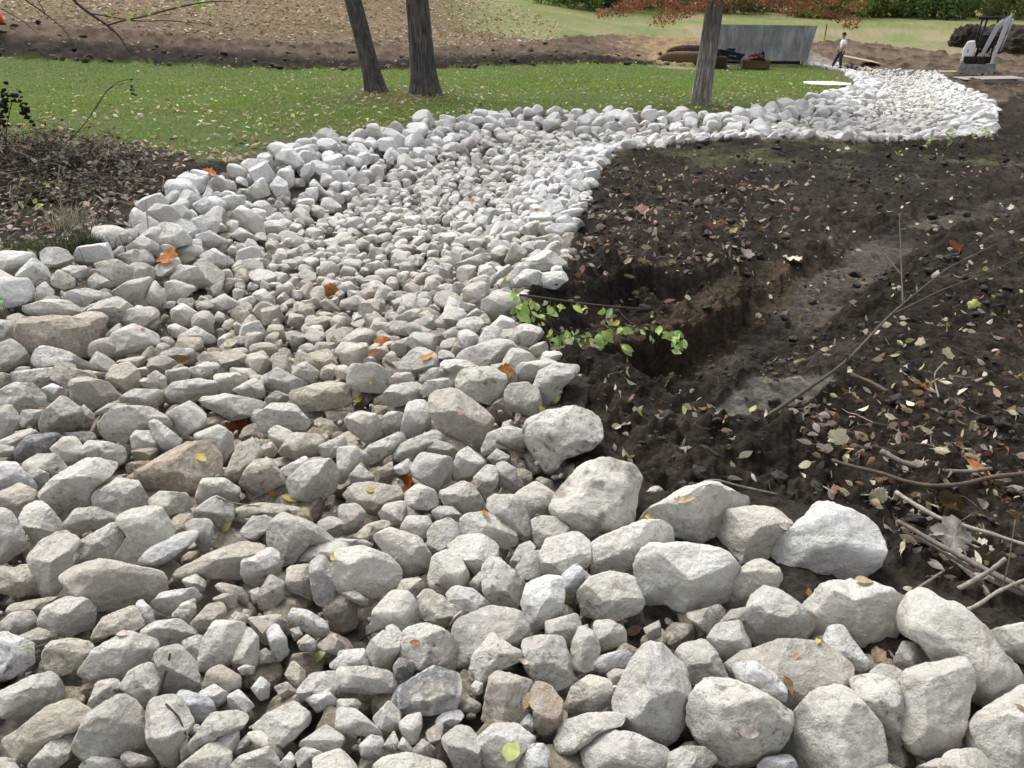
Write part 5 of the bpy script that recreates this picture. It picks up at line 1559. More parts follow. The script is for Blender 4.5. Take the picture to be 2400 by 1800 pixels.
lump('straw_roll', 'long brown straw roll lying on the lawn behind the pale trunk, lower of two', 'straw roll', 1606, 164, 43.5, (2.7, .62, .66), M['coir'], 3, 'rolled straw matting', .03, box=3)
lump('straw_roll', 'flattened darker straw roll behind the lower roll beside the pale trunk', 'straw roll', 1615, 157, 44.3, (2.6, .6, .95), M['straw_dark'], 4, 'rolled straw matting', -.05, box=2.4)
lump('straw_bale', 'dark wet straw bale beside the pale trunk under the barrow nose', 'straw bale', 1681, 164, 43.2, (.78, .6, .62), M['straw_dark'], 5, 'straw bales by the wall', .1, box=9)
lump('straw_bale', 'brown straw bale with a maroon jacket on top', 'straw bale', 1769, 158, 44.6, (1.45, .6, .50), M['straw'], 6, 'straw bales by the wall', -.04, box=10)
lump('bucket', 'black bucket standing on the dark wet bale', 'bucket', 1677, 150, 43.2, (.28, .28, .34), plain('black_plastic', (.012, .011, .011), .6), 7, box=6, rough=.1, strands=False)
bk = bpy.data.objects['bucket']; bk.location.z += .58
for k, ob in enumerate([bk]):
    mb = MB(); mb.tube([(.145 * math.cos(a), .145 * math.sin(a), .33) for a in np.linspace(0, 2 * math.pi, 21)], .012, 6); mb.build('rim', ob.data.materials[0], ob, True)
# crumpled jacket
p = at(1770, 133, 44.6); V, T = ico(4)
q = V * np.array([.36, .25, .20]); q += V * (fbm(V * 2.6 + 3, 4, 5, ridged=True) * .09)[:, None]; q[:, 2] = np.maximum(q[:, 2], -.10)
jk = npmesh('jacket', q, T, plain('maroon_cloth', (.085, .012, .022), .9, 0, .5, 9, .4), loc=(p.x, 44.5, hz(p.x, 44.6) + .56)); tag(jk, 'crumpled maroon jacket lying on the brown straw bale', 'jacket')
mb = MB(); mb.tube([(.12, -.2, .02), (.30, -.26, -.05), (.44, -.25, -.12)], [.09, .08, .06], 10); mb.build('sleeve', plain('maroon_dark', (.05, .012, .02), .9), jk, True)
# spade leaning on the wall
sp = at(1786, 137, 45.6)
se = empty('spade', (sp.x, 45.6, hz(sp.x, 45.6)), 'black spade with a long shaft leaning upside up against the concrete wall', 'spade')
zs_ = .42
mb = MB(); mb.tube([(0, 0, .75), (.03, .35, 1.20), (.06, .62, 1.62)], .022, 8); mb.build('shaft', plain('spade_shaft', (.05, .045, .042), .6), se, True)
mb = MB(); mb.prism([(-.10, .42), (.10, .42), (.11, .68), (.03, .76), (-.03, .76), (-.11, .68)], -.03, -.005); mb.build('blade', plain('black_iron', (.012, .012, .013), .5, .3), se)
# wheelbarrow
wp = at(1712, 150, 44.0); wz = hz(wp.x, 44)
wb = empty('wheelbarrow', (wp.x, 44.0, wz), 'navy blue wheelbarrow with a deep tray parked between straw bales', 'wheelbarrow')
navy = plain('navy_tray', (.012, .020, .040), .45, 0, .2, 5, .05); steel = plain('barrow_steel', (.10, .10, .10), .5, .6)
bm = bmesh.new()
top = [(-.80, .98), (.62, .70)]; bot = [(-.36, .46), (.42, .42)]
def ring_(xz, hy): return [(xz[0][0], -hy, xz[0][1]), (xz[1][0], -hy, xz[1][1]), (xz[1][0], hy, xz[1][1]), (xz[0][0], hy, xz[0][1])]
o1 = ring_(top, .36); o2 = ring_(bot, .22); i1 = [(x * .96, y * .92, z + .005) for x, y, z in o1]; i2 = [(x * .93, y * .9, z + .03) for x, y, z in o2]
mb = MB(); Vv = np.array(o2 + o1 + i1 + i2)
Qd = [(k, (k + 1) % 4, 4 + (k + 1) % 4, 4 + k) for k in range(4)] + [(4 + k, 4 + (k + 1) % 4, 8 + (k + 1) % 4, 8 + k) for k in range(4)] + [(8 + k, 8 + (k + 1) % 4, 12 + (k + 1) % 4, 12 + k) for k in range(4)] + [(3, 2, 1, 0), (12, 13, 14, 15)]
mb.add(Vv, Qd); bm.free()
tray = mb.build('tray', navy, wb)
mb = MB(); mb.tube([np.array(v) for v in o1] + [np.array(o1[0])], .022, 8); mb.build('rim', navy, tray, True)
mb = MB(); mb.box((-.02, .2, .92), (.42, .3, .16), bev=.03); mb.build('load', plain('black_load', (.012, .014, .018), .7), tray)
mb = MB()
for k, w_ in enumerate([.03, .05, .04, .05, .06]): mb.box((-.16 + k * .075, -.335, .655 - k * .008), (w_, .006, .05 if k in (0, 4) else .035), rot=np.array(Matrix.Rotation(-.15, 3, 'X')))
mb.build('lettering', plain('pale_print', (.30, .33, .37), .6), tray)
for s_ in (-.24, .24):
    mb = MB(); mb.tube([(-.62, s_ * .3, .24), (-.2, s_ * .9, .40), (.45, s_, .40), (1.30, s_ * 1.2, .58)], [.022, .022, .022, .026], 8); mb.build('handle', plain('ash_handle', (.16, .13, .10), .7), wb, True)
    mb = MB(); mb.tube([(.40, s_, .40), (.52, s_ * 1.1, .0), (.36, s_ * 1.1, .0)], .016, 8); mb.build('leg', steel, wb, True)
mb = MB(); mb.tube([(-.62 + .17 * math.cos(a), 0, .20 + .17 * math.sin(a)) for a in np.linspace(0, 2 * math.pi, 25)], .045, 10); wh = mb.build('wheel', plain('tyre_rubber', (.02, .02, .02), .8), wb, True)
mb = MB(); mb.tube([(-.62, -.03, .20), (-.62, .03, .20)], .11, 16); mb.build('rim', plain('white_hub', (.5, .5, .48), .6), wh)
# pale rubble by the barrow's wheel and behind the trunk
for px, py, Y, s_, lab in [(1704, 158, 43.4, .17, 'white stone lying under the wheelbarrow'), (1669, 133, 45.0, .2, 'white stone beside the pale trunk at barrow height')]:
    p = at(px, py, Y); P, T = LIB[3][5]
    o = npmesh('white_stone', P * s_, T, M['rock'], col=np.tile((.66, .66, .66), (len(P), 1)), loc=(p.x, Y, hz(p.x, Y) + s_ * .4 + (.35 if py < 140 else 0))); tag(o, lab, 'stone')
wp_ = Pile(); r = np.random.default_rng(4)
for k in range(70):
    px, py = r.uniform(1604, 1640), 0
    py = 112 + (px - 1604) * -.1 + r.uniform(0, 22)
    p = at(px, py, 47.5 - (py - 112) * .06); P, T = LIB[2][r.integers(18)]
    wp_.add(P * r.uniform(.07, .16) + np.array(p), T, (.68, .68, .69))
o = wp_.build('far_riprap', M['rock']); tag(o, 'patch of white stones on the bank behind the straw rolls', None, None, 'stuff')

# ------------------------------------------------------------------ plywood, planks, stake, white sheet, orange barrel, dirt heap
ply = plain('plywood', (.36, .28, .20), .8, 0, .2, 3, .2); plyg = plain('grey_plywood', (.24, .215, .19), .85, 0, .2, 3, .2)
def sheet(name, label, cat, px, py, Y, w, d, rz, tilt, mat, group=None, lift=.03, t=.022):
    p = at(px, py, Y); x, y = p.x, Y
    mb = MB(); mb.box((0, 0, 0), (w, d, t), bev=.006)
    o = mb.build(name, mat, loc=(x, y, hz(x, y) + lift)); o.rotation_euler = (tilt[0], tilt[1], rz)
    return tag(o, label, cat, group)
G_ = 'plywood sheets laid on the mud'
sheet('plywood_sheet', 'plywood sheet propped up with a dark gap under it behind the man', 'board', 2012, 148, 46.8, 2.2, 1.2, .1, (.12, .17), ply, G_, .34)
sheet('plywood_sheet', 'tan plywood sheet lying flat beside the stones next to the man', 'board', 2014, 150, 44.6, 1.9, 1.5, .08, (.05, .03), ply, G_, .08)
sheet('plywood_sheet', 'muddy greyish sheet nearest the stones beside the flat plywood', 'board', 2050, 160, 42.2, 2.4, .9, .05, (.02, .0), plyg, G_, .07)
sheet('plywood_sheet', 'grey plywood sheet on the mud in front of the digger', 'board', 2316, 190, 34.0, 2.4, 1.2, -.05, (.04, -.02), plyg, G_, .14)
sheet('plank', 'pale narrow plank lying on the soil left of the digger', 'plank', 2168, 163, 40.5, .95, .32, .03, (.1, 0), ply, 'pale planks near the digger', .10)
sheet('plank', 'pale plank end with mud on it, touching the digger blade', 'plank', 2222, 162, 40.3, .85, .34, -.04, (.1, 0), ply, 'pale planks near the digger', .10)
sheet('plank', 'short pale board half buried between planks and stones', 'plank', 2196, 173, 38.5, .5, .3, .2, (.08, 0), plyg, 'pale planks near the digger', .08)
# white oval cover on the lawn
an = np.linspace(0, 2 * np.pi, 41)[:-1]; p = at(1927, 188, 30)
pts = [(.72 * np.sign(math.cos(a)) * abs(math.cos(a)) ** .7, 1.0 * np.sign(math.sin(a)) * abs(math.sin(a)) ** .8) for a in an]
mb = MB(); mb.prism(pts, 0, .035); V0 = mb.v[0][:, [0, 2, 1]]; mb.v[0] = V0
o = mb.build('white_cover', plain('white_lid', (.72, .72, .66), .6, 0, .1, 4, .1), loc=(p.x, 29.5, hz(p.x, 29.5) + .05)); tag(o, 'flat white oval cover lying on the lawn near the bend', 'cover')
# grade stake
p = at(1931, 97, 54); e = empty('grade_stake', (p.x, 54, hz(p.x, 54)), 'dark stake with a yellow lower half standing in soil by the wall', 'stake')
hs_ = 1.0
mb = MB(); mb.box((0, 0, .22), (.13, .06, .5), bev=.01); mb.build('yellow_band', plain('yellow_paint', (.62, .47, .06), .6), e)
mb = MB(); mb.box((.03, 0, .80), (.06, .04, .68), bev=.01); mb.build('post', plain('dark_wood', (.05, .04, .035), .8), e)
# orange drum cut by the frame edge
Yd = 33.0; p = at(-16, 57, Yd); xr = at(8, 57, Yd).x
e = empty('traffic_drum', (xr - .30, Yd, p.z - .02), 'orange-red plastic traffic drum standing on the slope at the frame edge', 'barrel')
orange = plain('orange_plastic', (.72, .10, .045), .45, 0, .08, 4, .05)
mb = MB(); mb.tube([(0, 0, .06), (0, 0, .35), (0, 0, .36), (0, 0, .68), (0, 0, .69), (0, 0, 1.0), (0, 0, 1.04)], [.30, .285, .275, .265, .255, .245, .20], 28); mb.build('body', orange, e, True)
mb = MB(); mb.tube([(0, 0, 0), (0, 0, .06)], .36, 24); mb.build('base', plain('black_rubber', (.02, .02, .02), .8), e)
mb = MB(); mb.tube([(-.1, 0, 1.03), (-.08, 0, 1.12), (.08, 0, 1.12), (.1, 0, 1.03)], .018, 8); mb.build('handle', orange, e, True)
# heaps of dug soil behind the digger
M['soil'] = plain('dug_soil', (.034, .026, .020), .95, 0, .5, 2.5, .8)
def heap(px, py, Y, size, seed, label):
    p = at(px, py, Y); V, T = ico(5)
    q = V * np.array(size); q += V * (fbm(V * 6.5 + seed, 6, seed, gain=.68) * .36 * size[2])[:, None]
    o = npmesh('dirt_heap', q, T, M['soil'], loc=(p.x, Y, hz(p.x, Y))); tag(o, label, 'dirt heap', 'heaps of dug soil'); return o
heap(2262, 112, 50, (.95, .9, 1.12), 2, 'dark clod-topped dirt heap just left of the digger canopy')
heap(2345, 115, 50, (2.8, 1.4, 1.05), 5, 'broad dark dirt heap directly behind the digger')
heap(2440, 125, 47, (2.6, 1.6, 1.3), 9, 'tall dirt heap by the frame edge past the digger boom')
heap(2268, 178, 35.5, (.75, .5, .22), 11, 'low mud lump at the digger blade corner')
heap(1905 + 430, 205, 31, (1.5, .5, .18), 13, 'low churned mud ridge in front of the grey plywood')

dcl = Pile(); r = np.random.default_rng(91)
xs, ys = scatter(2600, 27, 50, DITCH, 92, False); tt_ = d_line(xs, ys, LAWN, True); zs = hsurf(xs, ys)
for x, y, z, t in zip(xs, ys, zs, tt_):
    if r.random() > float(sstep(4.5, .3, t)) + .06: continue
    q = r.uniform(.05, .17); P, T = LIB[2][r.integers(18)]
    dcl.add((P * q) @ rand_rot(r, 1).T * np.array([1.3, 1, .8]) + np.array([x, y, z + .06]), T, np.array((.045, .033, .024)) * r.uniform(.6, 1.7))
o = dcl.build('soil_clods', M['mud_crumb'], False); tag(o, 'dark clods of dug earth along the ditch behind the lawn', None, None, 'stuff')

# ------------------------------------------------------------------ mini digger
ep = at(2282, 168, 38.6); ez = hz(ep.x, 38.6)
dg = empty('mini_digger', (ep.x, 38.6, ez), 'white and black mini digger with open canopy and folded boom', 'digger', rz=-.50)
white = plain('white_panel', (.72, .72, .73), .35, 0, .05, 3, .03); black = plain('black_steel', (.014, .014, .015), .5, 0, .2, 4, .1)
grey = plain('grey_boom', (.40, .41, .43), .4, 0, .1, 3, .05); dgrey = plain('worn_steel', (.22, .22, .225), .55, .2, .3, 6, .15); rub = plain('track_rubber', (.02, .019, .018), .85, 0, .4, 8, .3)
for sx in (-.42, .46):
    mb = MB(); n = 26; pts = []
    for k in range(n + 1):
        a = 2 * math.pi * k / n; cx = .55 if math.cos(a) > 0 else -.55
        pts.append((sx, cx + .22 * math.cos(a), .24 + .22 * math.sin(a)))
    Vv = []
    for q in pts[:-1]: Vv += [(q[0] - .14, q[1], q[2]), (q[0] + .14, q[1], q[2])]
    m_ = len(pts) - 1
    mb.add(Vv, [(2 * k, 2 * k + 1, 2 * ((k + 1) % m_) + 1, 2 * ((k + 1) % m_)) for k in range(m_)])
    mb.prism([(q[1], q[2]) for q in pts[:-1]], sx - .139, sx + .139, 'x')
    t_ = mb.build('track', rub, dg)
    for y_ in (-.55, .55):
        mb = MB(); mb.tube([(sx - .15, y_, .24), (sx + .15, y_, .24)], .13, 14); mb.build('sprocket', dgrey, t_)
mb = MB(); mb.box((.02, -1.02, .30), (1.28, .05, .36), bev=.012); mb.box((.02, -1.05, .13), (1.30, .04, .05)); bl = mb.build('dozer_blade', dgrey, dg)
mb = MB(); mb.tube([(-.3, -1.0, .24), (-.26, -.4, .26)], .05, 8); mb.tube([(.34, -1.0, .24), (.30, -.4, .26)], .05, 8); mb.build('blade_arm', dgrey, bl)
mb = MB(); mb.tube([(.02, 0, .34), (.02, 0, .55)], .34, 20); mb.build('turntable', black, dg)
mb = MB(); mb.box((.05, .05, .66), (1.15, 1.1, .28), bev=.06); mb.box((.05, -.10, .50), (.95, .8, .12), bev=.02); mb.build('chassis', black, dg)
mb = MB(); mb.prism([(-.62, .72), (-.64, 1.10), (-.52, 1.42), (-.22, 1.46), (-.14, 1.20), (-.16, .80), (-.26, .66)], -.35, .60); hb = mb.build('engine_cover', white, dg)
bv = hb.modifiers.new('round', 'BEVEL'); bv.width = .05; bv.segments = 3
mb = MB(); mb.box((-.42, -.355, 1.02), (.05, .012, .14)); mb.build('latch', dgrey, hb)
mb = MB(); mb.box((-.56, -.30, .60), (.18, .30, .14), bev=.03); mb.build('side_light', plain('pale_lamp', (.6, .6, .6), .3), dg)
cn = [(-.02, -.36), (.52, -.36), (-.12, .48), (.52, .48)]
mb = MB()
mb.tube([(-.22, .45, .8), (-.18, .42, 1.7), (-.12, .35, 2.32)], .04, 8); mb.build('canopy_post', black, dg, True)
mb = MB(); mb.tube([(.55, .45, .8), (.53, .42, 1.7), (.50, .35, 2.32)], .035, 8); mb.build('canopy_post', black, dg, True)
mb = MB(); mb.tube([(-.06, -.40, .8), (-.02, -.44, 1.6), (.06, -.48, 2.32)], .04, 8); mb.build('canopy_post', black, dg, True)
mb = MB(); mb.box((.22, -.05, 2.38), (1.02, 1.1, .14), bev=.05); mb.build('canopy_roof', black, dg)
mb = MB(); mb.box((.22, .10, 1.02), (.42, .42, .16), bev=.05); st = mb.build('seat', black, dg)
mb = MB(); mb.box((.24, .32, 1.40), (.44, .14, .62), bev=.06); mb.build('backrest', black, st)
for x_ in (-.0, .46):
    mb = MB(); mb.tube([(x_, -.18, .85), (x_, -.20, 1.22)], .018, 6); mb.tube([(x_, -.20, 1.22), (x_, -.21, 1.29)], .03, 6); mb.build('control_lever', black, dg, True)
# boom: up from the swing post, elbow high, arm back down to the bucket
def beam(name, pts, w, hs, mat, parent):
    """box-section beam along points in the x-z plane slightly turned towards the camera"""
    P = np.array(pts, float); V = []
    for i in range(len(P)):
        t = P[min(i + 1, len(P) - 1)] - P[max(i - 1, 0)]; t /= np.linalg.norm(t)
        s = np.cross(t, [0, 1, 0]); s /= np.linalg.norm(s); n = np.cross(s, t)
        for a, b in ((-1, -1), (1, -1), (1, 1), (-1, 1)): V.append(P[i] + s * a * hs[i] / 2 + n * b * w / 2)
    Q = [(4 * i + k, 4 * i + (k + 1) % 4, 4 * i + 4 + (k + 1) % 4, 4 * i + 4 + k) for i in range(len(P) - 1) for k in range(4)] + [(3, 2, 1, 0), tuple(4 * (len(P) - 1) + k for k in range(4))]
    mb = MB(); mb.add(V, Q); o = mb.build(name, mat, parent); bv = o.modifiers.new('round', 'BEVEL'); bv.width = .015; bv.segments = 2; return o
mb = MB(); mb.box((.20, -.72, .62), (.30, .36, .34), bev=.04); mb.tube([(.2, -.78, .40), (.2, -.78, .86)], .09, 12); mb.build('swing_post', black, dg)
bo = beam('boom', [(.16, -.80, .82), (.28, -.88, 1.22), (.42, -.95, 1.70), (.52, -1.0, 2.02), (.72, -1.06, 2.20), (.86, -1.1, 2.30)], .15, [.14, .17, .20, .22, .17, .12], grey, dg)
mb = MB(); mb.tube([(.34, -.80, .95), (.56, -.92, 1.45)], .04, 8); mb.tube([(.56, -.92, 1.45), (.66, -.98, 1.78)], .022, 8); mb.build('boom_cylinder', black, bo, True)
mb = MB(); mb.tube([(.46, -.90, 1.95), (.66, -.98, 2.32)], .035, 8); mb.tube([(.66, -.98, 2.32), (.90, -1.06, 2.44)], .02, 8); mb.build('arm_cylinder', dgrey, bo, True)
ar = beam('dipper_arm', [(.94, -1.12, 2.46), (.86, -1.16, 2.20), (.76, -1.24, 1.55), (.66, -1.32, .95), (.60, -1.36, .52)], .14, [.10, .20, .18, .14, .10], grey, dg)
mb = MB(); mb.tube([(1.02, -1.16, 2.34), (.96, -1.22, 1.75)], .045, 8); mb.tube([(.96, -1.22, 1.75), (.84, -1.32, 1.05)], .022, 8); mb.build('bucket_cylinder', grey, ar, True)
mb = MB(); mb.prism([(.42, .52), (.76, .56), (.82, .34), (.74, .08), (.56, -.02), (.42, .06), (.50, .20), (.48, .38)], -1.58, -1.14); bu = mb.build('bucket', dgrey, ar)
for k in range(4):
    mb = MB(); mb.prism([(.40, .07), (.50, .03), (.40, -.09)], -1.56 + k * .125, -1.51 + k * .125); mb.build('tooth', dgrey, bu)
mb = MB(); mb.box((.30, -.62, .95), (.22, .05, .10), bev=.01); mb.build('warning_plate', plain('warning_yellow', (.62, .42, .05), .5), dg)

# ------------------------------------------------------------------ the man beside the stones
def skin_mesh(name, nodes, edges, mat, parent, sub=2, root=0):
    me = bpy.data.meshes.new(name); me.from_pydata([n[:3] for n in nodes], edges, [])
    o = bpy.data.objects.new(name, me); COL.objects.link(o)
    sk = o.modifiers.new('skin', 'SKIN'); sk.use_smooth_shade = True
    for v, n in zip(me.skin_vertices[0].data, nodes):
        q = n[3]; v.radius = (q, q) if not isinstance(q, tuple) else q
    me.skin_vertices[0].data[root].use_root = True
    sb = o.modifiers.new('sub', 'SUBSURF'); sb.levels = sub; sb.render_levels = sub
    dgl = bpy.context.evaluated_depsgraph_get(); m2 = bpy.data.meshes.new_from_object(o.evaluated_get(dgl))
    o.modifiers.clear(); o.data = m2
    m2.materials.clear(); m2.materials.append(mat)
    for p_ in m2.polygons: p_.use_smooth = True
    o.parent = parent; return o
pp = at(1966, 161, 45.6); pz = hz(pp.x, 45.6) + .10
pe = empty('person', (pp.x, 45.6, pz), 'man in a white t-shirt and dark trousers walking beside the white stones', 'person')
skin_ = plain('skin', (.38, .22, .16), .6, 0, .1, 20, .05); cloth_w = plain('white_cotton', (.66, .68, .72), .85, 0, .06, 9, .2); cloth_d = plain('dark_denim', (.030, .034, .05), .85, 0, .3, 12, .2); hair_ = plain('dark_hair', (.012, .009, .008), .8, 0, .4, 40, .4); shoe_ = plain('black_shoe', (.015, .014, .014), .6)
# walking towards -x (left): pelvis, chest, neck, head; legs mid-stride, arms hanging
nodes = [(0, 0, .92, .125), (.03, 0, 1.12, .13), (.045, 0, 1.34, .14), (.035, 0, 1.46, .065), (.015, 0, 1.54, .055), (-.01, 0, 1.65, (.085, .095)), (-.012, 0, 1.72, (.07, .085)),
         (.04, -.19, 1.38, .055), (.07, -.23, 1.10, .042), (.00, -.24, .87, .034), (.04, .19, 1.38, .055), (-.06, .22, 1.11, .042), (-.20, .21, .92, .034),
         (.02, -.09, .86, .095), (-.03, -.10, .47, .062), (.04, -.10, .10, .045), (-.02, .09, .86, .095), (-.19, .10, .50, .062), (-.33, .10, .12, .045), (-.10, -.10, .04, .04), (-.47, .10, .06, .04)]
edges = [(0, 1), (1, 2), (2, 3), (3, 4), (4, 5), (5, 6), (2, 7), (7, 8), (8, 9), (2, 10), (10, 11), (11, 12), (0, 13), (13, 14), (14, 15), (0, 16), (16, 17), (17, 18), (15, 19), (18, 20)]
# hands: palm, four unequal bent fingers and a thumb on each
for wr, sgn in ((9, -1), (12, 1)):
    x, y, z, _ = nodes[wr]; dx = -.02 if sgn < 0 else -.05
    i0 = len(nodes); nodes.append((x + dx * .6, y, z - .07, (.018, .032))); edges.append((wr, i0))
    for f, (o_, L) in enumerate([(-.027, .072), (-.009, .082), (.009, .077), (.026, .060)]):
        i1 = len(nodes); nodes.append((x + dx, y + o_, z - .07 - L * .55, .009)); nodes.append((x + dx - .018, y + o_ * 1.05, z - .07 - L, .008)); edges += [(i0, i1), (i1, i1 + 1)]
    i1 = len(nodes); nodes.append((x + dx - .03, y - .03 * sgn, z - .075, .010)); nodes.append((x + dx - .045, y - .034 * sgn, z - .105, .009)); edges += [(i0, i1), (i1, i1 + 1)]
body = skin_mesh('body', nodes, edges, skin_, pe)
skin_mesh('t_shirt', [(0.005, 0, .93, (.15, .155)), (.035, 0, 1.12, (.145, .16)), (.05, 0, 1.34, (.15, .165)), (.042, 0, 1.44, .09), (.045, -.20, 1.37, .082), (.062, -.235, 1.17, .075), (.045, .20, 1.37, .082), (-.03, .235, 1.17, .075)],
          [(0, 1), (1, 2), (2, 3), (2, 4), (4, 5), (2, 6), (6, 7)], cloth_w, pe)
skin_mesh('trousers', [(0, 0, .92, (.14, .148)), (.02, -.085, .83, .118), (-.03, -.10, .47, .09), (.04, -.10, .09, .075), (-.02, .085, .83, .118), (-.19, .10, .50, .09), (-.335, .10, .11, .075)],
          [(0, 1), (1, 2), (2, 3), (0, 4), (4, 5), (5, 6)], cloth_d, pe)
for (x, y, z) in ((.035, -.10, .045), (-.345, .10, .06)):
    mb = MB(); mb.box((x - .06, y, z), (.29, .10, .09), bev=.04); mb.build('shoe', shoe_, pe, True)
V, T = ico(4); q = V * np.array([.112, .095, .125]); m_ = (V[:, 2] > .05) | ((V[:, 0] > .25) & (V[:, 2] > -.55)); q[~m_] *= .78
mb = MB(); mb.add(q + np.array([.0, 0, 1.685]), None, T); mb.build('hair', hair_, pe, True)
mb = MB(); mb.prism([(-.10, 1.655), (-.128, 1.625), (-.10, 1.615)], -.014, .014); mb.build('nose', skin_, pe)
for s_ in (-1, 1):
    mb = MB(); mb.box((.0, s_ * .094, 1.645), (.035, .016, .06), bev=.007); mb.build('ear', skin_, pe)
    mb = MB(); mb.box((-.092, s_ * .035, 1.66), (.01, .022, .012), bev=.004); mb.build('eye', shoe_, pe)
mb = MB(); mb.box((-.088, 0, 1.585), (.012, .045, .01), bev=.004); mb.build('mouth', plain('lip', (.25, .11, .09), .6), pe)
# ------------------------------------------------------------------ leaves worth naming, sticks, branches, weeds
bpy.context.view_layer.update(); _dg = bpy.context.evaluated_depsgraph_get()
LABELLED = []          # (object, photo pixel, kind word, attributes) for the labels given further down
def named_leaf(px, py, length, kind, col, yaw, label, seed, ref=None, tilt=.25, cat='leaf', curl=None):
    """length in photo pixels"""
    r = np.random.default_rng(seed)
    loc, n = hit(px, py); dep = proj(np.array(loc))[2]; L = length / F * dep * (.74 if kind in ('mp', 'oak') else .85)
    if kind == 'ov': V, Fc = leaf_ovate(r, L, r.uniform(.38, .55), 9, curl)
    elif kind == 'rd': V, Fc = leaf_ovate(r, L, .75, 9, curl)
    else: V, Fc = leaf_lobed(r, L * 1.15, 5 if kind == 'mp' else 7, .55 if kind == 'oak' else .42, curl)
    nn = Vector(n) * .6 + Vector((r.normal() * tilt, -.25 + r.normal() * tilt, .6))
    Bm = frame_from(nn, yaw); W_ = V @ Bm.T
    lift = -min(0, float((W_ @ np.array(n)).min())) * .6 + .004
    fs = list(Fc) if isinstance(Fc, tuple) else Fc
    c0 = lcol(col, r); shade = 1 + .5 * fbm(V / L * 5 + seed, 3, 4)
    o = npmesh('fallen_leaf', W_, fs, M['leaf' if col not in ('green', 'lime') else 'green_leaf'], col=np.clip(c0[None] * shade[:, None], .01, .9), loc=Vector(loc) + Vector(n) * lift)
    tag(o, label, cat, 'fallen leaves picked out on stones and mud')
    return o
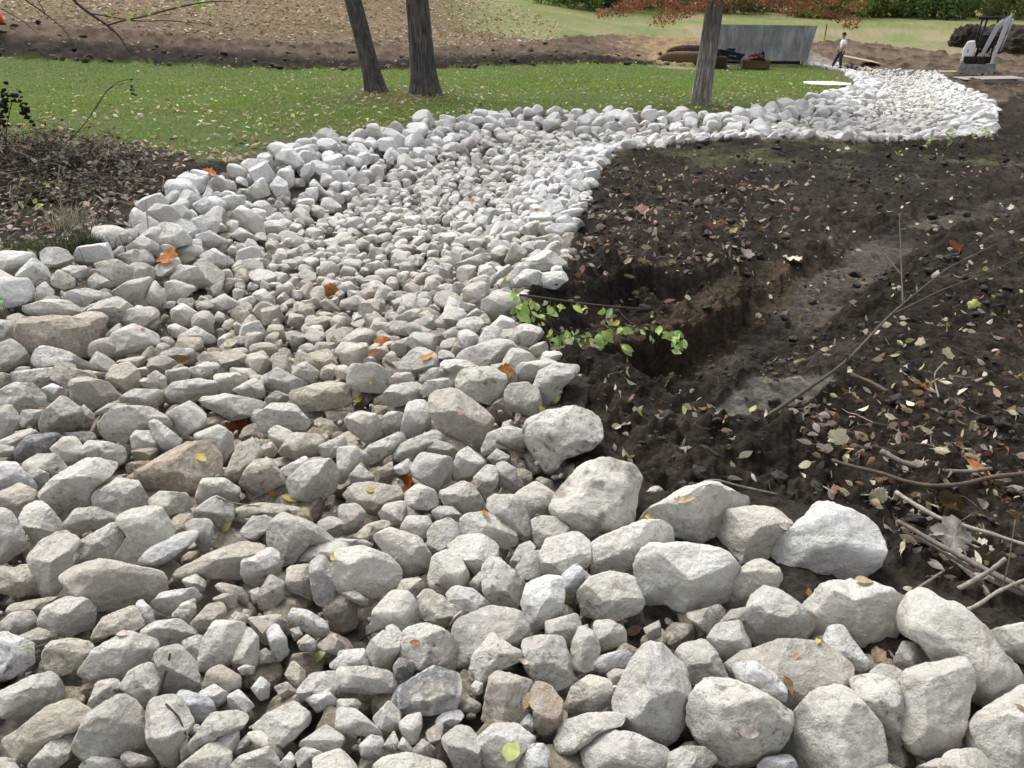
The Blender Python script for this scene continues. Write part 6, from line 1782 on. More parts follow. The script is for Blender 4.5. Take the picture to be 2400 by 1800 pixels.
NL = [  # px, py, length, kind, colour, yaw, label
 (560, 992, 74, 'oak', 'red', .2, 'dark red oak leaf on grey stones above the brown pyramid rock'),
 (392, 610, 58, 'mp', 'orange', 1.0, 'orange maple leaf on stones below the grassy bank'),
 (775, 676, 46, 'mp', 'orange', .3, 'curled orange-brown leaf in the middle of the stone channel'),
 (893, 806, 50, 'mp', 'orange', .8, 'upper of two stacked orange-brown leaves in mid channel'),
 (880, 826, 44, 'ov', 'brown', .2, 'lower of two stacked orange-brown leaves in mid channel'),
 (1003, 838, 44, 'ov', 'orange', .4, 'rust leaf between the stones below the leafy branch tip'),
 (955, 1130, 52, 'mp', 'red', 1.2, 'dark rust leaf folded over a stone in front of the dusty rock'),
 (490, 408, 38, 'mp', 'orange', .5, 'salmon-orange leaf at the lawn edge above the stones'),
 (1106, 468, 20, 'ov', 'orange', .4, 'small bright orange leaf on white stones of the middle channel'),
 (1262, 495, 34, 'ov', 'pink', .3, 'pinkish leaf half under white stones by the mud edge'),
 (415, 845, 70, 'ov', 'brown', .35, 'long rust-stained leaf wedged between stones below the layered tan block'),
 (540, 805, 40, 'rd', 'cream', .6, 'cream leaf on a stone beside the sandy-brown boulder group'),
 (292, 1290, 10, 'ov', 'orange', 0, 'tiny orange leaf crumb on a pale stone'),
 (640, 1150, 40, 'ov', 'orange', .5, 'crumpled orange leaf caught under the bent straw stem'),
 (680, 1170, 46, 'ov', 'yellow', -.2, 'yellow-tan leaf lying next to the crumpled orange leaf'),
 (530, 1230, 34, 'ov', 'yellow', 1.2, 'yellow leaf standing in a gap beside the ridged rock'),
 (470, 1302, 44, 'ov', 'tan', -.3, 'folded tan leaf at the tip of the bluish-white slab'),
 (470, 1075, 44, 'ov', 'yellow', -.6, 'narrow yellow leaf on the brown pyramid rock'),
 (750, 1540, 42, 'rd', 'lime', 1.1, 'pair-like olive yellow leaf in the dirt gap by the split block'),
 (885, 1780, 64, 'ov', 'yellow', .5, 'golden brown leaf at the bottom edge of the stones'),
 (1195, 1755, 66, 'rd', 'lime', 1.2, 'green-yellow two-lobed leaf on a pale rock at the bottom'),
 (1222, 1735, 8, 'ov', 'brown', 1, 'tiny brown leaf tip beside the green-yellow leaf'),
 (1225, 1560, 46, 'rd', 'brown', 1.4, 'curled brown leaf standing between the two-tone block and pinkish stone'),
 (1230, 1640, 48, 'ov', 'tan', 1.5, 'pointed tan leaf against the pinkish-brown oval stone'),
 (1485, 1470, 56, 'ov', 'tan', .5, 'shrivelled tan leaf in the gap below the cream faceted boulder'),
 (1870, 975, 0, 'ov', 'tan', 0, ''),
 (1608, 1172, 60, 'ov', 'tan', .05, 'flat brown leaf pressed on the sloping pale slab'),
 (1585, 1165, 42, 'ov', 'cream', 1.4, 'upright cream leaf on the sloping pale slab'),
 (2025, 1365, 48, 'rd', 'tan', -.3, 'shrivelled tan leaf under the largest white boulder'),
 (1840, 1232, 40, 'ov', 'cream', -.4, 'pale yellow leaf between the largest boulder and its neighbour'),
 (1867, 1402, 30, 'ov', 'tan', -.4, 'small tan leaf in the dark gap under the largest boulder'),
 (2078, 1528, 46, 'ov', 'cream', 1.1, 'upright cream leaf in the gap beside the finger-shaped rock'),
 (2058, 1540, 42, 'mp', 'pink', .4, 'brownish-pink leaf wedged under the finger-shaped rock'),
 (1845, 1605, 52, 'ov', 'brown', -1.2, 'curled two-tone leaf at the end of the small oval rock'),
 (1864, 1540, 28, 'ov', 'tan', .9, 'tan leaf stuck on the broad shaded boulder'),
 (1750, 1712, 74, 'ov', 'pale', -.2, 'faint dusty leaf pressed on the cracked shield-shaped boulder'),
 (1265, 958, 36, 'ov', 'yellow', -.6, 'brown-yellow leaf beside the muddy block'),
 (1216, 980, 32, 'ov', 'cream', 1.2, 'cream leaf standing in the dark gap by the muddy block'),
 (1305, 932, 28, 'ov', 'lime', 1.0, 'yellow leaf on the veined grey rock by the mud'),
 (1078, 968, 38, 'ov', 'tan', 1.2, 'tan leaf pair on the mud-stained tan boulder'),
 (843, 938, 34, 'ov', 'yellow', .1, 'bright yellow leaf on a pale stone in mid channel'),
 (872, 890, 24, 'ov', 'yellow', 1.3, 'small bright yellow leaf standing on a pale stone'),
 (1185, 870, 42, 'mp', 'orange', 1.3, 'rust-red curled leaf between pale rocks at the mud edge'),
 (1118, 1130, 34, 'rd', 'pale', .3, 'pale round leaf on stones beside the mud tongue'),
 (1525, 1208, 30, 'ov', 'yellow', -.3, 'golden leaf between the speckled boulder and the sloping slab'),
 (2230, 1258, 112, 'mp', 'grey', .5, 'biggest pale maple leaf lying under sticks in the litter'),
 (2312, 1290, 105, 'mp', 'pale', -.4, 'second big pale maple leaf with a curled rim by the forked stick'),
 (2300, 1215, 95, 'mp', 'pink', .2, 'pinkish maple leaf above the thick pale stick'),
 (2078, 1132, 70, 'mp', 'orange', .4, 'bright rust maple leaf beside the bent brown stick'),
 (2115, 1108, 58, 'rd', 'yellow', -.8, 'yellowish oval leaf just above the bent brown stick'),
 (2290, 1098, 74, 'ov', 'orange', -1.0, 'large folded brown leaf between two crossing sticks'),
 (2345, 1180, 62, 'rd', 'orange', -.4, 'dark orange oval leaf right of the bent brown stick'),
 (2065, 1160, 72, 'mp', 'grey', .3, 'silver-grey maple leaf below the rust maple leaf'),
 (1970, 1148, 40, 'rd', 'cream', -.3, 'cream leaf on bare mud above the largest white boulder'),
 (1942, 1155, 50, 'ov', 'grey', -.9, 'grey curled leaf behind the largest white boulder'),
 (2118, 1185, 66, 'mp', 'cream', .4, 'cream lobed leaf at the top of the thick pale stick'),
 (2180, 1175, 90, 'ov', 'pink', -.2, 'long pinkish-brown folded leaf over the thick pale stick'),
 (2330, 1290, 56, 'ov', 'lime', 1.3, 'olive-green narrow leaf standing before the second big maple leaf'),
 (2372, 1065, 60, 'rd', 'orange', .5, 'pale orange leaf near the frame edge above the bent stick'),
 (1955, 968, 55, 'ov', 'pink', -1.0, 'dull pink folded leaf at the foot of the mud slab'),
 (1985, 958, 60, 'mp', 'brown', .5, 'glossy brown maple leaf next to the dull pink folded leaf'),
 (2010, 935, 50, 'mp', 'tan', .3, 'tan star-shaped leaf beyond the mud slab'),
 (2045, 998, 34, 'ov', 'lime', -.1, 'olive narrow leaf over the twig tangle'),
 (2122, 962, 44, 'ov', 'cream', -.1, 'white elongated leaf on dark mud past the twig tangle'),
 (2194, 968, 26, 'rd', 'cream', .6, 'small white round leaf on a dark thread'),
 (2360, 944, 40, 'ov', 'cream', .3, 'cream leaf at the frame edge among yellow leaves'),
 (1676, 1000, 44, 'ov', 'tan', -1.2, 'ribbed tan leaf upright on the black mud heap'),
 (1620, 960, 20, 'rd', 'yellow', .3, 'small yellow disc leaf on the black mud heap'),
 (1582, 952, 28, 'ov', 'cream', -.5, 'white leaf scrap on the rim of the trench'),
 (1545, 968, 34, 'ov', 'lime', .2, 'green leaf scrap on the rim of the trench'),
 (1354, 700, 32, 'rd', 'tan', 1.4, 'tan leaf standing behind the bare stem of the leafy branch'),
 (1452, 710, 24, 'rd', 'cream', 1.4, 'pale round leaf standing on the bare stem of the leafy branch'),
 (1607, 672, 36, 'ov', 'orange', .6, 'orange oval leaf on the ledge of the cut bank'),
 (1640, 668, 32, 'rd', 'pale', .1, 'pale curled leaf beside the orange oval one on the ledge'),
 (1676, 702, 30, 'rd', 'tan', -.3, 'tan leaf on the lower lip of the cut bank'),
 (1622, 755, 28, 'rd', 'pink', .2, 'pale pink curled leaf on top of the steep cut face'),
 (1555, 765, 26, 'ov', 'pink', .3, 'pink-tan leaf on the ledge behind the green sprig'),
 (1577, 627, 46, 'ov', 'yellow', .3, 'long yellow curled leaf on the upper rim of the cut bank'),
 (1520, 620, 40, 'mp', 'tan', .2, 'tan lobed leaf on the upper rim of the cut bank'),
 (1810, 645, 30, 'ov', 'orange', .0, 'orange-brown oval leaf above the muddy rut'),
 (1860, 612, 50, 'mp', 'cream', .3, 'cream and tan leaf cluster on the mud above the rut'),
 (1840, 535, 60, 'ov', 'cream', .1, 'long cream leaf in the leafy patch of mud'),
 (1816, 580, 46, 'mp', 'cream', .5, 'cream lobed leaf under the two-leaf stem'),
 (2248, 588, 66, 'oak', 'red', .2, 'big rust-red oak leaf lying across the long bare sapling'),
 (2228, 570, 30, 'mp', 'orange', .8, 'small orange leaf leaning on the big rust-red oak leaf'),
 (2137, 672, 34, 'ov', 'pale', .1, 'white oval leaf lying beside the upright twig'),
 (2116, 702, 34, 'rd', 'lime', 1.2, 'olive leaf at the fork of the long bare sapling'),
 (2236, 732, 28, 'rd', 'cream', -1.0, 'white drop-shaped leaf on the dark mud'),
 (2202, 746, 36, 'ov', 'yellow', -1.2, 'yellow curved leaf on dark mud past the sapling'),
 (1920, 776, 28, 'ov', 'orange', .7, 'brown-orange oval leaf on the rut edge'),
 (1924, 788, 28, 'ov', 'lime', .7, 'pale lime leaf crossing the brown-orange one on the rut edge'),
 (2130, 748, 44, 'ov', 'lime', .1, 'lime narrow leaf beneath the long bare sapling'),
 (2008, 788, 24, 'ov', 'lime', -.2, 'lime leaf lying between rut and sapling'),
 (1953, 815, 26, 'ov', 'yellow', -.6, 'yellow leaf just above the sapling base'),
 (2048, 830, 34, 'ov', 'tan', 1.4, 'tan spindle leaf in the mud past the sapling'),
 (2100, 834, 30, 'ov', 'lime', -.4, 'olive-yellow tilted leaf past the sapling'),
 (2265, 775, 40, 'ov', 'cream', -.3, 'cream boat-shaped leaf near the frame side'),
 (2240, 870, 56, 'mp', 'yellow', .2, 'yellow-green star leaf near the curled root'),
 (2350, 795, 56, 'ov', 'cream', .3, 'long pale leaf by a clod near the frame side'),
 (2385, 790, 60, 'mp', 'orange', .2, 'crumpled pale-orange leaf at the frame edge'),
 (2170, 915, 56, 'mp', 'orange', .4, 'orange maple leaf half buried in mud below the curled root'),
 (1718, 540, 26, 'rd', 'yellow', .4, 'mustard leaf alone in the brown leaf patch'),
 (1510, 500, 62, 'mp', 'pink', .2, 'large salmon maple leaf in the brown leaf patch'),
 (1432, 545, 50, 'rd', 'lime', 1.1, 'olive bunched leaf near the white stones in the leaf patch'),
 (1480, 610, 44, 'rd', 'cream', .8, 'curled cream leaf on the mud near the stone edge'),
 (1376, 610, 34, 'ov', 'cream', .5, 'cream leaf beside the big white edge stone'),
]
NL_OB = []
for i, (px, py, L, kd, col, yaw, lab) in enumerate(NL):
    if L <= 12: continue
    o = named_leaf(px, py, L, kd, col, yaw, lab, 100 + i); NL_OB.append((o, px, py))
    if lab.startswith('tiny'): pass

def stick(name, label, cat, pts, r0, r1, col, lift=.015, group=None, parent=None, ground_lift=None):
    """pts: photo pixels (optionally with a height in metres above what is seen there); radii in photo pixels"""
    ll = np.array([q[2] if len(q) > 2 else lift for q in pts])
    P = ray_ground([q[:2] for q in pts], lambda x, y: hsurf(x, y) + ll); t = np.linspace(0, 1, len(P)); m = len(P) * 5; tt = np.linspace(0, 1, m)
    Pi = np.stack([np.interp(tt, t, P[:, k]) for k in range(3)], 1)
    for _ in range(3): Pi[1:-1] = .5 * Pi[1:-1] + .25 * (Pi[:-2] + Pi[2:])
    dep = proj(Pi)[2].mean(); rad = np.interp(tt, [0, 1], [r0 / F * dep, r1 / F * dep])
    q = fbm(Pi * 40, 3, 9); rad = rad * (1 + .25 * q); rad[::7] *= 1.15
    mb = MB(); mb.tube(Pi, rad, 9)
    o = mb.build(name, M['twig'], parent, True, col=np.tile(col, (mb.n, 1)) * (1 + .3 * fbm(mb.v[0] * 60, 3, 3))[:, None])
    if label: tag(o, label, cat, group)
    return o
CG, CB, CP = (.15, .13, .11), (.10, .075, .055), (.26, .235, .20)
def c4(pts): return [(1950 + x / 4.147, 1050 + y / 4.147, *z) for x, y, *z in pts]
SG = 'sticks lying in the litter by the big boulders'
stick('stick', 'grey curved stick farthest up the slope among brown leaves', 'stick', c4([(480, 30), (680, 140), (960, 215), (1300, 235), (1550, 200)]), 6.5, 4, CG, .03, SG)
stick('stick', 'long bent brown stick crossing the leaf litter from end to end', 'stick', c4([(0, 120), (200, 180), (500, 250), (720, 330), (980, 375), (1300, 350), (1500, 290), (1900, 245)]), 4.5, 5.5, CB, .04, SG)
stick('stick', 'thick pale straight stick above the two big maple leaves', 'stick', c4([(620, 430), (820, 560), (1050, 690), (1300, 760), (1600, 850), (1900, 950)]), 5.5, 4, CP, .05, SG)
stick('stick', 'brown straight stick lying over the biggest pale maple leaf', 'stick', c4([(640, 710), (800, 800), (1000, 920), (1250, 1050), (1500, 1190), (1900, 1390)]), 4.5, 7.5, CG, .07, SG)
stick('stick', 'grey thin stick running close under the brown straight one', 'stick', c4([(720, 820), (950, 940), (1250, 1110), (1500, 1270), (1860, 1430)]), 3.5, 5, CG, .045, SG)
stick('stick', 'stubby bark-covered stick under the second big maple leaf', 'stick', c4([(1130, 1040), (1300, 1180), (1450, 1320), (1520, 1430)]), 7, 6, CP, .02, SG)
fk = stick('forked_stick', 'pale forked stick poking up over the brown sticks', 'stick', c4([(1230, 1370, .02), (1400, 1280, .06), (1560, 1180, .11), (1690, 1070, .15)]), 6, 5, CP, .05, SG)
stick('fork', None, None, c4([(1440, 1260, .07), (1450, 1300, .05), (1440, 1330, .03)]), 6, 5, CP, .05, None, fk)
stick('stick', 'pale stick propped on the saddle-shaped boulder edge', 'stick', c4([(1250, 1600, .13), (1430, 1520, .12), (1600, 1400, .10), (1750, 1330, .09), (1900, 1270, .08)]), 4.5, 4, CP, .10, SG)
stick('stick', 'short grey stick beside the largest boulder under dead leaves', 'stick', c4([(820, 1370), (950, 1290), (1090, 1190)]), 3.5, 3, CG, .03, SG)
stick('stalk', 'thin upright grass stalk before the big maple leaves', 'stalk', c4([(1640, 1430, .02), (1720, 1100, .18), (1780, 700, .34)]), 1.8, 1.0, (.25, .23, .18), .05)
stick('stick', 'thin curved twig lying along the top of the sloping pale slab', 'stick', [(1651, 1128, .06), (1676, 1124, .07), (1745, 1143, .05), (1822, 1159, .03)], 3, 3, CG, .05, SG)
stick('root', 'pale wavy root sticking up from bare mud', 'root', [(2200, 932, .01), (2192, 900, .05), (2190, 875, .10), (2212, 850, .14)], 2, 1.5, CP, .02)
stick('stick', 'dark fat stick lying near the sapling base', 'stick', [(1995, 878), (2040, 895), (2080, 918)], 5, 4, CB, .02, SG)
bs = stick('bare_sapling', 'long leafless sapling lying diagonally over the wet mud', 'sapling', [(1795, 978, .01), (1871, 926, .04), (1983, 850, .07), (2072, 752, .10), (2116, 712, .12), (2228, 622, .14), (2290, 598, .16)], 4.2, 1.5, (.075, .063, .052), .06)
for pts in ([(2116, 712, .12), (2113, 640, .22), (2110, 560, .34), (2108, 500, .42)], [(2098, 734, .11), (2206, 680, .10), (2300, 645, .12), (2400, 600, .14)], [(2113, 645, .21), (2070, 590, .20), (2030, 565, .20)],
            [(2260, 608, .15), (2330, 575, .12)], [(1983, 850, .07), (1990, 830, .12), (1999, 835, .14)]):
    stick('twig', None, None, pts, 2.0, 1.0, (.075, .063, .052), .06, None, bs)
# twigs on the stones
def stone_twig(label, pts, r0, r1, col, cat='twig'):
    P = []
    for px, py in pts:
        loc, n = hit(px, py); P.append(np.array(loc + n * .006))
    P = np.array(P); dep = proj(P)[2].mean(); t = np.linspace(0, 1, len(P)); tt = np.linspace(0, 1, len(P) * 4)
    Pi = np.stack([np.interp(tt, t, P[:, k]) for k in range(3)], 1)
    mb = MB(); mb.tube(Pi, np.linspace(r0, r1, len(Pi)) / F * dep, 7)
    o = mb.build('twig', M['twig'], None, True, col=np.tile(col, (mb.n, 1))); tag(o, label, cat, 'twigs lying on the stones')
stone_twig('thin straight twig spanning the gap between two tan-grey stones', [(80, 1520), (150, 1493), (225, 1465)], 2.2, 1.6, (.10, .09, .075))
stone_twig('dark twig with a hooked tip on the tall rock at the bottom', [(390, 1653), (415, 1682), (433, 1720)], 2.4, 1.8, (.055, .045, .035))
stone_twig('dark twig running down the grey slab above the bluish rock', [(397, 1532), (388, 1580), (369, 1628)], 2.4, 2.0, (.06, .05, .04))
stone_twig('stub of dead stick poking from the mud tongue over a stone', [(1166, 1032), (1198, 1046), (1230, 1060)], 6, 6, (.16, .14, .115))
stone_twig('short black twig on a pale stone beside the rounded dusty one', [(842, 1500), (870, 1486), (903, 1476)], 2.4, 1.6, (.05, .04, .03))
stone_twig('white splinters lying beside the broad dusty rock', [(1054, 1460), (1066, 1444), (1078, 1436)], 2.6, 2.4, (.5, .47, .40))
stone_twig('bent straw stem lying above the ridged rock', [(506, 1166), (540, 1180), (575, 1186), (610, 1188)], 1.8, 1.4, (.28, .23, .16))
stone_twig('thin pale grass stem by the hollow-topped stone', [(1170, 1275), (1200, 1292), (1222, 1305)], 1.4, 1.2, (.35, .31, .24))

# leafy branch over the trench
def leafy_branch():
    p = at(1218, 691, 4.42); e = empty('leafy_branch', p, 'cut branch with fresh green leaves hanging over the trench edge', 'branch')
    P0 = np.array(p); rel_ = lambda cx, cy, Y: np.array(at(1150 + cx / 4.424, 640 + cy / 4.424, Y)) - P0
    mb = MB(); mb.tube([rel_(300, 225, 4.42), rel_(600, 265, 4.5), rel_(1000, 322, 4.62), rel_(1300, 350, 4.7), rel_(1580, 372, 4.78)], [.0075, .007, .0062, .0055, .005], 8)
    mb.build('stem', M['twig'], e, True, col=np.tile((.085, .065, .05), (mb.n, 1)))
    mb = MB()
    for pts in ([(300, 230), (330, 330), (350, 480), (340, 600), (360, 720)], [(620, 280), (615, 450), (640, 580), (560, 660), (420, 700)], [(640, 590), (760, 640), (900, 700), (1050, 760)],
                [(1310, 370), (1400, 470), (1500, 540), (1640, 590), (1760, 640), (1880, 690), (1920, 760)], [(1360, 430), (1340, 540)], [(360, 400), (470, 460), (600, 520)], [(1400, 510), (1440, 600)]):
        Y = 4.38 + .0002 * pts[0][0]
        mb.tube([rel_(x, y, Y + .05 * math.sin(x)) for x, y in pts], np.linspace(.0028, .0012, len(pts)), 6, False)
    mb.build('side_twig', M['twig'], e, True, col=np.tile((.14, .115, .08), (mb.n, 1)))
    r = np.random.default_rng(66); lf = LeafPile()
    spots = [(230, 240, 120), (290, 350, 110), (230, 400, 110), (350, 430, 130), (340, 500, 150), (420, 330, 90), (480, 350, 110), (450, 470, 90), (530, 450, 100), (440, 510, 90), (400, 560, 100), (500, 560, 80), (40, 600, 90), (100, 540, 70),
             (180, 540, 60), (320, 660, 110), (260, 690, 100), (390, 720, 90), (370, 790, 110), (475, 790, 120), (560, 690, 110), (640, 720, 130), (700, 710, 110), (750, 700, 120), (680, 780, 130), (800, 660, 110), (840, 700, 100), (730, 800, 120), (780, 780, 110),
             (910, 770, 120), (900, 700, 60), (960, 655, 60), (1055, 695, 90), (1120, 690, 150), (1180, 660, 150), (1210, 640, 110), (1130, 770, 130), (1040, 785, 90), (980, 840, 110), (575, 300, 60), (600, 380, 100), (650, 420, 110), (720, 360, 90), (890, 350, 120),
             (960, 375, 60), (1170, 385, 90), (1225, 410, 100), (1250, 500, 55), (1235, 535, 40), (1300, 520, 90), (1380, 600, 130), (1345, 590, 100), (1505, 590, 70), (1570, 605, 65), (1670, 575, 50), (1680, 700, 70), (1750, 595, 100), (1800, 655, 100), (1870, 640, 110),
             (1950, 635, 120), (1930, 690, 110), (1900, 680, 80), (1960, 750, 110), (1930, 820, 110), (1880, 745, 70), (1980, 780, 70), (1410, 800, 150), (620, 620, 90), (520, 620, 80), (150, 60, 70), (180, 140, 50), (1000, 640, 70), (850, 620, 80), (590, 760, 110), (470, 600, 80), (300, 560, 110), (350, 300, 90)]
    for cx, cy, s in spots:
        for rep in range(2):
            L = s / 4.424 / F * 4.65 * r.uniform(1.0, 1.3)
            V, Fc = leaf_ovate(r, L, r.uniform(.42, .6), 9, r.normal() * .25)
            n_ = np.array([r.normal() * .5, -.55, .65]) + r.normal(size=3) * .3
            col = np.array(random.choice([(.19, .30, .075), (.24, .34, .10), (.15, .25, .07), (.30, .38, .10), (.27, .34, .19)]))
            if s in (90, 60) and r.random() < .25: col = np.array((.46, .42, .10))
            lf.add(V @ frame_from(n_, r.uniform(-2.2, -.6)).T + rel_(cx + rep * r.normal() * 28, cy + rep * r.normal() * 28, 4.36 + .00018 * cx + r.normal() * .04), Fc, np.clip(col * r.uniform(1.1, 1.6), 0, 1))
    lf.build('foliage', M['green_leaf'], e)
leafy_branch()

# seedlings with lime leaves on the mud and by the stones
def sprig(px, py, n, spread, L, label, col=(.27, .36, .09), h=.10, seed=0):
    g = ground(px, py); e = empty('seedling', g, label, 'seedling', 'small leafy seedlings'); r = np.random.default_rng(seed + int(px))
    mb = MB(); lf = LeafPile()
    for k in range(n):
        d = np.array([r.normal() * spread, r.normal() * spread * .5, h * r.uniform(.5, 1.3)])
        mb.tube([(0, 0, -.01), d * np.array([.4, .4, .7]), d], [.0022, .0018, .001], 5, False)
        for _ in range(2):
            V, Fc = leaf_ovate(r, L * r.uniform(.7, 1.2), .62, 7)
            lf.add(V @ frame_from((r.normal() * .5, -.5, .8), r.uniform(0, 6.28)).T + d + r.normal(size=3) * L * .3, Fc, np.array(col) * r.uniform(.8, 1.25))
    mb.build('stem', M['twig'], e, True, col=np.tile((.2, .22, .1), (mb.n, 1))); lf.build('foliage', M['green_leaf'], e)
sprig(2220, 352, 7, .16, .085, 'lime-leaved seedling clump against the stones at the channel bend', h=.20)
sprig(2318, 330, 4, .12, .075, 'lime seedling beside the last stones at the channel bend', h=.14)
sprig(2172, 350, 3, .10, .07, 'small pale green seedling just before the lime clump', h=.12)
sprig(2100, 364, 2, .04, .06, 'single lime seedling on dark mud short of the bend', h=.05)
sprig(2118, 426, 4, .08, .055, 'deep green seedling alone in the churned mud', (.12, .26, .05), .06)
sprig(85, 452, 5, .16, .075, 'yellow-green sprig over the dead leaves of the bank', (.34, .36, .10), .10)
sprig(75, 500, 4, .07, .07, 'lone yellow-green sprig below the wider one on the bank', (.34, .36, .10), .10)
sprig(10, 742, 3, .05, .07, 'green leaf shoot at the frame edge between pale stones', (.18, .32, .14), .13)
sprig(1730, 545, 2, .03, .05, 'tiny stem bearing two pale leaves on the leafy mud', (.42, .42, .25), .10)

# dry weeds on the bank
def weed(label, pts, r0, r1, col, cat='weed', heads=()):
    P = np.array([np.array(at(*q)) for q in pts]); base = P[0].copy()
    e = empty('dry_weed', base, label, cat, 'dry weed stalks on the bank')
    t = np.linspace(0, 1, len(P)); tt = np.linspace(0, 1, len(P) * 6); Pi = np.stack([np.interp(tt, t, P[:, k]) for k in range(3)], 1) - base
    for _ in range(4): Pi[1:-1] = .5 * Pi[1:-1] + .25 * (Pi[:-2] + Pi[2:])
    mb = MB(); mb.tube(Pi, np.linspace(r0, r1, len(Pi)), 6); mb.build('stem', M['twig'], e, True, col=np.tile(col, (mb.n, 1)))
    r = np.random.default_rng(len(pts) + abs(int(pts[0][0])))
    for hx, hy, hY, sz, n in heads:
        c = np.array(at(hx, hy, hY)) - base; pl = Pile()
        for _ in range(n):
            V, T = LIB[2][r.integers(18)]; pl.add(V * sz * r.uniform(.5, 1) + c + r.normal(size=3) * sz * np.array([.8, .8, 1.5]), T, (.022, .018, .014))
        o = pl.build('seed_head', M['twig']); o.parent = e
def gY(px, py): return float(ground(px, py)[1])
Yb = gY(60, 402)
weed('long thin weed stem arching over the lawn edge from the brush', [(20, 405, Yb), (90, 372, Yb), (150, 340, Yb), (200, 290, Yb), (235, 235, Yb), (250, 212, Yb), (275, 192, Yb), (305, 185, Yb), (330, 186, Yb)], .007, .003, (.075, .065, .05), heads=())
weed('thinner weed stem with small seed pods bending beside the long arched one', [(225, 255, Yb - .1), (250, 212, Yb), (275, 198, Yb), (300, 195, Yb), (312, 208, Yb), (316, 222, Yb)], .0035, .002, (.075, .065, .05), heads=[(307, 199, Yb, .02, 5), (315, 219, Yb, .015, 6)])
weed('black seed-headed weed nearest the frame edge on the bank', [(-25, 420, Yb), (-8, 330, Yb), (5, 270, Yb), (18, 225, Yb)], .006, .003, (.03, .025, .02), heads=[(18, 232, Yb, .035, 14), (10, 250, Yb, .035, 14), (5, 275, Yb, .03, 12), (0, 290, Yb, .03, 8)])
weed('second black seed-headed weed drooping over the lawn', [(10, 420, Yb), (15, 300, Yb), (28, 235, Yb), (42, 228, Yb), (52, 248, Yb), (62, 275, Yb)], .005, .002, (.04, .035, .028), heads=[(42, 234, Yb, .03, 10), (54, 256, Yb, .03, 12), (64, 270, Yb, .032, 12)])
Yc = gY(140, 520)
weed('straight pale dead stalk with a side shoot on the litter bank', [(144, 500, gY(144, 505)), (141, 450, gY(144, 505)), (136, 415, gY(144, 505)), (140, 388, gY(144, 505))], .007, .005, (.32, .29, .22))
weed('pale leaning stalk standing by the stones of the bank', [(349, 560, gY(349, 562)), (345, 505, gY(349, 562)), (341, 468, gY(349, 562))], .008, .006, (.36, .33, .27))
weed('short grey stalk at the frame edge below the sprig', [(33, 470, gY(33, 474)), (33, 440, gY(33, 474))], .004, .003, (.28, .25, .2))
weed('thin stalk leaning over the litter toward the sprig', [(30, 535, gY(30, 536)), (50, 495, gY(30, 536)), (75, 455, gY(30, 536))], .004, .002, (.28, .25, .2))
weed('brown stalk between pale leaning stalk and grass tuft', [(275, 545, gY(275, 548)), (270, 495, gY(275, 548)), (266, 470, gY(275, 548))], .004, .003, (.2, .17, .13))

# brush: tangled dark stems and leaves (stuff)
tb = MB(); r = np.random.default_rng(88); lf = LeafPile(); tc_ = []
_bp = np.stack([r.uniform(-160, 410, 1000), r.uniform(350, 480, 1000)], 1); _bg = ray_ground(_bp, hsurf); _bin = inside_ch(_bg[:, 0], _bg[:, 1]); _bd = d_line(_bg[:, 0], _bg[:, 1], CH, True)
for k in range(1000):
    px, py = _bp[k]
    g = _bg[k]
    if px > 250 and py < 380: continue
    if _bin[k] or _bd[k] < .55: continue
    a = r.uniform(-.5, .5) + (math.pi if r.random() < .5 else 0); L = r.uniform(.15, .7); hh = r.uniform(.04, .34) * (1 if py < 430 and px < 240 else .5)
    pts = [g, g + np.array([math.cos(a) * L * .4, .1 * r.normal(), hh]), g + np.array([math.cos(a) * L * .8, .15 * r.normal(), hh * 1.1]), g + np.array([math.cos(a) * L, .2 * r.normal(), hh * .6])]
    n0 = tb.n; tb.tube(pts, [.005, .0042, .003, .0015], 5, False); tc_.append(np.tile(random.choice([(.06, .052, .042), (.14, .12, .10), (.26, .23, .18), (.04, .035, .028), (.13, .14, .07)]), (tb.n - n0, 1)))
    for _ in range(5):
        t = r.uniform(.2, 1); c = pts[0] * (1 - t) + pts[2] * t + np.array([0, 0, r.uniform(0, .05)]) + r.normal(size=3) * .03
        V, Fc = leaf_ovate(r, r.uniform(.03, .07), r.uniform(.4, .7), 5, r.normal() * 1.2)
        lf.add(V @ frame_from(r.normal(size=3), r.uniform(0, 6.28)).T + c, Fc, lcol(r.choice(['dark', 'grey', 'dark', 'grey', 'brown', 'pale']), r) * .9)
o = tb.build('brush_stems', M['twig'], None, True, col=np.concatenate(tc_)); tag(o, 'tangle of dead weed stems between lawn and stones', None, None, 'stuff')
o = lf.build('dead_foliage', M['leaf']); tag(o, 'dark shrivelled leaves caught in the dead brush on the bank', None, None, 'stuff')
# grass tufts on the bank
def tuft(px, py, n, h, spread, cols, label, seed):
    g = ground(px, py); r = np.random.default_rng(seed); V = [np.array([0, 0, -.05])]; C = [np.array(cols[0])]; T = []
    for k in range(n):
        b = np.array([r.normal() * spread, r.normal() * spread * .6, -.01]); a = r.uniform(0, 6.28); ln = h * r.uniform(.5, 1.3); bend = r.uniform(.2, .9) * ln
        d = np.array([math.cos(a), math.sin(a), 0]); s = np.array([-d[1], d[0], 0]) * .0028
        m1 = b + d * bend * .35 + np.array([0, 0, ln * .6]); tip = b + d * bend + np.array([0, 0, ln * r.uniform(.7, 1)])
        i = len(V); V += [b - s, b + s, m1 - s * .8, m1 + s * .8, tip]; T += [(0, i, i + 1), (i, i + 1, i + 3), (i, i + 3, i + 2), (i + 2, i + 3, i + 4)]
        C += [np.array(cols[r.integers(len(cols))]) * r.uniform(.7, 1.3)] * 5
    o = npmesh('grass_tuft', np.array(V), np.array(T), M['grass'], col=np.array(C), loc=g); tag(o, label, 'grass tuft', 'grass tufts on the bank')
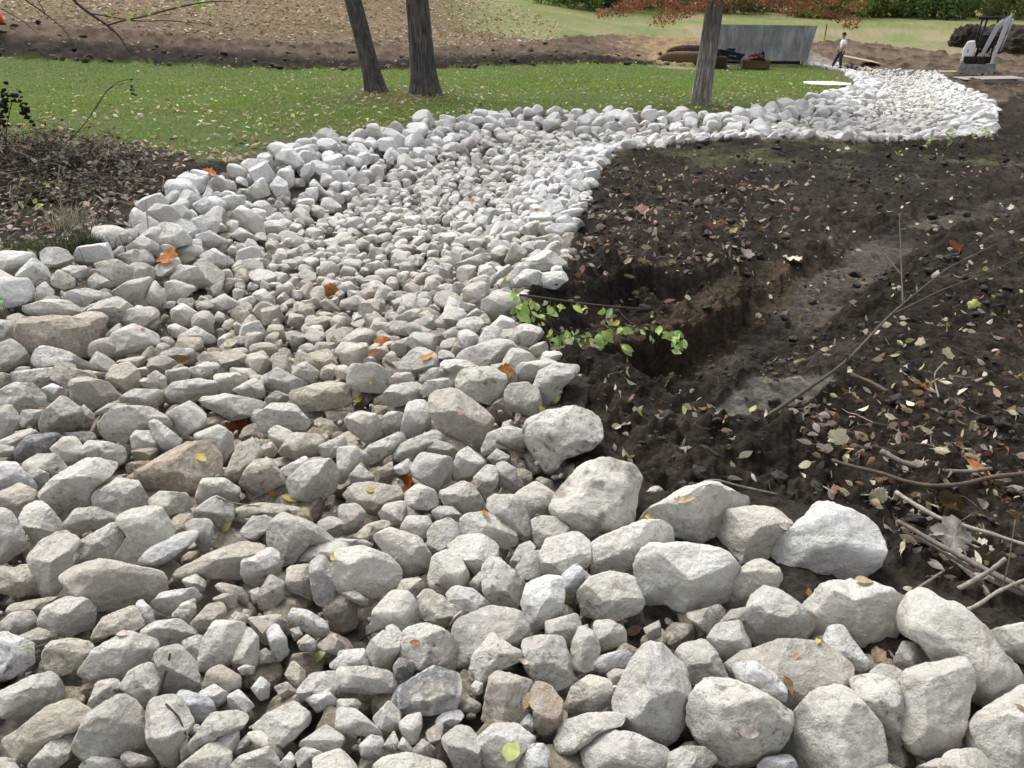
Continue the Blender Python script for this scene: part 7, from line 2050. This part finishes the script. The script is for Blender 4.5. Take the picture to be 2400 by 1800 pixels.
tuft(205, 588, 420, .15, .10, [(.035, .065, .03), (.05, .08, .035), (.025, .045, .025)], 'dark green grass tuft directly behind the bank stones', 3)
tuft(95, 603, 500, .17, .16, [(.05, .08, .035), (.08, .10, .05), (.14, .13, .08)], 'broad grey-green grass tuft behind the stones near the frame edge', 4)
tuft(175, 545, 180, .26, .10, [(.33, .31, .2), (.40, .37, .27), (.22, .2, .13)], 'straw-coloured dry grass tuft above the dark green one', 5)
tuft(120, 400, 120, .05, .25, [(.10, .17, .04), (.14, .19, .06)], 'thin green grass tuft in the dead brush', 6)
tuft(250, 420, 90, .04, .2, [(.10, .17, .04), (.14, .19, .06)], 'small green grass tuft beside the dead stalks', 7)

# ------------------------------------------------------------------ labels for the stones
REF = {  # landmark stones: own label, short name used by neighbours
 'C3': ('largest white boulder, smooth and wedge-shaped, at the litter edge', 'the largest white boulder'),
 'C1': ('sloping pale slab with a brown leaf pressed on it, under the mud', 'the sloping leaf-bearing slab'),
 'C2': ('rounded cream boulder squeezed between sloping slab and largest boulder', 'the rounded cream boulder'),
 'B12': ('muddy angular block perched on the black mud above the other stones', 'the muddy angular block'),
 'B13': ('black-speckled boulder leaning on the mud heap', 'the black-speckled boulder'),
 'B57': ('cream many-faceted boulder below the sloping slab', 'the cream faceted boulder'),
 'B51': ('long chamfered pale boulder below the black-speckled one', 'the long chamfered boulder'),
 'B46': ('broad rounded dusty boulder in the middle of the near stones', 'the rounded dusty boulder'),
 'B8': ('tan mud-stained boulder under the mud-smeared rock', 'the mud-stained tan boulder'),
 'B7': ('pale rock smeared with black mud on one end', 'the mud-smeared rock'),
 'B11': ('veined grey-white rock with its side buried in mud', 'the veined half-buried rock'),
 'B41': ('flat-topped pale stone with a slanting bevelled front, mid pile'.replace('bevelled', 'chipped'), 'the flat-topped chipped stone'),
 'B45': ('big pale boulder with a broken corner beside the rounded dusty one', 'the broken-cornered boulder'),
 'B32': ('humped tan rock with the rust leaf at its end', 'the humped tan rock'),
 'B48': ('egg-shaped pale stone standing on its narrow end', 'the egg-shaped stone'),
 'B58': ('flat white lozenge stone lying on the broad dusty rock', 'the white lozenge stone'),
 'E1': ('tall white shield-like stone with one dark hole near its top', 'the holed shield stone'),
 'E5': ('broad dusty rock half covered by a peaked one', 'the broad dusty rock'),
 'E7': ('two-tone block, white on one side and grey on the other', 'the two-tone block'),
 'E12': ('dark grey stone blotched with white crystals', 'the dark blotched stone'),
 'E20': ('pinkish-brown oval stone standing upright', 'the pinkish oval stone'),
 'E23': ('tall peaked grey-white boulder with a hollowed face', 'the tall peaked boulder'),
 'E25': ('long flat-faced pale rock at the bottom edge', 'the flat-faced bottom rock'),
 'E10': ('bluish-grey flat stone lying against the tall peaked boulder', 'the bluish flat stone'),
 'F2': ('wide roof-shaped boulder directly under the largest white one', 'the roof-shaped boulder'),
 'F3': ('long saddle-shaped boulder leaning down the stone pile', 'the saddle-shaped boulder'),
 'F1': ('white-topped faceted boulder with a grey lower face', 'the white-topped boulder'),
 'F7': ('broad shaded boulder carrying smaller rocks on top', 'the broad shaded boulder'),
 'F8': ('small finger-shaped rock lying on the broad shaded boulder', 'the finger-shaped rock'),
 'F9': ('small white oval rock resting on the broad shaded boulder', 'the small oval rock'),
 'F12': ('upright pitted boulder beside the dome-shaped one', 'the upright pitted boulder'),
 'F13': ('cracked shield-shaped boulder at the bottom', 'the cracked shield boulder'),
 'F14': ('dome-shaped smooth boulder at the bottom', 'the dome-shaped boulder'),
 'F15': ('big boulder cut off by the corner of the frame', 'the corner boulder'),
 'A70': ('long loaf-shaped tan block in the near stones', 'the loaf-shaped block'),
 'A41': ('brown pyramid-shaped rock, browner than all its neighbours', 'the brown pyramid rock'),
 'A59': ('bluish-white narrow slab lying on a slant', 'the bluish-white slab'),
 'A40': ('long pale whale-backed rock', 'the whale-backed rock'),
 'A24': ('big smooth round-topped rock with a dark underside', 'the round-topped rock'),
 'A65': ('large ridged grey rock with a sharp spine', 'the ridged rock'),
 'A45': ('grey lens-shaped rock tilted over a dark hollow', 'the lens-shaped rock'),
 'A32': ('dark grey stone tucked under paler ones', 'the dark tucked stone'),
 'A18': ('wide tent-shaped rock above the red oak leaf', 'the tent-shaped rock'),
 'A28': ('pale slanted rock touching the red oak leaf', 'the rock by the red leaf'),
 'A4': ('tan boxy block in the upper near stones', 'the tan boxy block'),
 'A42': ('rounded pale rock next to the brown pyramid', 'the rounded pale rock'),
 'D13': ('flat leaf-shaped pale rock with two pointed ends', 'the leaf-shaped flat rock'),
 'D15': ('square split block with a smooth broken face', 'the split square block'),
 'D32': ('smooth upright grey slab near the bottom', 'the smooth upright slab'),
 'D33': ('tall rock with a dark hooked twig on it', 'the tall twig-bearing rock'),
 'D34': ('smooth bluish stone with a sharp lower edge', 'the smooth bluish stone'),
 'D30': ('long leaning tan slab near the bottom corner', 'the leaning tan slab'),
 'D10': ('white rounded block cut by the frame edge near the bottom', 'the white edge block'),
 'D50': ('dusty flat rock crumbling at its edge, beside small chips', 'the crumbling flat rock'),
 'G1': ('white cube-like stone at the frame edge below the grass tufts', 'the white cube-like stone'),
 'G5': ('layered tan block at the foot of the litter bank', 'the layered tan block'),
 'G12': ('big sandy-brown boulder, the largest brown one', 'the sandy-brown boulder'),
 'G13': ('long pale slab leaning on the sandy-brown boulder', 'the long leaning slab'),
 'G8': ('rounded pale boulder on the bank above the orange maple leaf', 'the rounded bank boulder'),
 'G24': ('tilted oval boulder highest on the near bank', 'the tilted oval boulder'),
 'H1': ('white broad boulder at the mud edge, upper of two', 'the white mud-edge boulder'),
 'H9': ('big rough pale rock under the leafy branch', 'the rough rock under the branch'),
 'H6': ('white flat-topped stone on the mud edge in mid channel', 'the white flat-topped stone'),
 'H12': ('small brownish cube by the leafy branch tips', 'the small brownish cube'),
}
TW = {'w': 'white', 'p': 'pale grey', 'g': 'grey', 'd': 'dark grey', 't': 'tan', 'b': 'brown', 'u': 'bluish', 's': 'dull shaded'}
def shape_word(info):
    p = info['px'] - info['px'].mean(0); ev, vec = np.linalg.eigh(np.cov(p.T)); asp = math.sqrt(ev[1] / max(ev[0], 1e-6)); ax = vec[:, 1]
    fill = info['area'] / (info['w'] * info['h'])
    if asp > 2.1: return 'flat' if abs(ax[0]) > .9 else 'slanting narrow' if abs(ax[0]) > .45 else 'upright narrow'
    if asp > 1.45: return 'oblong' if abs(ax[0]) > .85 else 'tilted oblong' if abs(ax[0]) > .45 else 'upright'
    top = info['px'][info['px'][:, 1] < info['c'][1]]
    if fill < .64: return 'wedge-shaped'
    if fill > .80: return 'blocky'
    if fill > .74: return 'rounded'
    return 'angular'
def size_word(info):
    q = math.sqrt(info['w'] * info['h'])
    return 'large' if q > 105 else 'medium' if q > 72 else 'smallish' if q > 46 else 'small'
def where_word(dx, dy):
    a = math.degrees(math.atan2(-dy, dx)) % 360
    return ['right of', 'up and right of', 'above', 'up and left of', 'left of', 'down and left of', 'below', 'down and right of'][int(((a + 22.5) % 360) // 45)]
byid = {i['id']: i for i in ROCKINFO}
lab = {}; used = {}
marks = [(byid[k]['c'], v[1], byid[k]) for k, v in REF.items()]
def near_marks(c, n=6):
    return sorted(marks, key=lambda m: np.hypot(*(m[0] - c)))[:n]
taken = set(v[0] for v in REF.values())
for info in sorted(ROCKINFO, key=lambda i: -i['area']):
    if info['id'] in REF: lab[info['id']] = REF[info['id']][0]; continue
    cands = []
    for c, ref, mi in near_marks(info['c']):
        d = info['c'] - c; w_ = where_word(*d)
        touching = np.hypot(*d) < .62 * (math.hypot(info['w'], info['h']) + math.hypot(mi['w'], mi['h'])) * .62
        rel_ = ('touching ' if False else '') + ('just ' if touching else '') + w_
        cands.append(f"{size_word(info)} {TW[info['tint']]} {shape_word(info)} rock {rel_} {ref}")
    ok_ = [c for c in cands if c not in taken]
    if not ok_:
        c, ref, mi = near_marks(info['c'])[0]; c2, ref2, _ = near_marks(info['c'])[1]
        ok_ = [f"{size_word(info)} {TW[info['tint']]} rock between {ref} and {ref2}"]
    if ok_[0] in taken: ok_ = [ok_[0] + ', the lesser one']
    taken.add(ok_[0]); lab[info['id']] = ok_[0]
for o in ROCKOB:
    info = ROCKINFO[o['_i']]; del o['_i']
    o.name = 'limestone_boulder' if math.sqrt(info['w'] * info['h']) > 120 else 'limestone_rock'
    tag(o, lab[info['id']], 'rock', 'limestone riprap stones')
